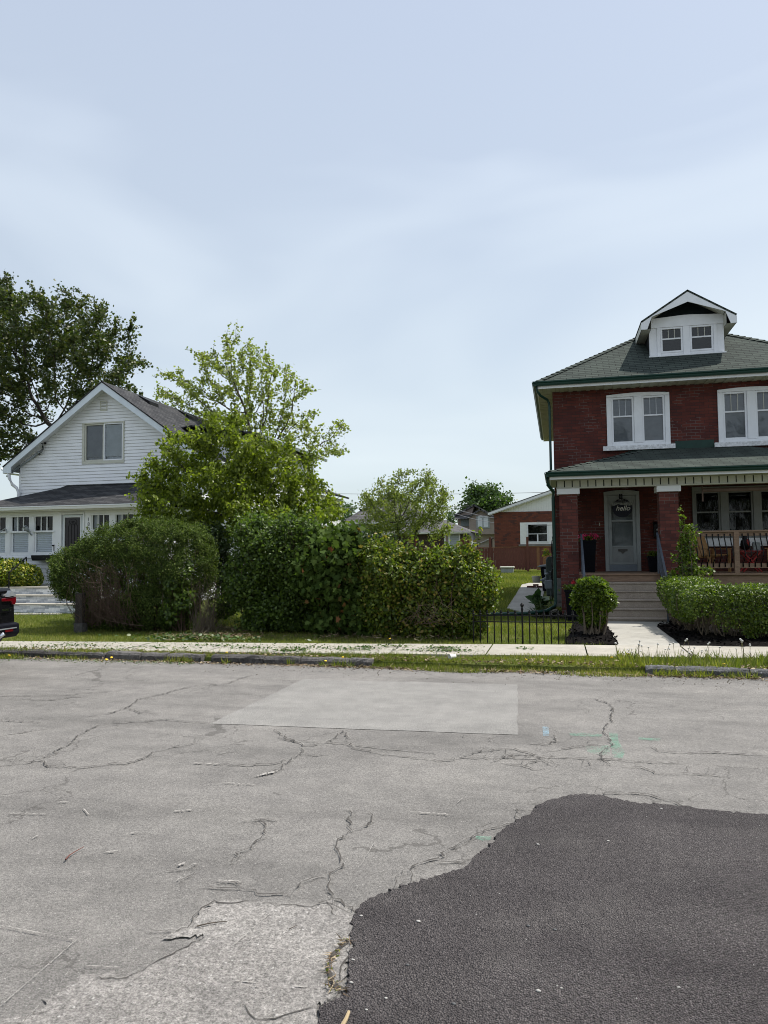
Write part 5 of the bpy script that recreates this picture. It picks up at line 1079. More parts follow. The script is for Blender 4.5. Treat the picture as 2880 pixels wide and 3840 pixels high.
for i, (a, b, c, d) in enumerate(wins):
    mb = MB(); mb.box(a+.002, b-.002, PYF+.0, PYF+.08, d-.05, d-.002); mb.box(a+.002, a+.04, PYF, PYF+.08, c+.002, d-.051); mb.box(b-.04, b-.002, PYF, PYF+.08, c+.002, d-.051); mb.box(a+.041, b-.041, PYF, PYF+.08, c+.002, c+.1)
    mb.box(a+.0, b-.0, PYF-.03, PYF+.06, WM-.035, WM+.02); u = mb.build('window', M['white'], WH, .003)
    mb = MB(); mb.box(a+.041, a+.075, PYF+.015, PYF+.05, WM+.021, d-.051); mb.box(b-.075, b-.041, PYF+.015, PYF+.05, WM+.021, d-.051); mb.box(a+.041, a+.10, PYF+.03, PYF+.07, c+.101, WM-.036); mb.box(b-.10, b-.041, PYF+.03, PYF+.07, c+.101, WM-.036)
    mb.build('sash', M['white'], u)
    for k in (1, 2): xx = a+.075+(b-a-.15)*k/3; MB().box(xx-.014, xx+.014, PYF+.015, PYF+.045, WM+.021, d-.051).build('glazing_bar', M['white'], u)
    mb = MB(); mb.face([(a+.04, PYF+.052, c+.1), (b-.04, PYF+.052, c+.1), (b-.04, PYF+.052, d-.05), (a+.04, PYF+.052, d-.05)]); mb.build('pane', M['glass'], u)
    mb = MB(); z = c+.1
    while z < WM-.04: mb.face([(a+.09, PYF+.092, z), (b-.09, PYF+.092, z), (b-.09, PYF+.07, z+.03), (a+.09, PYF+.07, z+.03)]); mb.face([(a+.09, PYF+.07, z+.03), (b-.09, PYF+.07, z+.03), (b-.09, PYF+.092, z+.06), (a+.09, PYF+.092, z+.06)]); z += .06
    mb.build('blind', M['blindb'], u)
    if i in (0, 1, 3, 4):
        mb = MB()
        for k in range(7): v0 = a+.06+.18*k/7; v1 = a+.06+.18*(k+1)/7; mb.face([(v0, PYF+.13+.02*(k % 2), WM), (v1, PYF+.13+.02*((k+1) % 2), WM), (v1, PYF+.13+.02*((k+1) % 2), d), (v0, PYF+.13+.02*(k % 2), d)])
        mb.build('curtain', M['curt'] if 'curt' in M else M['blind'], u)
    if i in (1, 2): mb = MB(); xx = (a+b)/2+(.0 if i == 1 else .03); mb.lathe((xx, PYF+.16, WM+.0), [(.04, 0), (.055, .12)], 10); mb.build('flower_pot', M['cream'], u)
mb = MB(); mb.box(PWL+.1, PWR-.1, PYF+1.1, PYF+1.15, 0, PE); mb.box(PWL+.1, PWR-.1, PYF+.12, PYF+1.1, .68, .7); mb.build('interior_wall', M['dark'], WH)
a, b, c, d = DR; mb = MB(); mb.box(a, a+.09, PYF-.03, PYF+.1, c, d); mb.box(b-.05, b, PYF-.03, PYF+.1, c, d); mb.box(a+.09, b-.05, PYF-.03, PYF+.1, d-.06, d); mb.build('door_frame', M['white'], WH, .004)
da, db, dt = a+.1, b-.06, d-.07; g0, g1 = float(atY(*z2(722, 0), PYF)[0]), float(atY(*z2(895, 0), PYF)[0]); gt = float(atY(*z2(800, 563), PYF)[2])
dc = bpy.data.materials.get('x') or paint('pale_blue_door', (.58, .63, .66), .45, .05)
mb = MB(); wall(mb, da, db, PYF+.03, PYF+.07, c+.02, dt, [(g0, g1, 1.35, gt)]); wd = mb.build('front_door', dc, WH, .004)
mb = MB(); mb.box(g0-.03, g0, PYF+.015, PYF+.029, 1.32, gt+.03); mb.box(g1, g1+.03, PYF+.015, PYF+.029, 1.32, gt+.03); mb.box(g0, g1, PYF+.015, PYF+.029, gt, gt+.03); mb.box(g0, g1, PYF+.015, PYF+.029, 1.32, 1.35); mb.build('glass_trim', M['white'], wd)
mb = MB(); mb.face([(g0, PYF+.05, 1.35), (g1, PYF+.05, 1.35), (g1, PYF+.05, gt), (g0, PYF+.05, gt)]); mb.build('pane', paint('leaded_dark_glass', (.018, .014, .018), .2, .4, 9, .4, 14, spec=.35), wd)
mb = MB(); gm = (g0+g1)/2; gw_ = (g1-g0)
for k in (-.3, -.1, .1, .3): mb.tube([(gm+k*gw_, PYF+.045, 1.36), (gm+k*gw_, PYF+.045, gt-.28), (gm+k*gw_*.2, PYF+.045, gt-.12)], .006, 5)
mb.tube([(gm+gw_*.25*math.sin(q), PYF+.045, gt-.14+.09*math.cos(q)) for q in np.linspace(0, 6.28, 15)], .006, 5); mb.build('leading', M['black'], wd)
for ch, yy in (('1', 585), ('8', 638), ('0', 690)):
    p = atY(*z2(982, yy+20), PYF-.01); text(ch, .165, (p[0], PYF-.002, p[2]), M['black'], WH, name='house_number')
q = atY(*z2(982, 758), PYF); text('6', .165, (q[0], PYF-.002, q[2]), M['black'], WH, name='house_number') if False else None
lb = bx(415, 983, 560, 1040); mb = MB(); mb.prism([(lb[0]+.05, lb[2]), (lb[1]+.3, lb[2]), (lb[1]+.35, lb[3]), (lb[0], lb[3])], 'y', PYF-.32, PYF-.06); mb.build('window_box', M['black'], WH, .01)
lb = bx(582, 868, 605, 882); mb = MB(); mb.box(lb[0], lb[1], PYF-.03, PYF-.001, lb[2], lb[3]); mb.box(lb[1]-.02, lb[1]-.005, PYF-.02, PYF-.001, lb[2]-.15, lb[2]); mb.build('letter_slot', M['navy'], WH)
p = atY(*z2(350, 760), PYF-.02); q = atY(*z2(280, 670), PYF-.25); mb = MB(); mb.tube([p, (p+q)/2], .022, 8); mb.tube([(p+q)/2, q], .05, 8, r1=.07); mb.tube([q, q+np.array([-.02, -.01, .03])], .07, 8, r1=.05); mb.build('floodlight', M['conduit'], WH, smooth=True)
p = atY(*z2(0, 735), PYF-.15); q = [atY(*z2(x, y), PYF-.15) for x, y in ((-20, 745), (30, 705), (60, 686), (72, 700), (76, 733))]; mb = MB(); mb.tube(q, .018, 6); mb.build('hook_bracket', M['conduit'], WH)
# steps faced with ledger stone
SX0, SX1 = -16.2, -12.9
for k, (zt, yf) in enumerate(((.27, 18.1), (.49, 18.52), (.70, 18.94))):
    mb = MB(); mb.box(SX0, SX1, yf, (18.515, 18.935, PYF-.02)[k], .01, zt-.032); s_ = mb.build('step', M['ledger'], WH)
    mb = MB(); mb.box(SX0-.03, SX1+.03, yf-.03, (18.52, 18.94, PYF-.06)[k], zt-.03, zt); mb.build('tread', M['concrete'], s_, .006)
mb = MB(); p0 = atY(34, 2147, 18.6); p1 = atY(99, 2090, 20.2)
mb.tube([p0, p1], .025, 8); mb.tube([p0, (p0[0], p0[1], .3)], .02, 6); mb.tube([p1, (p1[0], p1[1], .5)], .02, 6); mb.build('handrail', M['black'], WH)
p0 = atY(266, 2200, 18.5); mb = MB(); mb.tube([(p0[0], p0[1], .3), (p0[0], p0[1], .95), (p0[0]-.2, p0[1]+1.4, 1.5)], .02, 6); mb.build('handrail', M['black'], WH)
struct(sheet('entry_path', [(-17, 17.2), (-13.4, 17.75), (-13.4, 18.12), (-17, 18.12)], .02, M['walk'], .03))
# rear wing of the white house
mb = MB(); mb.box(-14.5, -10.45, 24.2, 31., 0, 5.75); mb.build('rear_wing_wall', M['siding'], WH)
mb = MB(); mb.slab([(-10.0, 23.8, 5.8), (-10.0, 31.3, 5.8), (-12.6, 31.3, 6.2), (-12.6, 23.8, 6.2)], .05, 0, (0, 1, 0)); mb.slab([(-15.2, 31.3, 5.8), (-15.2, 23.8, 5.8), (-12.6, 23.8, 6.2), (-12.6, 31.3, 6.2)], .05, 0, (0, 1, 0)); mb.prism([(-14.9, 5.75), (-10.3, 5.75), (-12.6, 6.1)], 'y', 24.2, 24.3, 0); mb.build('rear_wing_roof', M['shin_dark'], WH)
gutter('gutter', (-10.0, 23.8, 5.66), (-10.0, 31.3, 5.66), WH, M['trim'], (1, 0, 0))
mb = MB(); mb.box(-13, -10.2, 31, 34.5, 0, 4.2); mb.build('rear_lean_to', M['siding'], WH); mb = MB(); mb.slab([(-9.9, 30.9, 4.3), (-9.9, 34.8, 4.3), (-13, 34.8, 5.4), (-13, 30.9, 5.4)], .08, 0, (0, 1, 0)); mb.build('lean_to_roof', M['shin_dark'], WH)

# ------------------------------------------------------------------ parked pickup, only its tail in view
T = thing('pickup_truck', 'black pickup parked at the kerb, its red-lit tail cut by the left edge', 'truck', (-10.9, 8.7, ROAD))
cr = atY(58, 2240, 9.62); XR = float(cr[0]); Y0, Y1 = 7.66, 9.62
def tz(y): return float(atX(40, y, XR)[2])
ZT, ZL1, ZL0, ZB1, ZB0 = tz(2206), tz(2237), tz(2268), tz(2330), tz(2393)
mb = MB()
prof = [(XR, ZB1-.02), (XR-.02, ZT-.1), (XR-.09, ZT), (XR-1.75, ZT+.02), (XR-1.95, ZT+.55), (XR-2.2, ZT+.62), (XR-3.5, ZT+.6), (XR-4.25, ZT+.05), (XR-5.35, ZT-.1), (XR-5.55, ZT-.3), (XR-5.6, .35), (XR-5.3, .22), (XR-.3, .25)]
n = len(prof)
def shell(dy): return [(x, z) for x, z in prof]
ins = [0 if z <= ZT+.04 else .14 for x, z in prof]
i0 = len(mb.v); mb.v += [(x, Y0+s_+.005, z) for (x, z), s_ in zip(prof, ins)]+[(x, Y1-s_-.005, z) for (x, z), s_ in zip(prof, ins)]
mb.f += [tuple(range(n)), tuple(range(2*n-1, n-1, -1))]; mb.mi += [0, 0]
for k in range(n): j = (k+1) % n; mb.f.append((k, n+k, n+j, j)); mb.mi.append(0)
mb.build('body', M['carblack'], T, .02)
mb = MB(); mb.box(XR-.005, XR+.02, Y0+.3, Y1-.3, ZB1+.05, ZL1); tg = mb.build('tailgate', M['carblack'], T, .02)
mb = MB(); mb.prism([(XR-.06, ZT-.015), (XR+.05, ZT-.03), (XR+.03, ZT-.07), (XR-.02, ZT-.07)], 'y', Y0+.3, Y1-.22); mb.build('spoiler_lip', M['navy'], T, .01)
for sg, Yc in ((1, Y1), (-1, Y0)):
    mb = MB(); ya, yb, yc = Yc+.005*sg, Yc-.10*sg, Yc-.36*sg
    mb.prism([(ya-.005*sg, ZL1-.005), (yc, ZL1-.02), (yc, ZL1-.062), (yb, ZL1-.07), (yb+.03*sg, ZL0-.0), (ya-.02*sg, ZL0-.0), (ya+.0*sg, ZL1-.08)][::sg], 'x', XR-.03, XR+.012); mb.build('taillight', M['taillight'], T, .008)
    mb = MB(); mb.prism([(ya-.02*sg, ZL1+.012), (yb-.1*sg, ZL1+.0), (yb-.02*sg, ZL1+.09)][::sg], 'x', XR-.04, XR+.03); mb.build('lamp_trim', M['greymetal'], T)
mb = MB(); mb.prism([(XR-.02, ZB1-.01), (XR+.07, ZB1-.03), (XR+.08, ZB1-.17), (XR+.03, ZB0+.02), (XR-.2, ZB0)], 'y', Y0+.02, Y1+.01); bp_ = mb.build('bumper', M['navy'], T, .02)
mb = MB(); mb.box(XR+.04, XR+.085, Y1-.30, Y1-.14, ZB0+.11, ZB0+.15); mb.build('reflector', M['taillight'], bp_)
mb = MB(); mb.box(XR+.05, XR+.09, Y0+.2, Y1-.07, ZB1-.10, ZB1-.085); mb.build('bumper_step', M['greymetal'], bp_)
mb = MB(); mb.tube([(XR+.02, Y1-.42, ZB0+.02), (XR+.12, Y1-.36, ZB0+.1)], .03, 10); mb.build('exhaust', M['chrome'], T, smooth=True)
p = atX(34, 2290, XR+.03); text('ST', .06, (XR+.024, float(p[1])+.05, float(p[2])), M['chrome'], tg, rot=(R_(90), 0, R_(90)), name='badge'); mb = MB(); mb.box(XR+.0205, XR+.026, float(p[1])-.14, float(p[1])-.0, float(p[2])+.002, float(p[2])+.034); mb.build('badge_bar', M['chrome'], tg)
for xw_ in (XR-1.05, XR-4.55):
    for yw in (Y0+.0, Y1-.26):
        mb = MB(); 
        mb.tube([(xw_, yw, ROAD+.38), (xw_, yw+.26, ROAD+.38)], .38, 24); ty = mb.build('wheel', M['tyre'], T, .03)
        mb = MB(); mb.tube([(xw_, yw-.006, ROAD+.38), (xw_, yw+.266, ROAD+.38)], .24, 16); mb.build('rim', M['chrome'], ty)
mb = MB(); mb.box(XR-3.4, XR-2.1, Y0+.155, Y0+.16, ZT+.1, ZT+.5); mb.box(XR-3.4, XR-2.1, Y1-.16, Y1-.155, ZT+.1, ZT+.5); mb.build('side_window', M['glass'], T)

# ------------------------------------------------------------------ beyond the gardens
def z4(x, y): return (1200+x*.54249, 1700+y*.54249)
def zz_(x, y): return (1280+x*.30139, 1780+y*.30139)
def X_(p, Y): return float(atY(*p, Y)[0])
def Z_(p, Y): return float(atY(*p, Y)[2])
BY = 46.
B = thing('brick_bungalow', 'low orange-brick bungalow with white gable beyond the board fence', 'house', (0, BY, .6))
bl = -3.8; mb = MB(); bw = (X_(z4(1372, 0), BY), X_(z4(1597, 0), BY)); wz0, wz1 = 2.0, 3.33
wall(mb, bl, 9, BY, BY+.2, .4, 4.0, [(bw[0], bw[1]+.1, wz0, wz1)]); mb.box(bl, bl+.2, BY+.2, 57, .4, 4.0); mb.build('wall', M['brick2'], B)
mb = MB(); rs = .33; rx = 2.6; x = bl
while x < 9: x2 = x+.1; zt = lambda v: 5.27+.0+(v+.34)*rs if v < rx else 5.27+(rx+.34)*rs-(v-rx)*rs; mb.prism([(x, 4.0), (x2-.015, 4.0), (x2-.015, zt(x2)-.06), (x, zt(x)-.06)], 'y', BY+.02+.01, BY+.06); x = x2
mb.prism([(bl, 4.0), (9, 4.0), (9, zt(9)-.1), (rx, zt(rx)-.1), (bl, zt(bl)-.1)], 'y', BY+.061, BY+.09); mb.build('gable_panel', M['panelw'], B)
z_l = zt(bl-.35); mb = MB(); mb.slab([(bl-.35, BY-.35, z_l), (rx, BY-.35, zt(rx)), (rx, 57.4, zt(rx)), (bl-.35, 57.4, z_l)], .05, 0, (0, 1, 0)); mb.slab([(rx, BY-.35, zt(rx)), (9.4, BY-.35, zt(9.4)), (9.4, 57.4, zt(9.4)), (rx, 57.4, zt(rx))], .05, 0, (0, 1, 0)); mb.build('roof', M['shin_far'], B)
mb = MB(); mb.prism([(bl-.35, z_l-.052), (bl-.35, z_l-.2), (rx, zt(rx)-.2), (rx, zt(rx)-.052)], 'y', BY-.34, BY-.3); mb.prism([(bl-.3, z_l-.2), (bl-.25, z_l-.205), (rx, zt(rx)-.25), (rx, zt(rx)-.2)], 'y', BY-.3, BY+.03); mb.build('bargeboard', M['white'], B)
a, b = bw; pa, pb, pz0, pz1 = X_(z4(1418, 0), BY), X_(z4(1566, 0), BY), 2.08, 3.27
mb = MB(); mb.box(a, pa, BY-.02, BY+.03, wz0, wz1); mb.box(pb, b+.1, BY-.02, BY+.03, wz0, wz1); mb.box(pa, pb, BY-.02, BY+.03, wz0, pz0); mb.box(pa, pb, BY-.02, BY+.03, pz1, wz1); mb.build('window_surround', M['panelw'], B)
wn = sash(B, pa+.002, pb-.002, pz0+.002, pz1-.002, BY-.05, M['white'], meet=2.62, fw=.08, glass='glass'); mb = MB(); xm = (pa+pb)/2; mb.box(xm-.04, xm+.04, BY-.045, BY-.01, pz0+.08, 2.59); mb.build('mullion', M['white'], wn); mb = MB(); room(mb, pa, pb, pz0, pz1, BY+.05, .8); mb.build('interior_wall', M['dark'], B)
mb = MB(); mb.box(a-.1, b+.2, BY-.1, BY-.021, wz0-.12, wz0-.01); mb.build('window_sill', M['stone'], B)
# board fence across the back
FYY = 40.
fn = thing('board_fence', 'long red-stained board fence across the end of the garden', 'fence', (-3, FYY, .5)); x = -9.2; k = 0
while x < 2.:
    m = M['fencewood2'] if (-1.15 < x < -.45 or x > .1) and k % 3 else M['fencewood']; mb = MB(); top = 1.79+random.uniform(-.012, .01); mb.box(x, x+.148, FYY, FYY+.02, .60+random.uniform(-.03, .02), top-.02); mb.build('board', m, fn); x += .162; k += 1
mb = MB(); mb.box(-9.2, 2, FYY-.02, FYY+.05, 1.795, 1.83); mb.box(-9.2, 2, FYY+.022, FYY+.06, 1.5, 1.6); mb.box(-9.2, 2, FYY+.022, FYY+.06, .85, .95); mb.build('top_rail', M['fencewood2'], fn)
for xp in (X_(z4(1165, 0), FYY), X_(z4(1420, 0), FYY), X_(zz_(1478, 0), FYY), X_(zz_(1590, 0), FYY), -7.6): mb = MB(); mb.box(xp-.06, xp+.06, FYY-.06, FYY-.021, .3, 2.34); mb.build('post', M['fencewood'], fn)
mb = MB(); xa, xb = X_(zz_(1478, 0), FYY), X_(zz_(1590, 0), FYY); mb.box(xa+.062, xb-.062, FYY-.05, FYY-.022, 1.9, 2.28); mb.build('panel', M['fencewood'], fn)
# grey house, garage, taupe house
def hip(mb, x0, x1, y0, y1, z, sl, mi=0, th=.06):
    w_ = min(x1-x0, y1-y0)/2; 
    if x1-x0 <= y1-y0: A, Bp = ((x0+x1)/2, y0+w_, z+w_*sl), ((x0+x1)/2, y1-w_, z+w_*sl); mb.slab([(x0, y0, z), (x1, y0, z), A], th, mi, (1, 0, 0)); mb.slab([(x1, y0, z), (x1, y1, z), Bp, A], th, mi, (0, 1, 0)); mb.slab([(x1, y1, z), (x0, y1, z), Bp], th, mi, (1, 0, 0)); mb.slab([(x0, y1, z), (x0, y0, z), A, Bp], th, mi, (0, 1, 0))
    else: A, Bp = (x0+w_, (y0+y1)/2, z+w_*sl), (x1-w_, (y0+y1)/2, z+w_*sl); mb.slab([(x0, y0, z), (x1, y0, z), Bp, A], th, mi, (1, 0, 0)); mb.slab([(x1, y0, z), (x1, y1, z), Bp], th, mi, (0, 1, 0)); mb.slab([(x1, y1, z), (x0, y1, z), A, Bp], th, mi, (1, 0, 0)); mb.slab([(x0, y1, z), (x0, y0, z), A], th, mi, (0, 1, 0))
GH = thing('grey_house', 'pale grey house with dark hip roof behind the small apple tree', 'house', (-14, 52, .6))
gx0 = X_(zz_(-20, 500), 52); gxm = X_(zz_(500, 235), 52); gz0 = Z_(zz_(250, 598), 52); gz1 = Z_(zz_(500, 235), 57); w_ = gxm-gx0
mb = MB(); hip(mb, gx0, gx0+2*w_, 52, 52+2*w_+4, gz0, (gz1-gz0)/w_); mb.build('roof', M['shin_far'], GH); gutter('gutter', (gx0, 52, gz0-.1), (gx0+2*w_, 52, gz0-.1), GH, M['white'], (0, -1, 0))
mb = MB(); mb.box(gx0+.4, gx0+2*w_-.4, 52.4, 52+2*w_+3, .3, gz0-.05); mb.build('wall', M['greyblue'], GH)
a, b = X_(zz_(150, 0), 52.4), X_(zz_(210, 0), 52.4); sash(GH, a, b, gz0-1.6, gz0-.35, 52.33, M['white'], meet=gz0-1., fw=.08, glass='glassdim', blind=('blind', gz0-1.5, gz0-.4), depth=.06)
mb = MB(); xc = X_(zz_(235, 0), 53); mb.box(xc-.1, xc+.15, 53.2, 53.4, gz0+.5, gz0+1.1); mb.build('roof_vent', M['black'], GH)
GR = thing('garage', 'low garage with wide dark brown door and blue-grey siding end behind the apple tree', 'garage', (-9, 48, .6)); q = 48.
ga, gb = X_(zz_(500, 0), q), X_(zz_(1600, 0), q); gz = Z_(zz_(900, 728), q); 
mb = MB(); hip(mb, ga, gb, q-.3, q+6.5, gz+.04, .42); mb.build('roof', M['shin_far'], GR)
d0, d1 = X_(zz_(560, 0), q), X_(zz_(1265, 0), q); s0, s1 = X_(zz_(1330, 0), q), X_(zz_(1460, 0), q)
mb = MB(); mb.box(ga+.3, d0, q, q+.1, .3, gz); mb.box(d1+.05, s0, q, q+.1, .3, gz); mb.build('wall', M['tan'], GR); mb = MB(); mb.box(d0+.002, d1, q+.05, q+.09, .5, gz-.06); mb.build('door', M['garagedoor'], GR); mb = MB(); mb.box(d1+.002, d1+.12, q-.03, q-.002, .4, gz-.05); mb.box(s0-.05, s0+.04, q-.04, q-.005, .4, gz); mb.box(s1-.05, s1+.03, q-.05, q-.02, .4, gz+.02); mb.build('corner_trim', M['white'], GR)
mb = MB(); laps(mb, lambda z: s0, lambda z: s1, .4, gz+.05, .13, q); mb.box(s0+.002, s1-.002, q+.002, q+5.5, .3, gz); mb.box(s1, gb-.25, q+.9, q+5.5, .3, gz); mb.build('shed_wall', M['greyblue'], GR)
gutter('gutter', (ga, q-.3, gz-.08), (gb, q-.3, gz-.08), GR, M['white'], (0, -1, 0))
TY = 62.
TH_ = thing('taupe_house', 'two-storey taupe house with arched window and peaked gables in the distance', 'house', (-6, TY, .6))
def P4(x, y, Y=TY): p = atY(*z4(x, y), Y); return (float(p[0]), float(p[2]))
wl, wr = P4(940, 500), P4(1260, 500); wl2 = P4(1030, 500)
mb = MB(); mb.prism([(wl[0], .4), (wl2[0], .4), (wl2[0], P4(1030, 440)[1]), (P4(1055, 360)[0], P4(1055, 362)[1]), (wl[0], P4(940, 425)[1])], 'y', TY+1.2, TY+6); pk2 = P4(1112, 392); mb.prism([(wl2[0], P4(0, 578)[1]), (wr[0], P4(0, 578)[1]), (wr[0], P4(1250, 450)[1]), pk2, (wl2[0], P4(1030, 445)[1])], 'y', TY, TY+5); mb.prism([(wl2[0]+.3, .4), (wr[0], .4), (wr[0], P4(0, 579)[1]), (wl2[0]+.3, P4(0, 579)[1])], 'y', TY+.5, TY+5); mb.build('wall', M['tan'], TH_)
def gable_roof(mb, pkp, l, r, y0, y1):
    mb.slab([(l[0], y0, l[1]), (pkp[0], y0, pkp[1]), (pkp[0], y1, pkp[1]), (l[0], y1, l[1])], .14, 0, (0, 1, 0)); mb.slab([(pkp[0], y0, pkp[1]), (r[0], y0, r[1]), (r[0], y1, r[1]), (pkp[0], y1, pkp[1])], .14, 0, (0, 1, 0))
mb = MB(); gable_roof(mb, P4(1055, 346), P4(915, 422), P4(1200, 425), TY+.9, TY+6.5); gable_roof(mb, P4(1112, 382), P4(1015, 443), P4(1260, 470), TY-.35, TY+5); mb.slab([(wl[0]-.2, TY+.6, P4(0, 470)[1]), (wl2[0]+.1, TY+.6, P4(0, 470)[1]), (wl2[0]+.1, TY+1.3, P4(0, 440)[1]), (wl[0]-.2, TY+1.3, P4(0, 440)[1])], .08); mb.build('roof', M['shin_far'], TH_)
a0, a1 = P4(1082, 520), P4(1172, 435); mb = MB(); am = (a0[0]+a1[0])/2; ar = (a1[0]-a0[0])/2; zs = P4(0, 458)[1]
arc = [(am+ar*math.cos(t_), zs+(a1[1]-zs)*math.sin(t_)) for t_ in np.linspace(0, math.pi, 13)]; mb.prism([(a0[0], a0[1]), (a1[0], a0[1])]+arc, 'y', TY-.06, TY-.004); u = mb.build('window', M['doorgrey'], TH_)
mb = MB(); mb.box(a0[0]+.12, am-.05, TY-.08, TY-.061, a0[1]+.12, zs-.08); mb.box(am+.05, a1[0]-.12, TY-.08, TY-.061, a0[1]+.12, zs-.08); mb.prism([(am+(ar-.12)*math.cos(t_), zs+.02+(a1[1]-zs-.12)*math.sin(t_)) for t_ in np.linspace(0, math.pi, 13)], 'y', TY-.08, TY-.061); mb.build('pane', M['blindb'], u)
x0, x1 = P4(955, 0)[0], P4(1015, 0)[0]; mb = MB(); mb.box(x0, x1, TY+1.13, TY+1.19, P4(0, 520)[1], P4(0, 475)[1]); mb.build('window', M['meter'], TH_)
t = thing('canopy', 'pale sloping canopy between the garden fence and the taupe house', 'canopy', (-4.7, 50, .6))
a, b, c = atY(1790, 2040, 50), atY(1846, 2016, 50), atY(1846, 2050, 50); mb = MB(); mb.slab([(a[0], 49.6, a[2]), (b[0], 49.6, b[2]), (b[0], 51.5, b[2]), (a[0], 51.5, a[2])], .05); mb.prism([(a[0], a[2]-.06), (c[0], a[2]-.06), (b[0], b[2]-.06)], 'y', 50, 50.03); mb.build('sheet', M['panelw'], t); mb = MB(); mb.box(b[0]-.06, b[0]+.02, 49.7, 49.8, .5, b[2]-.06); mb.box(a[0], a[0]+.06, 49.7, 49.8, .5, a[2]-.06); mb.build('post', M['black'], t)
# things in the back garden
t = thing('storage_box', 'pale grey storage box standing alone on the back lawn by the fence', 'box', (-2.9, 38.8, .46))
a, b = atY(1877, 2148, 38.5), atY(1925, 2124, 38.5); x0, x1, zt = float(a[0]), float(b[0]), float(b[2]); mb = MB(); mb.prism([(x0+.03, .4), (x1-.03, .4), (x1, zt-.1), (x0, zt-.1)], 'y', 38.5, 39.0); mb.build('body', M['conduit'], t, .02); mb = MB(); mb.box(x0-.03, x1+.03, 38.46, 39.04, zt-.095, zt); mb.build('lid', M['cream'], t, .02)
t = thing('wheelie_bin', 'dark wheeled bin with grey lid against the side of the brick house', 'bin', (-.55, 26.5, .19)); bx0, bx1 = float(atY(2025, 2150, 26.5)[0]), float(atY(2072, 2150, 26.5)[0]); zt = float(atY(2040, 2128, 26.5)[2])
mb = MB(); mb.prism([(bx0+.08, .19), (bx1-.05, .19), (bx1, zt), (bx0+.02, zt)], 'y', 26.5, 27.1); mb.build('body', M['navy'], t, .02); mb = MB(); mb.lathe(((bx0+bx1)/2, 26.8, zt), [(.30, 0), (.31, .03), (.2, .08), (.03, .1)], 16); mb.build('lid', M['plastic'], t, smooth=True); mb = MB(); mb.box(bx0+.14, bx0+.32, 26.46, 26.499, zt-.2, zt-.06); mb.build('plate', M['meter'], t)
for xw_ in (bx0+.1, bx1-.12): mb = MB(); mb.tube([(xw_, 26.95, .29), (xw_+.05, 26.95, .29)], .1, 12); mb.build('wheel', M['tyre'], t)
t = thing('recycling_box', 'grey open recycling box tilted in front of the dark wheeled bin', 'box', (-.4, 25.9, .7)); mb = MB(); a = atY(2032, 2150, 25.9); cx, cz = float(a[0])+.22, float(a[2])-.12
R2 = Matrix.Rotation(R_(-25), 4, 'Y'); V = [(-.25, -.16), (.25, -.16), (.30, .0), (-.30, .0)]; mb.prism([(-.2, -.3), (.2, -.3), (.27, 0), (-.27, 0)], 'y', 25.7, 26.05); mb.box(-.3, .3, 25.66, 26.09, -.03, .03); mb.v = [tuple((R2 @ Vector((x, 0, z)))+Vector((cx, y, cz))) for x, y, z in mb.v]; mb.build('tub', M['meter'], t, .01)
t = thing('tall_bin', 'tall dark green box behind the downspout with a leafy plant on top', 'box', (-.3, 24.5, .14)); a, b = atY(2047, 2127, 24.5), atY(2080, 2087, 24.5); mb = MB(); mb.prism([(a[0], .14), (b[0], .14), (b[0], b[2]-.1), (b[0]-.06, b[2]), (a[0]+.06, b[2]), (a[0], b[2]-.1)], 'y', 24.5, 24.9); mb.build('body', M['plastic'], t, .03)
P = np.array([float(a[0])+.06, 24.6, float(b[2])+.1])+RNG.normal(size=(26, 3))*.06; leaf_mesh('potted_leaves', P, .12, LM['golden'], t, OVAL, .8)
t = thing('gas_meter', 'grey gas meter with pipes on the foundation behind the green downspout', 'meter', (-.25, 21.6, .4)); a, b = atY(2043, 2205, 21.6), atY(2062, 2178, 21.6)
mb = MB(); mb.box(float(a[0]), float(b[0])+.06, 21.5, 21.68, float(a[2])-.02, float(b[2])+.02); mb.build('case', M['meter'], t, .02); mb = MB(); cx = float(a[0])+.04; z_ = float(b[2]); mb.tube([(cx, 21.6, z_), (cx, 21.6, z_+.22), (cx+.12, 21.6, z_+.25), (W0, 21.6, z_+.25)], .022, 8); mb.tube([(cx+.12, 21.6, z_), (cx+.12, 21.6, z_+.12), (cx+.12, 21.7, .1)], .022, 8); mb.lathe((cx+.02, 21.55, z_+.16), [(.05, 0), (.07, .03), (.05, .06)], 10); mb.build('pipe', M['meter'], t, smooth=True)
t = thing('hose', 'dark tangle of garden hose and cables hanging on the side wall by the downspout', 'hose', (-.1, 20.9, .3)); mb = MB()
for k in range(5): xx = W0-.02-.025*k; mb.tube([(xx+.015*math.sin(j*1.9+k*2), 20.75+.16*k+.04*math.sin(j*1.3+k), 1.9-1.7*j/12+(.1 if k % 2 else 0)) for j in range(13)], .012, 6)
mb.tube([(W0-.08+.07*math.cos(q), 20.9+.1*k_/18, .95+.16*math.sin(q)) for k_, q in enumerate(np.linspace(0, 12.6, 36))], .013, 6); mb.build('hose_coil', M['black'], t, smooth=True)
t = thing('pail', 'galvanised pail on a small stack of bricks at the bend of the side path', 'pail', (-.95, 28.2, .22)); a = atY(2011, 2160, 28.2); px, pz = float(a[0]), float(a[2]); mb = MB(); mb.lathe((px, 28.2, pz-.25), [(.13, 0), (.17, .24), (.18, .25)], 16); mb.build('bucket', M['cream'], t, smooth=True)
for k, (dx, dy, zz0) in enumerate(((-.12, 0, 0), (.1, .02, 0), (-.02, -.02, .065), (-.25, .02, .0))): mb = MB(); mb.box(px+dx-.1, px+dx+.1, 28.1+dy, 28.2+dy, G(28)+zz0+.02, G(28)+zz0+.08); mb.build('brick', M['pier'], t, .004)
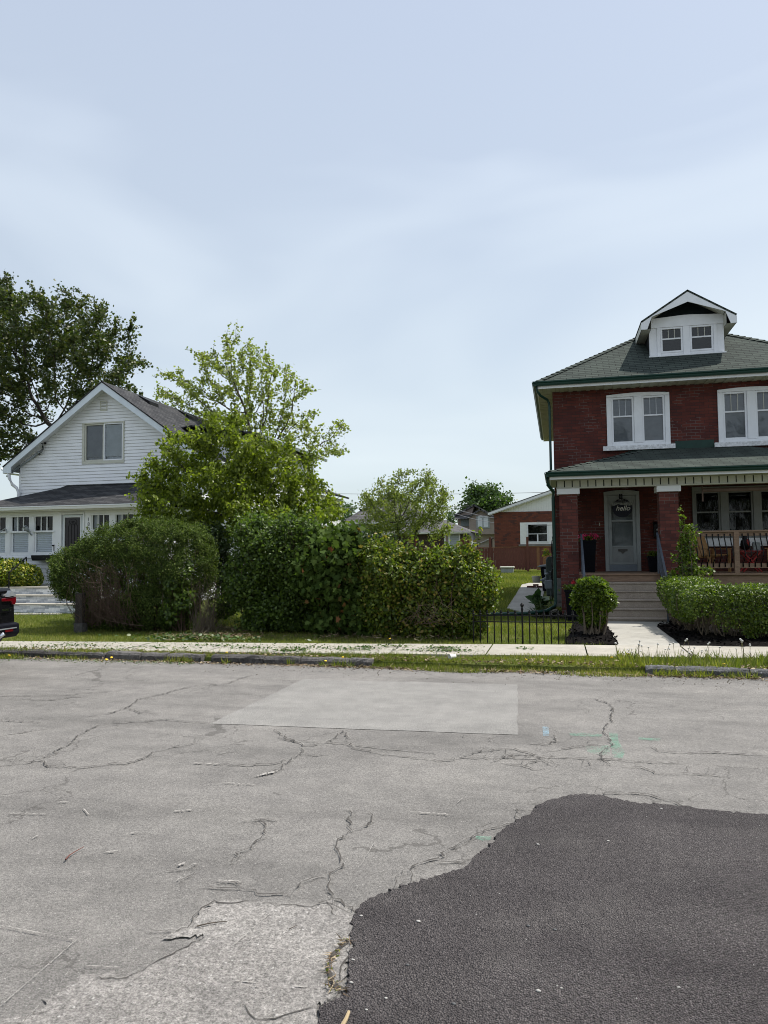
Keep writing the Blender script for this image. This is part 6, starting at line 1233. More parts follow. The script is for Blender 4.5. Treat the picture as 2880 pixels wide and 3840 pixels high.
t = thing('splash_stone', 'flat tan stone slab lying at the foot of the downspout', 'stone', (-.2, 18.9, 0)); a, b = atY(2052, 2258, 19), atY(2084, 2245, 19); mb = MB(); mb.prism([(a[0], .04), (b[0]+.02, .05), (b[0]+.04, .15), (a[0]+.1, .13), (a[0]-.01, .08)], 'y', 18.85, 19.2); mb.build('slab', M['dirt'], t, .02)
# iron fence
IF = thing('iron_fence', 'low black iron fence with spear points beside the clipped shrub', 'fence', (-.6, 13.12, 0))
fy_ = lambda x: 13.13+.04*(x+.6); x0, x1 = float(atY(1772, 2400, 13.12)[0]), float(atY(2172, 2400, 13.12)[0]); zt = float(atY(1900, 2290, 13.12)[2]); zr1, zr2 = float(atY(1900, 2308, 13.12)[2]), float(atY(1900, 2332, 13.12)[2])
mb = MB()
for z in (zr1, zr2): mb.box(x0, x1, 13.115, 13.135, z-.008, z+.008)
mb.build('rail', M['black'], IF); n = 0; x = x0+.02
while x < x1:
    mb = MB(); post = abs(x-float(atY(1966, 2400, 13.12)[0])) < .06; top = zt+.07 if post else zt; r = .015 if post else .0105
    mb.box(x-r, x+r, 13.125-r, 13.125+r, .0, top-.07)
    if post: mb.lathe((x, 13.125, top-.07), [(.018, 0), (.022, .03), (.012, .06), (.03, .08), (.03, .11), (.004, .14)], 8)
    else: mb.lathe((x, 13.125, top-.07), [(.012, 0), (.03, .012), (.012, .03), (.02, .045), (.004, .085)], 6)
    mb.build('post' if post else 'picket', M['black'], IF); x += .1215
    if n == 2: pass
    n += 1
# post at the left end of the privet hedge
t = thing('hedge_post', 'dark post on a grey plinth at the end of the privet hedge', 'post', (-9.9, 13.75, 0)); a, b = float(atY(281, 2380, 13.7)[0]), float(atY(312, 2380, 13.7)[0]); z_ = float(atY(281, 2337, 13.7)[2]); mb = MB(); mb.box(a, b, 13.65, 13.85, 0, z_); mb.build('plinth', M['kerb'], t, .01); mb = MB(); mb.box(a+.01, b-.02, 13.68, 13.8, z_+.001, z_+.62); mb.build('shaft', M['barkdark'], t, .01)
# overhead wires
def wire(label, pts, r=.012, sag=.0, m='cable'):
    t = MB(); P = []; A, Bq = np.array(pts[0], float), np.array(pts[1], float)
    for k in range(13): u = k/12; p = A+(Bq-A)*u; p[2] -= sag*4*u*(1-u); P.append(p)
    t.tube(P, r, 5); o = t.build('power_line', M[m], None, origin=P[0]); tag(o, label, 'cable', 'overhead wires')
wire('highest thin wire crossing the sky behind the apple tree', (atY(1000, 1846, 90), atY(2200, 1842, 90)), .03, .3)
wire('upper of the two sagging wires that cross the orange brick wall', (atY(1655, 1890, 62), atY(2080, 1958, 44)), .018, .4); wire('lower of the two sagging wires that cross the orange brick wall', (atY(1655, 1905, 62), atY(2080, 1968, 44)), .018, .5)
wire('thin wire just above the grey house roof left of the apple tree', (atY(1200, 1899, 75), atY(1760, 1897, 75)), .022, .2)
wire('service wire running from the left edge to the white gable mast', (atY(-300, 1610, 21), atY(*z1(380, 742), GY-.12)), .012, .12, 'black')
t = MB(); a = atY(*z1(380, 742), GY-.12); b = atY(*z1(345, 830), GY-.12)
for k in range(3): t.tube([a, a+np.array([.03*k, -.03, -.2]), b+np.array([.04*k-.02, -.03, -.02-.03*k]), b+np.array([-.05+.03*k, 0, .06])], .009, 5)
o = t.build('drop_wires', M['black'], None, origin=a); tag(o, 'drooping black wire loops at the head of the grey mast', 'cable')
# ------------------------------------------------------------------ trees
def E_(Y, *L_): return [ell(*l[:4], Y+(l[5] if len(l) > 5 else 0), l[4] if len(l) > 4 else None) for l in L_]
def trunkpts(sx, Y, h, top=None, Yt=None, n=8):
    a = atY(sx, 2100, Y); a[2] = G(Y)-.05; b = np.array(top, float) if top is not None else a+np.array([0, 0, h]); return [a+(b-a)*i/n+np.array([.08*math.sin(i*1.3), .05*math.cos(i), 0])*(i > 0) for i in range(n+1)]
# big dark maple behind the white house
lob = E_(33, (230, 1250, 190, 140, 200), (385, 1330, 115, 105, 170), (60, 1330, 180, 200, 200), (110, 1180, 110, 70, 150), (320, 1440, 200, 90, 150), (20, 1540, 160, 150, 160), (90, 1480, 150, 140, 150), (-120, 1350, 180, 220, 200), (450, 1440, 50, 60, 90), (-60, 1650, 160, 100, 140))
tree('maple_tree', 'large dark green maple spreading behind the white gable', 'tree', lob, trunkpts(200, 33, 6.5, top=atY(215, 1640, 33)), LM['maple'], M['barkdark'], 0.125, 38000, 3000, .36, 2.2, .7, .010, MAPLE, .20, amp=.3, up=.5, fill=0, sh=(420, .9, .012, 34, .5))
lob = E_(36, (-60, 1100, 80, 100, 120), (20, 1040, 60, 35, 60), (0, 1130, 75, 30, 60), (-150, 1250, 120, 150, 140), (-30, 1200, 70, 60, 80))
tree('maple_tree', 'taller tree cut by the left edge, its leafy sprays above the dark maple', 'tree', lob, trunkpts(-240, 36, 10, top=atY(-160, 1420, 36)), LM['maple'], M['barkdark'], .125, 9000, 600, .38, 2.2, .7, .012, MAPLE, .18, amp=.2, up=.5, fill=300, sh=(120, .9, .012, 34, .5))
# pale airy tree behind the roof
lob = E_(29, (860, 1400, 130, 120, 120), (1000, 1440, 130, 110, 120), (690, 1480, 100, 90, 110), (880, 1320, 90, 55, 90), (1090, 1460, 90, 70, 90), (1130, 1620, 100, 60, 100), (1260, 1610, 70, 45, 60), (940, 1580, 230, 110, 140), (620, 1500, 50, 50, 70), (760, 1590, 130, 90, 120), (1190, 1700, 110, 50, 80))
tree('ash_tree', 'airy pale green tree with open branches rising behind the white house roof', 'tree', lob, trunkpts(1020, 29, 5.5, top=atY(985, 1740, 29)), LM['pale'], M['bark'], .095, 10500, 3600, .24, 1.6, .42, .0085, MAPLE, .09, amp=.22, up=.8, sh=(260, .6, .008, 22, .5))
# bright drooping tree in the gap
lob = E_(17.2, (850, 1685, 110, 120, 90), (700, 1700, 80, 110, 90), (960, 1720, 90, 120, 90), (1060, 1760, 80, 110, 80), (860, 1850, 230, 140, 160), (650, 1850, 110, 110, 110), (1110, 1880, 120, 110, 120), (590, 1940, 90, 60, 80), (760, 1950, 190, 70, 150), (1010, 1960, 180, 80, 150), (1190, 1930, 60, 60, 60), (1240, 1870, 35, 25, 30), (545, 1900, 40, 30, 40), (620, 1690, 25, 50, 30), (1150, 1770, 40, 70, 50), (570, 1730, 20, 60, 25), (1000, 1880, 130, 150, 120), (1150, 1950, 80, 60, 70, -1.2), (1060, 1930, 80, 60, 70, -1.3), (1225, 1925, 55, 45, 50, -.6), (1180, 1830, 50, 60, 50), (1255, 1880, 30, 30, 35), (1080, 1700, 60, 70, 60), (950, 1650, 50, 60, 50), (760, 1640, 35, 60, 40), (540, 1800, 40, 40, 40))
tree('pear_tree', 'bright green leafy tree between the two hedges in front of the white house', 'tree', lob, trunkpts(1010, 17.4, 1.7, top=atY(1000, 2080, 17.4)), LM['midtree'], M['barkdark'], .085, 26000, 3000, .16, .9, .28, .0055, OVAL, .10, amp=.28, up=.2, droop=.9, fill=0, sh=(760, .46, .005, 46, .75))
# apple tree in the back gardens
lob = E_(36, (1510, 1900, 140, 95, 120), (1618, 1900, 78, 78, 90), (1570, 1820, 80, 55, 80), (1430, 1900, 80, 90, 90), (1500, 1790, 35, 45, 40), (1590, 1790, 30, 45, 40), (1640, 1985, 58, 40, 65), (1390, 1960, 60, 50, 60), (1370, 1860, 30, 30, 30), (1500, 1980, 110, 35, 90), (1450, 1810, 40, 40, 40))
tree('apple_tree', 'small round apple tree in front of the grey garage', 'tree', lob, trunkpts(1495, 36, 1.9, top=atY(1500, 2030, 36)), LM['apple'], M['barkdark'], .10, 11500, 1700, .20, 1.3, .40, .010, OVAL, .13, amp=.25, up=.4, droop=.5, sh=(150, .42, .007, 26, .9))
lob = E_(80, (1800, 1850, 55, 30, 60), (1850, 1865, 55, 35, 60), (1880, 1880, 38, 28, 50), (1820, 1900, 90, 35, 80), (1770, 1880, 30, 30, 40))
tree('far_tree', 'distant leafy tree rising above the taupe house', 'tree', lob, trunkpts(1835, 80, 4.5, top=atY(1835, 1960, 80)), LM['fartree'], M['bark'], .34, 7000, 500, .6, 3., 1.2, .02, DIAMOND, .45, amp=.2)
for i, (sx, sy, rx, Y, lb) in enumerate(((1690, 1915, 26, 95, 'far tree crown just left of the taupe gable'), (1300, 1905, 32, 95, 'low far tree crown beside the grey hip roof'), (1220, 1900, 60, 88, 'distant tree glimpsed right of the pear tree'))):
    lob = E_(Y, (sx, sy, rx, 22, rx), (sx+rx*.7, sy+12, rx*.7, 18, rx)); tree('far_tree', lb, 'tree', lob, trunkpts(sx, Y, 3, top=atY(sx, sy+55, Y)), LM['fartree'], M['bark'], .36, 1500, 150, .7, 4., 1.4, .03, DIAMOND, .5, group='far trees on the skyline')

# ------------------------------------------------------------------ hedges and shrubs
def hedge(name, label, cat, lobes, m, leaf, n, base, stemn=60, stemm='twig', tpl=DIAMOND, amp=.1, shell=.10, holes=(), up=.5, bare=None, seed=0, fr=2.2, group=None, srad=.008, sprout=None, extra=None, droop=0., clump=None, sh=None, nhole=230):
    c = np.mean([l[0] for l in lobes], 0); t = thing(name, label, cat, (float(c[0]), float(c[1]), 0), group)
    if clump:
        ck, cs = clump; cc = sample(lobes, n//ck, amp, shell, fr, seed, .03); P = np.repeat(cc, ck, 0)+RNG.normal(size=(len(cc)*ck, 3))*cs*np.repeat(.5+RNG.random(len(cc)), ck)[:, None]; P = P[P[:, 2] > .03]
    else: P = sample(lobes, n, amp, shell, fr, seed, .03)
    cut = np.zeros(len(P), bool)
    for hc, hr in holes: cut |= ((((P-hc)/hr)**2).sum(1) < 1) & (RNG.random(len(P)) < .93)
    P = P[~cut]; out = np.zeros_like(P); Q = P+RNG.normal(size=P.shape)*.0
    g0 = in_lobes(P, lobes, amp, fr, seed)
    for k in range(3):
        D = P.copy(); D[:, k] += .03; out[:, k] = g0-in_lobes(D, lobes, amp, fr, seed)
    out /= np.linalg.norm(out, axis=1, keepdims=True)+1e-9
    A, B2, ra, rb = [], [], [], []
    if sh:
        nsh, L_, dens, upb, zlo = sh; c = np.where((g0 < .1) & (P[:, 2] > zlo))[0]; c = RNG.choice(c, nsh); o_ = out[c]*.6; o_[:, 2] += upb; o_ += RNG.normal(size=o_.shape)*.3; o_ /= np.linalg.norm(o_, axis=1, keepdims=True)
        a, b, c_, d, SP = shoots(P[c], o_, L_, .004, dens, leaf*.35); A += a; B2 += b; ra += c_; rb += d
        P = np.concatenate([P, SP]); out = np.concatenate([out, np.zeros_like(SP)])
    leaf_mesh('foliage', P, leaf, LM[m], t, tpl, up, out=out*.7, droop=droop)
    k = stemn; idx = RNG.choice(len(P), k*3); tg = P[idx]; tg = tg[np.argsort(-tg[:, 2])][:k]
    p0 = np.array([[base[0]+(base[1]-base[0])*RNG.random(), base[2]+(base[3]-base[2])*RNG.random(), .0] for _ in range(k)]); p0[:, 0] = p0[:, 0]*.5+np.clip(tg[:, 0], base[0], base[1])*.5
    a, b, c_, d = stems(p0, tg, srad*1.3, .06); A += a; B2 += b; ra += c_; rb += d
    for hc, hr in holes:
        k = nhole; root = hc+np.array([0, hr[1]*.8, -hr[2]*1.15])+RNG.normal(size=(k, 3))*hr*np.array([.55, .25, .1]); root[:, 2] = np.maximum(root[:, 2], .04)
        q = hc+RNG.uniform(-1, 1, (k, 3))*hr*np.array([.95, .45, .95])+np.array([0, hr[1]*.1, 0]); q[:, 0] = q[:, 0]*.6+(root[:, 0]+RNG.normal(size=k)*hr[0]*.5)*.4
        a, b, c_, d = stems(root, q, .0060, .10); A += a; B2 += b; ra += c_; rb += d
        s0 = q-RNG.random((k, 1))*(q-root)*.6; s1 = s0+RNG.normal(size=(k, 3))*.16+np.array([0, 0, .08]); a, b, c_, d = stems(s0, s1, .0035, .12, 3); A += a; B2 += b; ra += c_; rb += d
    edges_mesh('stems', A, B2, ra, rb, M[stemm], t, 4)
    return t
# clipped privet hedge on the left
lob = E_(14.6, (345, 2150, 155, 120, 130), (520, 2150, 210, 190, 150), (690, 2130, 110, 160, 130), (430, 2270, 140, 110, 120), (600, 2270, 150, 120, 120), (480, 2345, 190, 45, 110), (650, 2330, 70, 50, 90), (610, 2010, 110, 60, 110), (430, 2040, 110, 70, 110), (740, 2080, 55, 90, 100))
hole = [ell(360, 2200, 120, 120, 13.6, 85)]
bx0, bx1 = float(atY(330, 2380, 14)[0]), float(atY(760, 2380, 14)[0])
hedge('hedge', 'rounded dark privet hedge with a bare brown patch on its left side', 'hedge', lob, 'privet', .036, 170000, (bx0, bx1, 14.3, 15.2), 120, holes=hole, amp=.085, shell=.17, up=.6, fr=3.6, sh=(700, .10, 130, .6, .9), clump=(60, .045))
t = thing('dead_brush', 'bundle of bare brown stems at the right end of the privet hedge', 'shrub', tuple(atG(765, 2385))); b0 = atG(765, 2375); p0 = np.array([b0+RNG.normal(size=3)*np.array([.10, .12, 0]) for _ in range(110)]); p1 = np.array([atY(768+RNG.normal()*24, 2150+RNG.random()*170, 14.15+RNG.normal()*.15) for _ in range(110)])
edges_mesh('stems', *stems(p0, p1, .0045, .10), M['stem'], t, 4); p0 = np.array([p1[RNG.integers(110)] for _ in range(130)]); edges_mesh('twigs', *stems(p0-RNG.random((130, 1))*np.array([[0, 0, .7]]), p0+RNG.normal(size=(130, 3))*.15, .003, .1, 3), M['twig'], t, 3)
lob = E_(16.2, (800, 2060, 60, 80, 60), (835, 2140, 45, 70, 50))
hedge('shrub', 'dark leafy growth deep in the gap between the two long hedges', 'shrub', lob, 'darkshrub', .06, 6000, (-9.2, -8.7, 16.1, 16.4), 20, tpl=OVAL, shell=.3, clump=(30, .07), seed=12)
lob = E_(14.0, (650, 2190, 45, 40, 40), (690, 2250, 40, 45, 40), (640, 2290, 40, 50, 40), (700, 2140, 20, 30, 30))
hedge('shrub', 'light leafy sapling growing out of the privet hedge beside the bare stems', 'shrub', lob, 'shrub', .075, 900, (float(atY(660, 2380, 14)[0])-.1, float(atY(660, 2380, 14)[0])+.1, 14.1, 14.3), 14, tpl=OVAL, shell=.5)
# overgrown middle shrubs
lob = E_(14.7, (942, 2145, 68, 150, 90), (985, 2055, 90, 95, 110), (1060, 2030, 110, 85, 110), (1010, 2200, 130, 140, 120), (1130, 2140, 130, 140, 120), (985, 2320, 75, 60, 100), (1120, 2300, 120, 80, 110), (1170, 2050, 90, 65, 90), (1240, 2040, 60, 40, 60))
bA0, bA1 = float(atY(860, 2380, 14.3)[0]), float(atY(1180, 2380, 14.3)[0])
hedge('shrub', 'tall loose lilac thicket just right of the gap beside the bare stems', 'shrub', lob, 'shrub', .062, 62000, (bA0, bA1, 14.4, 15.3), 110, tpl=OVAL, amp=.22, shell=.2, fr=3.0, seed=3, sh=(420, .22, 60, .8, 1.0), clump=(36, .075))
lob = E_(14.1, (1260, 2150, 110, 150, 70), (1310, 2260, 130, 120, 70), (1250, 2330, 120, 60, 70), (1230, 2070, 60, 60, 60), (1300, 2060, 60, 60, 60), (1400, 2290, 110, 110, 60), (1420, 2370, 90, 40, 60))
hedge('maple_sapling', 'dark broad-leaved maple growth in the middle of the long hedge', 'shrub', lob, 'maplesap', .105, 10000, (float(atY(1220, 2380, 14)[0]), float(atY(1400, 2380, 14)[0]), 14.1, 14.5), 40, tpl=MAPLE, amp=.22, shell=.3, up=.1, droop=.5, seed=5, clump=(14, .12), stemm='barkdark')
lob = E_(14.9, (1345, 2090, 100, 70, 90), (1270, 2190, 150, 150, 90), (1400, 2150, 140, 140, 90), (1330, 2320, 180, 80, 80), (1280, 2065, 70, 45, 60))
hedge('shrub', 'fine dark leafy shrub topping the hedge behind the broad maple leaves', 'shrub', lob, 'darkshrub', .05, 46000, (float(atY(1250, 2380, 14.8)[0]), float(atY(1450, 2380, 14.8)[0]), 14.6, 15.2), 60, tpl=OVAL, amp=.16, shell=.16, seed=6, sh=(160, .16, 70, .8, 1.2), clump=(30, .06))
# yellow-green hedge on the right of the long run
lob = E_(13.95, (1470, 2165, 120, 95, 90), (1600, 2172, 130, 95, 100), (1730, 2178, 100, 95, 95), (1790, 2215, 60, 85, 80), (1450, 2280, 110, 110, 80), (1590, 2290, 150, 110, 85), (1720, 2290, 110, 100, 80), (1500, 2370, 110, 40, 70), (1660, 2370, 130, 45, 70), (1410, 2075, 50, 40, 50), (1830, 2240, 25, 55, 50), (1480, 2085, 60, 30, 50))
bB0, bB1 = float(atY(1440, 2390, 13.8)[0]), float(atY(1780, 2390, 13.8)[0])
yh = hedge('hedge', 'yellow-green untrimmed hedge beside the iron fence, sprouting upright shoots', 'hedge', lob, 'yellowhedge', .062, 56000, (bB0, bB1, 13.6, 14.4), 150, tpl=OVAL, amp=.16, shell=.18, up=.4, seed=8, fr=3.4, sh=(380, .17, 60, .7, .7), clump=(30, .06), holes=[ell(1610, 2290, 120, 45, 13.1, 40)], nhole=26)
A = []; S0, S1 = [], []
for sx, sy in ((1540, 2010), (1578, 2020), (1480, 2040), (1735, 1985), (1700, 2050), (1795, 1975), (1775, 2040), (1620, 2070), (1760, 2010), (1440, 2000), (1660, 2085), (1830, 2180), (1860, 2205)):
    top = atY(sx, sy, 14.0+RNG.normal()*.15); bot = top.copy(); bot[2] = 1.45; bot[0] -= .05*RNG.normal(); S0.append(bot); S1.append(top)
    for k in range(int(28*(top[2]-1.4)/.5)+8): A.append(bot+(top-bot)*RNG.random()+RNG.normal(size=3)*.035)
leaf_mesh('shoot_leaves', np.array(A), .075, LM['yellowhedge'], yh, OVAL, .5); edges_mesh('shoots', *stems(S0, S1, .006, .03), M['stem'], yh, 4)
# clipped shrub by the walk, on many pale stems
lob = E_(14.35, (2225, 2240, 68, 62, 66), (2190, 2250, 38, 48, 40), (2262, 2245, 38, 50, 40), (2225, 2200, 55, 30, 55), (2222, 2312, 46, 40, 44))
bc = atG(2222, 2378)
hedge('clipped_shrub', 'small clipped shrub on bare stems between the iron fence and the garden walk', 'shrub', lob, 'front', .068, 11000, (bc[0]-.2, bc[0]+.2, 14.05, 14.5), 34, 'stem', OVAL, amp=.12, shell=.14, up=.5, srad=.014, seed=2, fr=6, sh=(40, .07, 60, .8, .6))
# box hedge on the right turning back along the walk
def wbox(x, y, z, rx, ry, rz_): return (np.array([x, y, z], float), np.array([rx, ry, rz_], float))
def boxhedge(label, box, n, m, leaf, base, holes=()):
    (x0, x1, y0, y1, z0, z1) = box; t = thing('clipped_hedge', label, 'hedge', ((x0+x1)/2, (y0+y1)/2, 0), 'clipped hedges right of the walk')
    P = np.column_stack([x0+(x1-x0)*RNG.random(n*4), y0+(y1-y0)*RNG.random(n*4), .04+(z1-.04)*RNG.random(n*4)])
    wv = .05*np.sin(P[:, 0]*4+P[:, 1]*3)+.04*np.sin(P[:, 0]*9+P[:, 2]*8)*np.sin(P[:, 1]*7); lowr = np.where(P[:, 0] > 3.05, .06, z0)+.12*np.sin(P[:, 0]*5.3+P[:, 1]*2)+.08*np.sin(P[:, 0]*13)
    d = np.minimum.reduce([P[:, 0]-x0, x1-P[:, 0], P[:, 1]-y0, y1-P[:, 1], z1-P[:, 2]+0*P[:, 0]])+wv; cr_ = np.minimum(np.minimum(P[:, 1]-y0, y1-P[:, 1]), P[:, 0]-x0)+(z1-P[:, 2])
    ok = (d > 0) & (cr_ > .13) & (P[:, 2] > lowr) & (RNG.random(len(P)) < np.exp(-np.maximum(d, 0)/.09)); P = P[ok][:n]
    out = np.zeros_like(P); out[:, 1] = np.where(P[:, 1]-y0 < .2, -1, 0); out[:, 2] = np.where(z1-P[:, 2] < .25, 1, .2); out[:, 0] = np.where(P[:, 0]-x0 < .2, -1, 0)
    leaf_mesh('foliage', P, leaf, LM[m], t, OVAL, .5, out=out*.8)
    k = int((x1-x0+y1-y0)*34); p0 = np.column_stack([base[0]+(base[1]-base[0])*RNG.random(k), base[2]+(base[3]-base[2])*RNG.random(k), np.zeros(k)+.03]); p1 = p0+RNG.normal(size=(k, 3))*np.array([.16, .14, 0])+np.array([0, 0, z0+.35]); edges_mesh('stems', *stems(p0, p1, .013, .07), M['stem'], t, 5); return t
boxhedge('bright clipped hedge running back beside the walk toward the steps', (2.08, 2.95, 14.9, 17.3, .42, 1.03), 15000, 'front', .045, (2.3, 2.8, 15.0, 17.1))
boxhedge('bright clipped hedge along the pavement at the right edge', (2.18, 6.4, 13.72, 14.88, .40, .97), 52000, 'front', .045, (2.45, 6.2, 14.0, 14.6))
# slender climber before the brick pier
lob = E_(17.05, (2560, 1962, 14, 45, 14), (2588, 2015, 25, 55, 22), (2575, 2070, 36, 60, 30), (2580, 2120, 30, 45, 28), (2560, 2150, 55, 25, 30), (2640, 2140, 42, 20, 25), (2608, 1995, 14, 24, 14), (2552, 1922, 8, 24, 9), (2545, 2090, 28, 18, 20))
hedge('climber', 'slender young climbing shrub growing above the hedge before the brick pier', 'shrub', lob, 'front', .065, 1300, (2.6, 2.75, 17.0, 17.1), 16, 'bark', OVAL, shell=.3, seed=9, amp=.2, fr=5)
# golden shrub by the white steps
lob = E_(19.6, (30, 2150, 75, 58, 80), (95, 2160, 55, 45, 60), (130, 2175, 25, 30, 40), (-40, 2140, 60, 60, 60))
hedge('golden_shrub', 'golden variegated shrub behind the black rail by the white steps', 'shrub', lob, 'golden', .075, 7500, (-17.2, -15.6, 19.3, 19.9), 30, 'barkdark', OVAL, shell=.14, up=.7, seed=1)
# hosta and strap-leaved clump by the downspout
for nm_, lb, p, k, ln, m, T, wd in (('hosta', 'cream-edged hosta beside the gas meter on the side path', (2018, 2200), 60, .24, 'hosta', OVAL, 1.1), ('daylily', 'clump of dark strap leaves at the foot of the green downspout', (2030, 2245), 110, .36, 'darkshrub', BLADE, 1.)):
    c = atY(p[0], p[1], 20.2 if nm_ == 'hosta' else 18.8); c[2] = 0 if nm_ != 'hosta' else .1; d = RNG.normal(size=(k, 3)); d[:, 2] = .55+RNG.random(k)*.9; d /= np.linalg.norm(d, axis=1, keepdims=True)
    t = thing(nm_, lb, 'plant', tuple(c)); P = c+np.column_stack([RNG.normal(size=(k, 2))*.07, RNG.random(k)*(.25 if nm_ == 'hosta' else .03)]); leaf_mesh('foliage', P, ln, LM[m], t, T, 1., dirv=d)
# low undergrowth in the gap and dry clippings below it
lob = E_(15.4, (830, 2290, 50, 35, 50), (870, 2260, 40, 50, 40), (800, 2240, 20, 30, 30))
hedge('undergrowth', 'low sunlit weeds growing in the gap between the two hedges', 'weeds', lob, 'shrub', .06, 1600, (-8.4, -7.6, 15.2, 15.6), 10, 'stem', OVAL, shell=.4)
t = thing('garden_gate_boards', 'grey weathered boards glimpsed behind the gap between the hedges', 'fence', (-8.6, 17.6, 0))
for k, sx in enumerate((812, 828, 850, 866)): x = float(atY(sx, 2200, 17.8)[0]); mb = MB(); mb.box(x, x+.085, 17.8, 17.83, 0, 1.15+.05*(k % 2)); mb.build('board', M['bark'], t)

# ------------------------------------------------------------------ litter, weeds, stones
def scatter(name, cx, cy, sx, sy, n, size, m, z, tpl=OVAL):
    P = np.column_stack([cx+RNG.normal(size=n)*sx, cy+RNG.normal(size=n)*sy, z+RNG.random(n)*.02]); o = leaf_mesh(name, P, size, LM[m], None, tpl, 1.2, flat=.8); tag(o, kind='stuff')
for sx, sy, wx, n in ((1370, 2428, .12, 60), (1330, 2436, .16, 70), (1660, 2430, .14, 120), (1690, 2440, .2, 90), (1480, 2424, .18, 70), (1060, 2440, .22, 90), (1100, 2436, .15, 60), (950, 2430, .2, 50), (800, 2420, .3, 70), (1970, 2432, .09, 26), (300, 2420, .3, 60), (180, 2425, .3, 50), (560, 2428, .5, 90), (1600, 2440, .35, 80), (1200, 2430, .5, 90), (400, 2435, .4, 60)):
    c = atZ(sx, sy, .03); scatter('hedge_clippings', c[0], c[1], wx, .06, n, .045, 'cut', .03)
n = 1500; x = RNG.uniform(-10.5, -1.2, n); y = np.array([near_y(a)+(far_y(a)-near_y(a))*RNG.beta(1.2, 1.) for a in x]); o = leaf_mesh('leaf_litter', np.column_stack([x, y, np.full(n, .029)]), .03, LM['cut'], None, DIAMOND, 1.5, flat=.9); tag(o, kind='stuff')
for nm_, m, n, sz, tp, cc, sp in (('hedge_debris', 'debris', 900, .10, BLADE, (790, 2395), (.55, .22)), ('hedge_debris', 'cut', 500, .07, OVAL, (740, 2400), (.6, .2)), ('hedge_debris', 'debris', 260, .11, BLADE, (1400, 2400), (.9, .1)), ('hedge_debris', 'debris', 500, .10, BLADE, (860, 2365), (.35, .25))):
    c = atG(*cc); P = np.column_stack([c[0]+RNG.normal(size=n)*sp[0], c[1]+RNG.normal(size=n)*sp[1], .02+RNG.random(n)*.07]); P = P[P[:, 1] > FY(P[:, 0])-.02]; o = leaf_mesh(nm_, P, sz, LM[m], None, tp, .8, flat=.6); tag(o, kind='stuff')
n = 2600; x = RNG.uniform(-10, 5, n); y = KY(x)-.10-np.abs(RNG.normal(size=n))*.10; o = leaf_mesh('gutter_debris', np.column_stack([x, y, np.full(n, ROAD+.006)+RNG.random(n)*.012]), .032, LM['debris'], None, OVAL, 1.5, flat=.9); tag(o, kind='stuff')
n = 420; x = RNG.uniform(-4, 5, n); y = KY(x)-.09-np.abs(RNG.normal(size=n))*.07; o = leaf_mesh('dry_straw', np.column_stack([x, y, np.full(n, ROAD+.012)]), .17, LM['debris'], None, BLADE, 1.5, flat=.93); tag(o, kind='stuff')
n = 900; x = RNG.uniform(-10, -5.5, n); y = KY(x)-.14-np.abs(RNG.normal(size=n))*.16; o = leaf_mesh('green_clippings', np.column_stack([x, y, np.full(n, ROAD+.007)]), .03, LM['cut'], None, DIAMOND, 1.5, flat=.9); tag(o, kind='stuff')
n = 700; x = RNG.uniform(-5, 5, n); y = KY(x)-.1-np.abs(RNG.normal(size=n))*.35
mb = MB()
for a, b in zip(x, y):
    s_ = .004+.008*RNG.random(); z = ROAD+.001; mb.face([(a-s_, b-s_, z), (a+s_, b-s_*.7, z), (a, b, z+s_)]); mb.face([(a+s_, b-s_*.7, z), (a+s_*.3, b+s_, z), (a, b, z+s_)]); mb.face([(a+s_*.3, b+s_, z), (a-s_, b-s_, z), (a, b, z+s_)])
o = mb.build('road_grit', M['dirt']); tag(o, kind='stuff')
c = atZ(1100+150*1.0729, 3000+600*1.0729, ROAD+.02)
P = np.array([atZ(0+x*.868, 3000+y*.868, ROAD+.018) for x, y in ((1490, 610), (1470, 630), (1450, 655), (1435, 680), (1420, 710), (1418, 740), (1428, 765), (1438, 790), (1445, 812), (1480, 820))]); P = P[RNG.integers(0, len(P), 170)]+RNG.normal(size=(170, 3))*np.array([.012, .012, .003]); o = leaf_mesh('pothole_straw', P[:110], .035, LM['debris'], None, BLADE, 1., flat=.8); tag(o, kind='stuff')
P2 = P[:18]+np.array([0, 0, .002]); o = leaf_mesh('pothole_moss', P2, .014, LM['grass'], None, OVAL, .8); tag(o, kind='stuff')
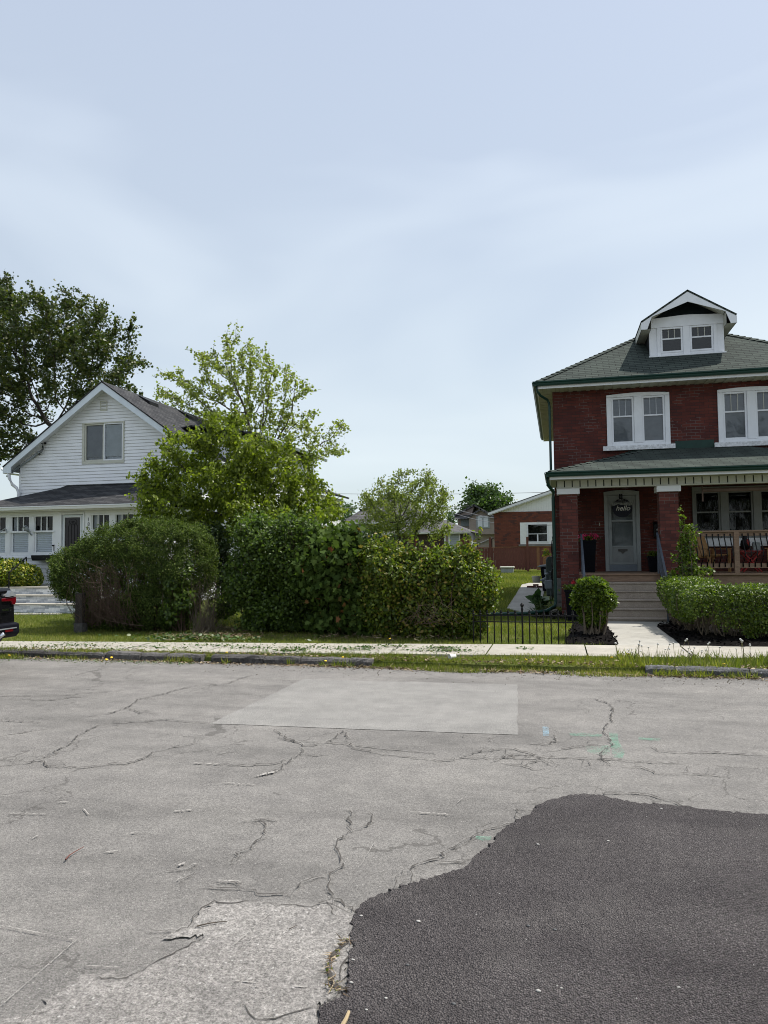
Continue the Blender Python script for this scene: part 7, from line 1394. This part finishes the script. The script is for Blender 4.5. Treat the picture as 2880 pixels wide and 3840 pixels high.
# tiny scattered grit on the fresh asphalt
n = 300; q = np.column_stack([RNG.uniform(-.6, 3.2, n), RNG.uniform(2.3, 6.5, n)]); ok = inpoly(q, [tuple(atZ(1100+x*1.0729, 3000+y*1.0729, ROAD)[:2]) for x, y in ((90, 800), (220, 420), (560, 270), (900, 20), (1650, 80), (1659, 900))]); q = q[ok]
mb = MB()
for a, b in q:
    s_ = .0015+.003*RNG.random()**2; z = ROAD+.0145; mb.face([(a-s_, b-s_, z), (a+s_, b-s_*.7, z), (a, b, z+s_)]); mb.face([(a+s_, b-s_*.7, z), (a+s_*.3, b+s_, z), (a, b, z+s_)]); mb.face([(a+s_*.3, b+s_, z), (a-s_, b-s_, z), (a, b, z+s_)])
o = mb.build('pale_grit', M['rock']); tag(o, kind='stuff')
ST = ((236, 405, 7, 'pale chip beside the broken road edge'), (438, 424, 8, 'flat pale pebble left of centre on the fresh asphalt'), (822, 440, 8, 'flat pale pebble just left of the grey round one'), (914, 453, 7, 'grey round pebble in the middle of the fresh asphalt'), (858, 668, 9, 'bright white pebble low on the fresh asphalt'), (938, 657, 5, 'small pale pebble right of the bright white one'),
      (1100, 143, 5, 'small white pebble high on the fresh asphalt'), (400, 576, 7, 'angular grey chip on the lower left fresh asphalt'), (324, 692, 6, 'pale rounded pebble near the bottom left of the fresh asphalt'), (560, 712, 8, 'grey angular pebble at the bottom of the fresh asphalt'), (203, 638, 7, 'white chip beside the straw-filled hole'), (208, 558, 6, 'white chip just above the straw-filled hole'), (1347, 654, 5, 'lone tiny white pebble on the lower right fresh asphalt'), (855, 155, 6, 'dull long chip high on the fresh asphalt'), (1285, 30, 5, 'tiny pale chip by the top edge of the fresh asphalt'), (255, 732, 5, 'pinkish chip by the stick at the bottom'))
for x, y, s_, lb in ST:
    c = atZ(1100+x*1.0729, 3000+y*1.0729, ROAD+.016); k = s_*1.0729*np.linalg.norm(c-C0)/F_PX*.85; mb = MB(); n1_ = 7
    prof = [(.75, 0), (1., .25), (.85, .55), (.4, .75)]; i0 = 0; an0 = RNG.random()*6; rr = .7+.5*RNG.random(n1_); mb.v = []
    for r, z in prof:
        for q_ in range(n1_): an = an0+2*math.pi*q_/n1_; mb.v.append((c[0]+k*r*rr[q_]*math.cos(an)*1.15, c[1]+k*r*rr[q_]*math.sin(an)*.8, ROAD+.0145+k*z*.8))
    for a in range(3):
        for q_ in range(n1_): w_ = (q_+1) % n1_; mb.f.append((a*n1_+q_, a*n1_+w_, (a+1)*n1_+w_, (a+1)*n1_+q_)); mb.mi.append(0)
    mb.f.append(tuple(3*n1_+q_ for q_ in range(n1_))); mb.mi.append(0)
    o = mb.build('pebble', M['kerbl'] if 'grey' in lb else M['rock'], None, origin=(c[0], c[1], ROAD+.0145)); tag(o, lb, 'pebble', 'pebbles on the fresh asphalt')
# stick at the bottom, red-brown leaf blade, small twig
c0, c1 = atZ(1100+165*1.0729, 3000+800*1.0729, ROAD+.02), atZ(1100+194*1.0729, 3000+740*1.0729, ROAD+.03); mb = MB(); mb.tube([c0, (c0+c1)/2+np.array([.004, 0, .003]), c1], .009, 7, r1=.006); o = mb.build('stick', M['straw'], None, origin=c0); tag(o, 'split pale stick lying at the bottom edge on the fresh asphalt', 'stick')
for pts, r, lb in ((((283, 257), (300, 238), (325, 222), (362, 202)), .0045, 'red-brown curved twig on the left of the road'), (((850, 545), (900, 533), (950, 526), (982, 524)), .0035, 'thin grey curved twig on the worn pale asphalt'), (((1250, 557), (1285, 540)), .0025, 'tiny straight twig on the worn pale asphalt')):
    P = [atZ(x*.868, 3000+y*.868, ROAD+.016) for x, y in pts]; mb = MB(); mb.tube(P, r, 6, r1=r*.4); o = mb.build('twig', M['redp'] if 'red' in lb and False else M['fencewood'] if 'red' in lb else M['bark'], None, origin=P[0]); tag(o, lb, 'twig')
# paper cup on the verge
c = atZ(1697, 2461, .05); t = thing('paper_cup', 'white paper cup lying on the grass verge with its open end facing the road', 'cup', tuple(c)); ax_ = Vector((.75, .62, .05)).normalized(); mb = MB(); mb.lathe((0, 0, 0), [(.030, 0), (.043, .105), (.045, .108), (.041, .104), (.028, .004)], 18)
Rq = Vector((0, 0, 1)).rotation_difference(-ax_).to_matrix(); mb.v = [tuple(Rq @ Vector(v)+Vector(c)+ax_*.05) for v in mb.v]; mb.f.pop(); mb.mi.pop(); mb.build('cup', M['cup'], t, smooth=True)
# dandelions and seed heads
def dand(kind):
    t = thing('dandelion', 'x', 'flower', (0, 0, 0), 'dandelion flowers' if kind == 'y' else 'dandelion seed heads'); mb = MB(); h = .09 if kind == 'y' else .24; mb.tube([(0, 0, 0), (.008, .004, h*.6), (.0, .0, h)], .0028, 5); mb.build('stem', M['weedstem'], t)
    mb = MB(); 
    if kind == 'y': mb.lathe((0, 0, h), [(.006, 0), (.022, .006), (.018, .014), (.004, .016)], 12)
    else: mb.lathe((0, 0, h), [(.004, 0), (.012, .004), (.015, .012), (.010, .02), (.003, .023)], 10)
    mb.build('flower' if kind == 'y' else 'seed_head', M['yellow'] if kind == 'y' else M['seed'], t, smooth=True); return t
def clone(t, loc, label, tilt=0., s=1.):
    r = t.copy(); COL.objects.link(r); r.location = loc; r['label'] = label; r.rotation_euler = (tilt*RNG.normal(), tilt*RNG.normal(), RNG.random()*6); r.scale = (1, 1, s)
    for c in t.children: d = c.copy(); COL.objects.link(d); d.parent = r
    return r
dy = dand('y'); yl = ((850, 2465, 'lone yellow dandelion behind the dark kerb left of the paper cup'), (1288, 2484, 'yellow dandelion at the foot of the dark kerb near its right end'), (417, 2482, 'yellow dandelion by the left kerb stones, right of its twin'), (397, 2490, 'yellow dandelion by the left kerb stones, left of its twin'), (1215, 2498, 'small yellow dandelion on the road below the long dark kerb'), (2297, 2486, 'yellow dandelion left of the grey kerb, lower of the pair'), (2354, 2472, 'yellow dandelion close left of the grey kerb end'), (2713, 2512, 'yellow dandelion growing through the grey kerb weeds'), (1470, 2409, 'orange-yellow dandelion at the hedge foot above the clippings'), (1963, 2492, 'yellow dandelion in the verge gap before the iron fence'), (30, 2476, 'yellow dandelion at the left edge under the pickup'))
first = True
for sx, sy, lb in yl:
    c = atZ(sx, sy+5, -.02 if sy > 2470 else .0)
    if first: dy.location = c; dy['label'] = lb; first = False
    else: clone(dy, c, lb, .25)
ds = dand('s'); N_ = 44; xs_ = np.sort(RNG.uniform(kx(2285, 2480), kx(2890, 2480), N_)); lb = 'thin-stemmed dandelion seed head standing in the verge grass before the garden walk'
for i, x in enumerate(xs_):
    c = (x, near_y(x)-.12-RNG.random()*.55, 0)
    if i == 0: ds.location = c; ds['label'] = lb
    else: clone(ds, c, lb, .22, .6+RNG.random()*.7)

# unseen trees added behind the viewer: dim the brick front, show in pane reflections
for i, (x, y, h, r, lb) in enumerate(((3.5, -9., 9., 4.2, 'broad unseen tree added opposite the brick house'), (11.5, -10.5, 10., 4.6, 'taller unseen tree added opposite the right neighbour'), (-6., -13., 8.5, 3.8, 'unseen tree added opposite the gap between the houses'), (-17., -14., 9.5, 4.2, 'unseen tree added opposite the white house'))):
    lob = [(np.array([x, y, h*.62]), np.array([r, r*.8, h*.34])), (np.array([x-r*.5, y, h*.5]), np.array([r*.6, r*.6, h*.25])), (np.array([x+r*.5, y+.5, h*.5]), np.array([r*.6, r*.6, h*.25])), (np.array([x, y, h*.85]), np.array([r*.5, r*.5, h*.2]))]
    tree('added_street_tree', lb, 'tree', lob, [np.array([x+.1*math.sin(k), y, h*.35*k/5]) for k in range(6)], LM['maple'], M['bark'], .26, 9000, 700, .5, 3., 1.1, .016, DIAMOND, .35, amp=.2, up=.5, group='unseen trees added behind the viewer')

n = 1600; x = RNG.uniform(-9, 5, n); y = KY(x)+.05+np.abs(RNG.normal(size=n))*.22; o = leaf_mesh('verge_litter', np.column_stack([x, y, np.full(n, .01)+RNG.random(n)*.03]), .05, LM['debris'], None, OVAL, 1.2, flat=.8); tag(o, kind='stuff')
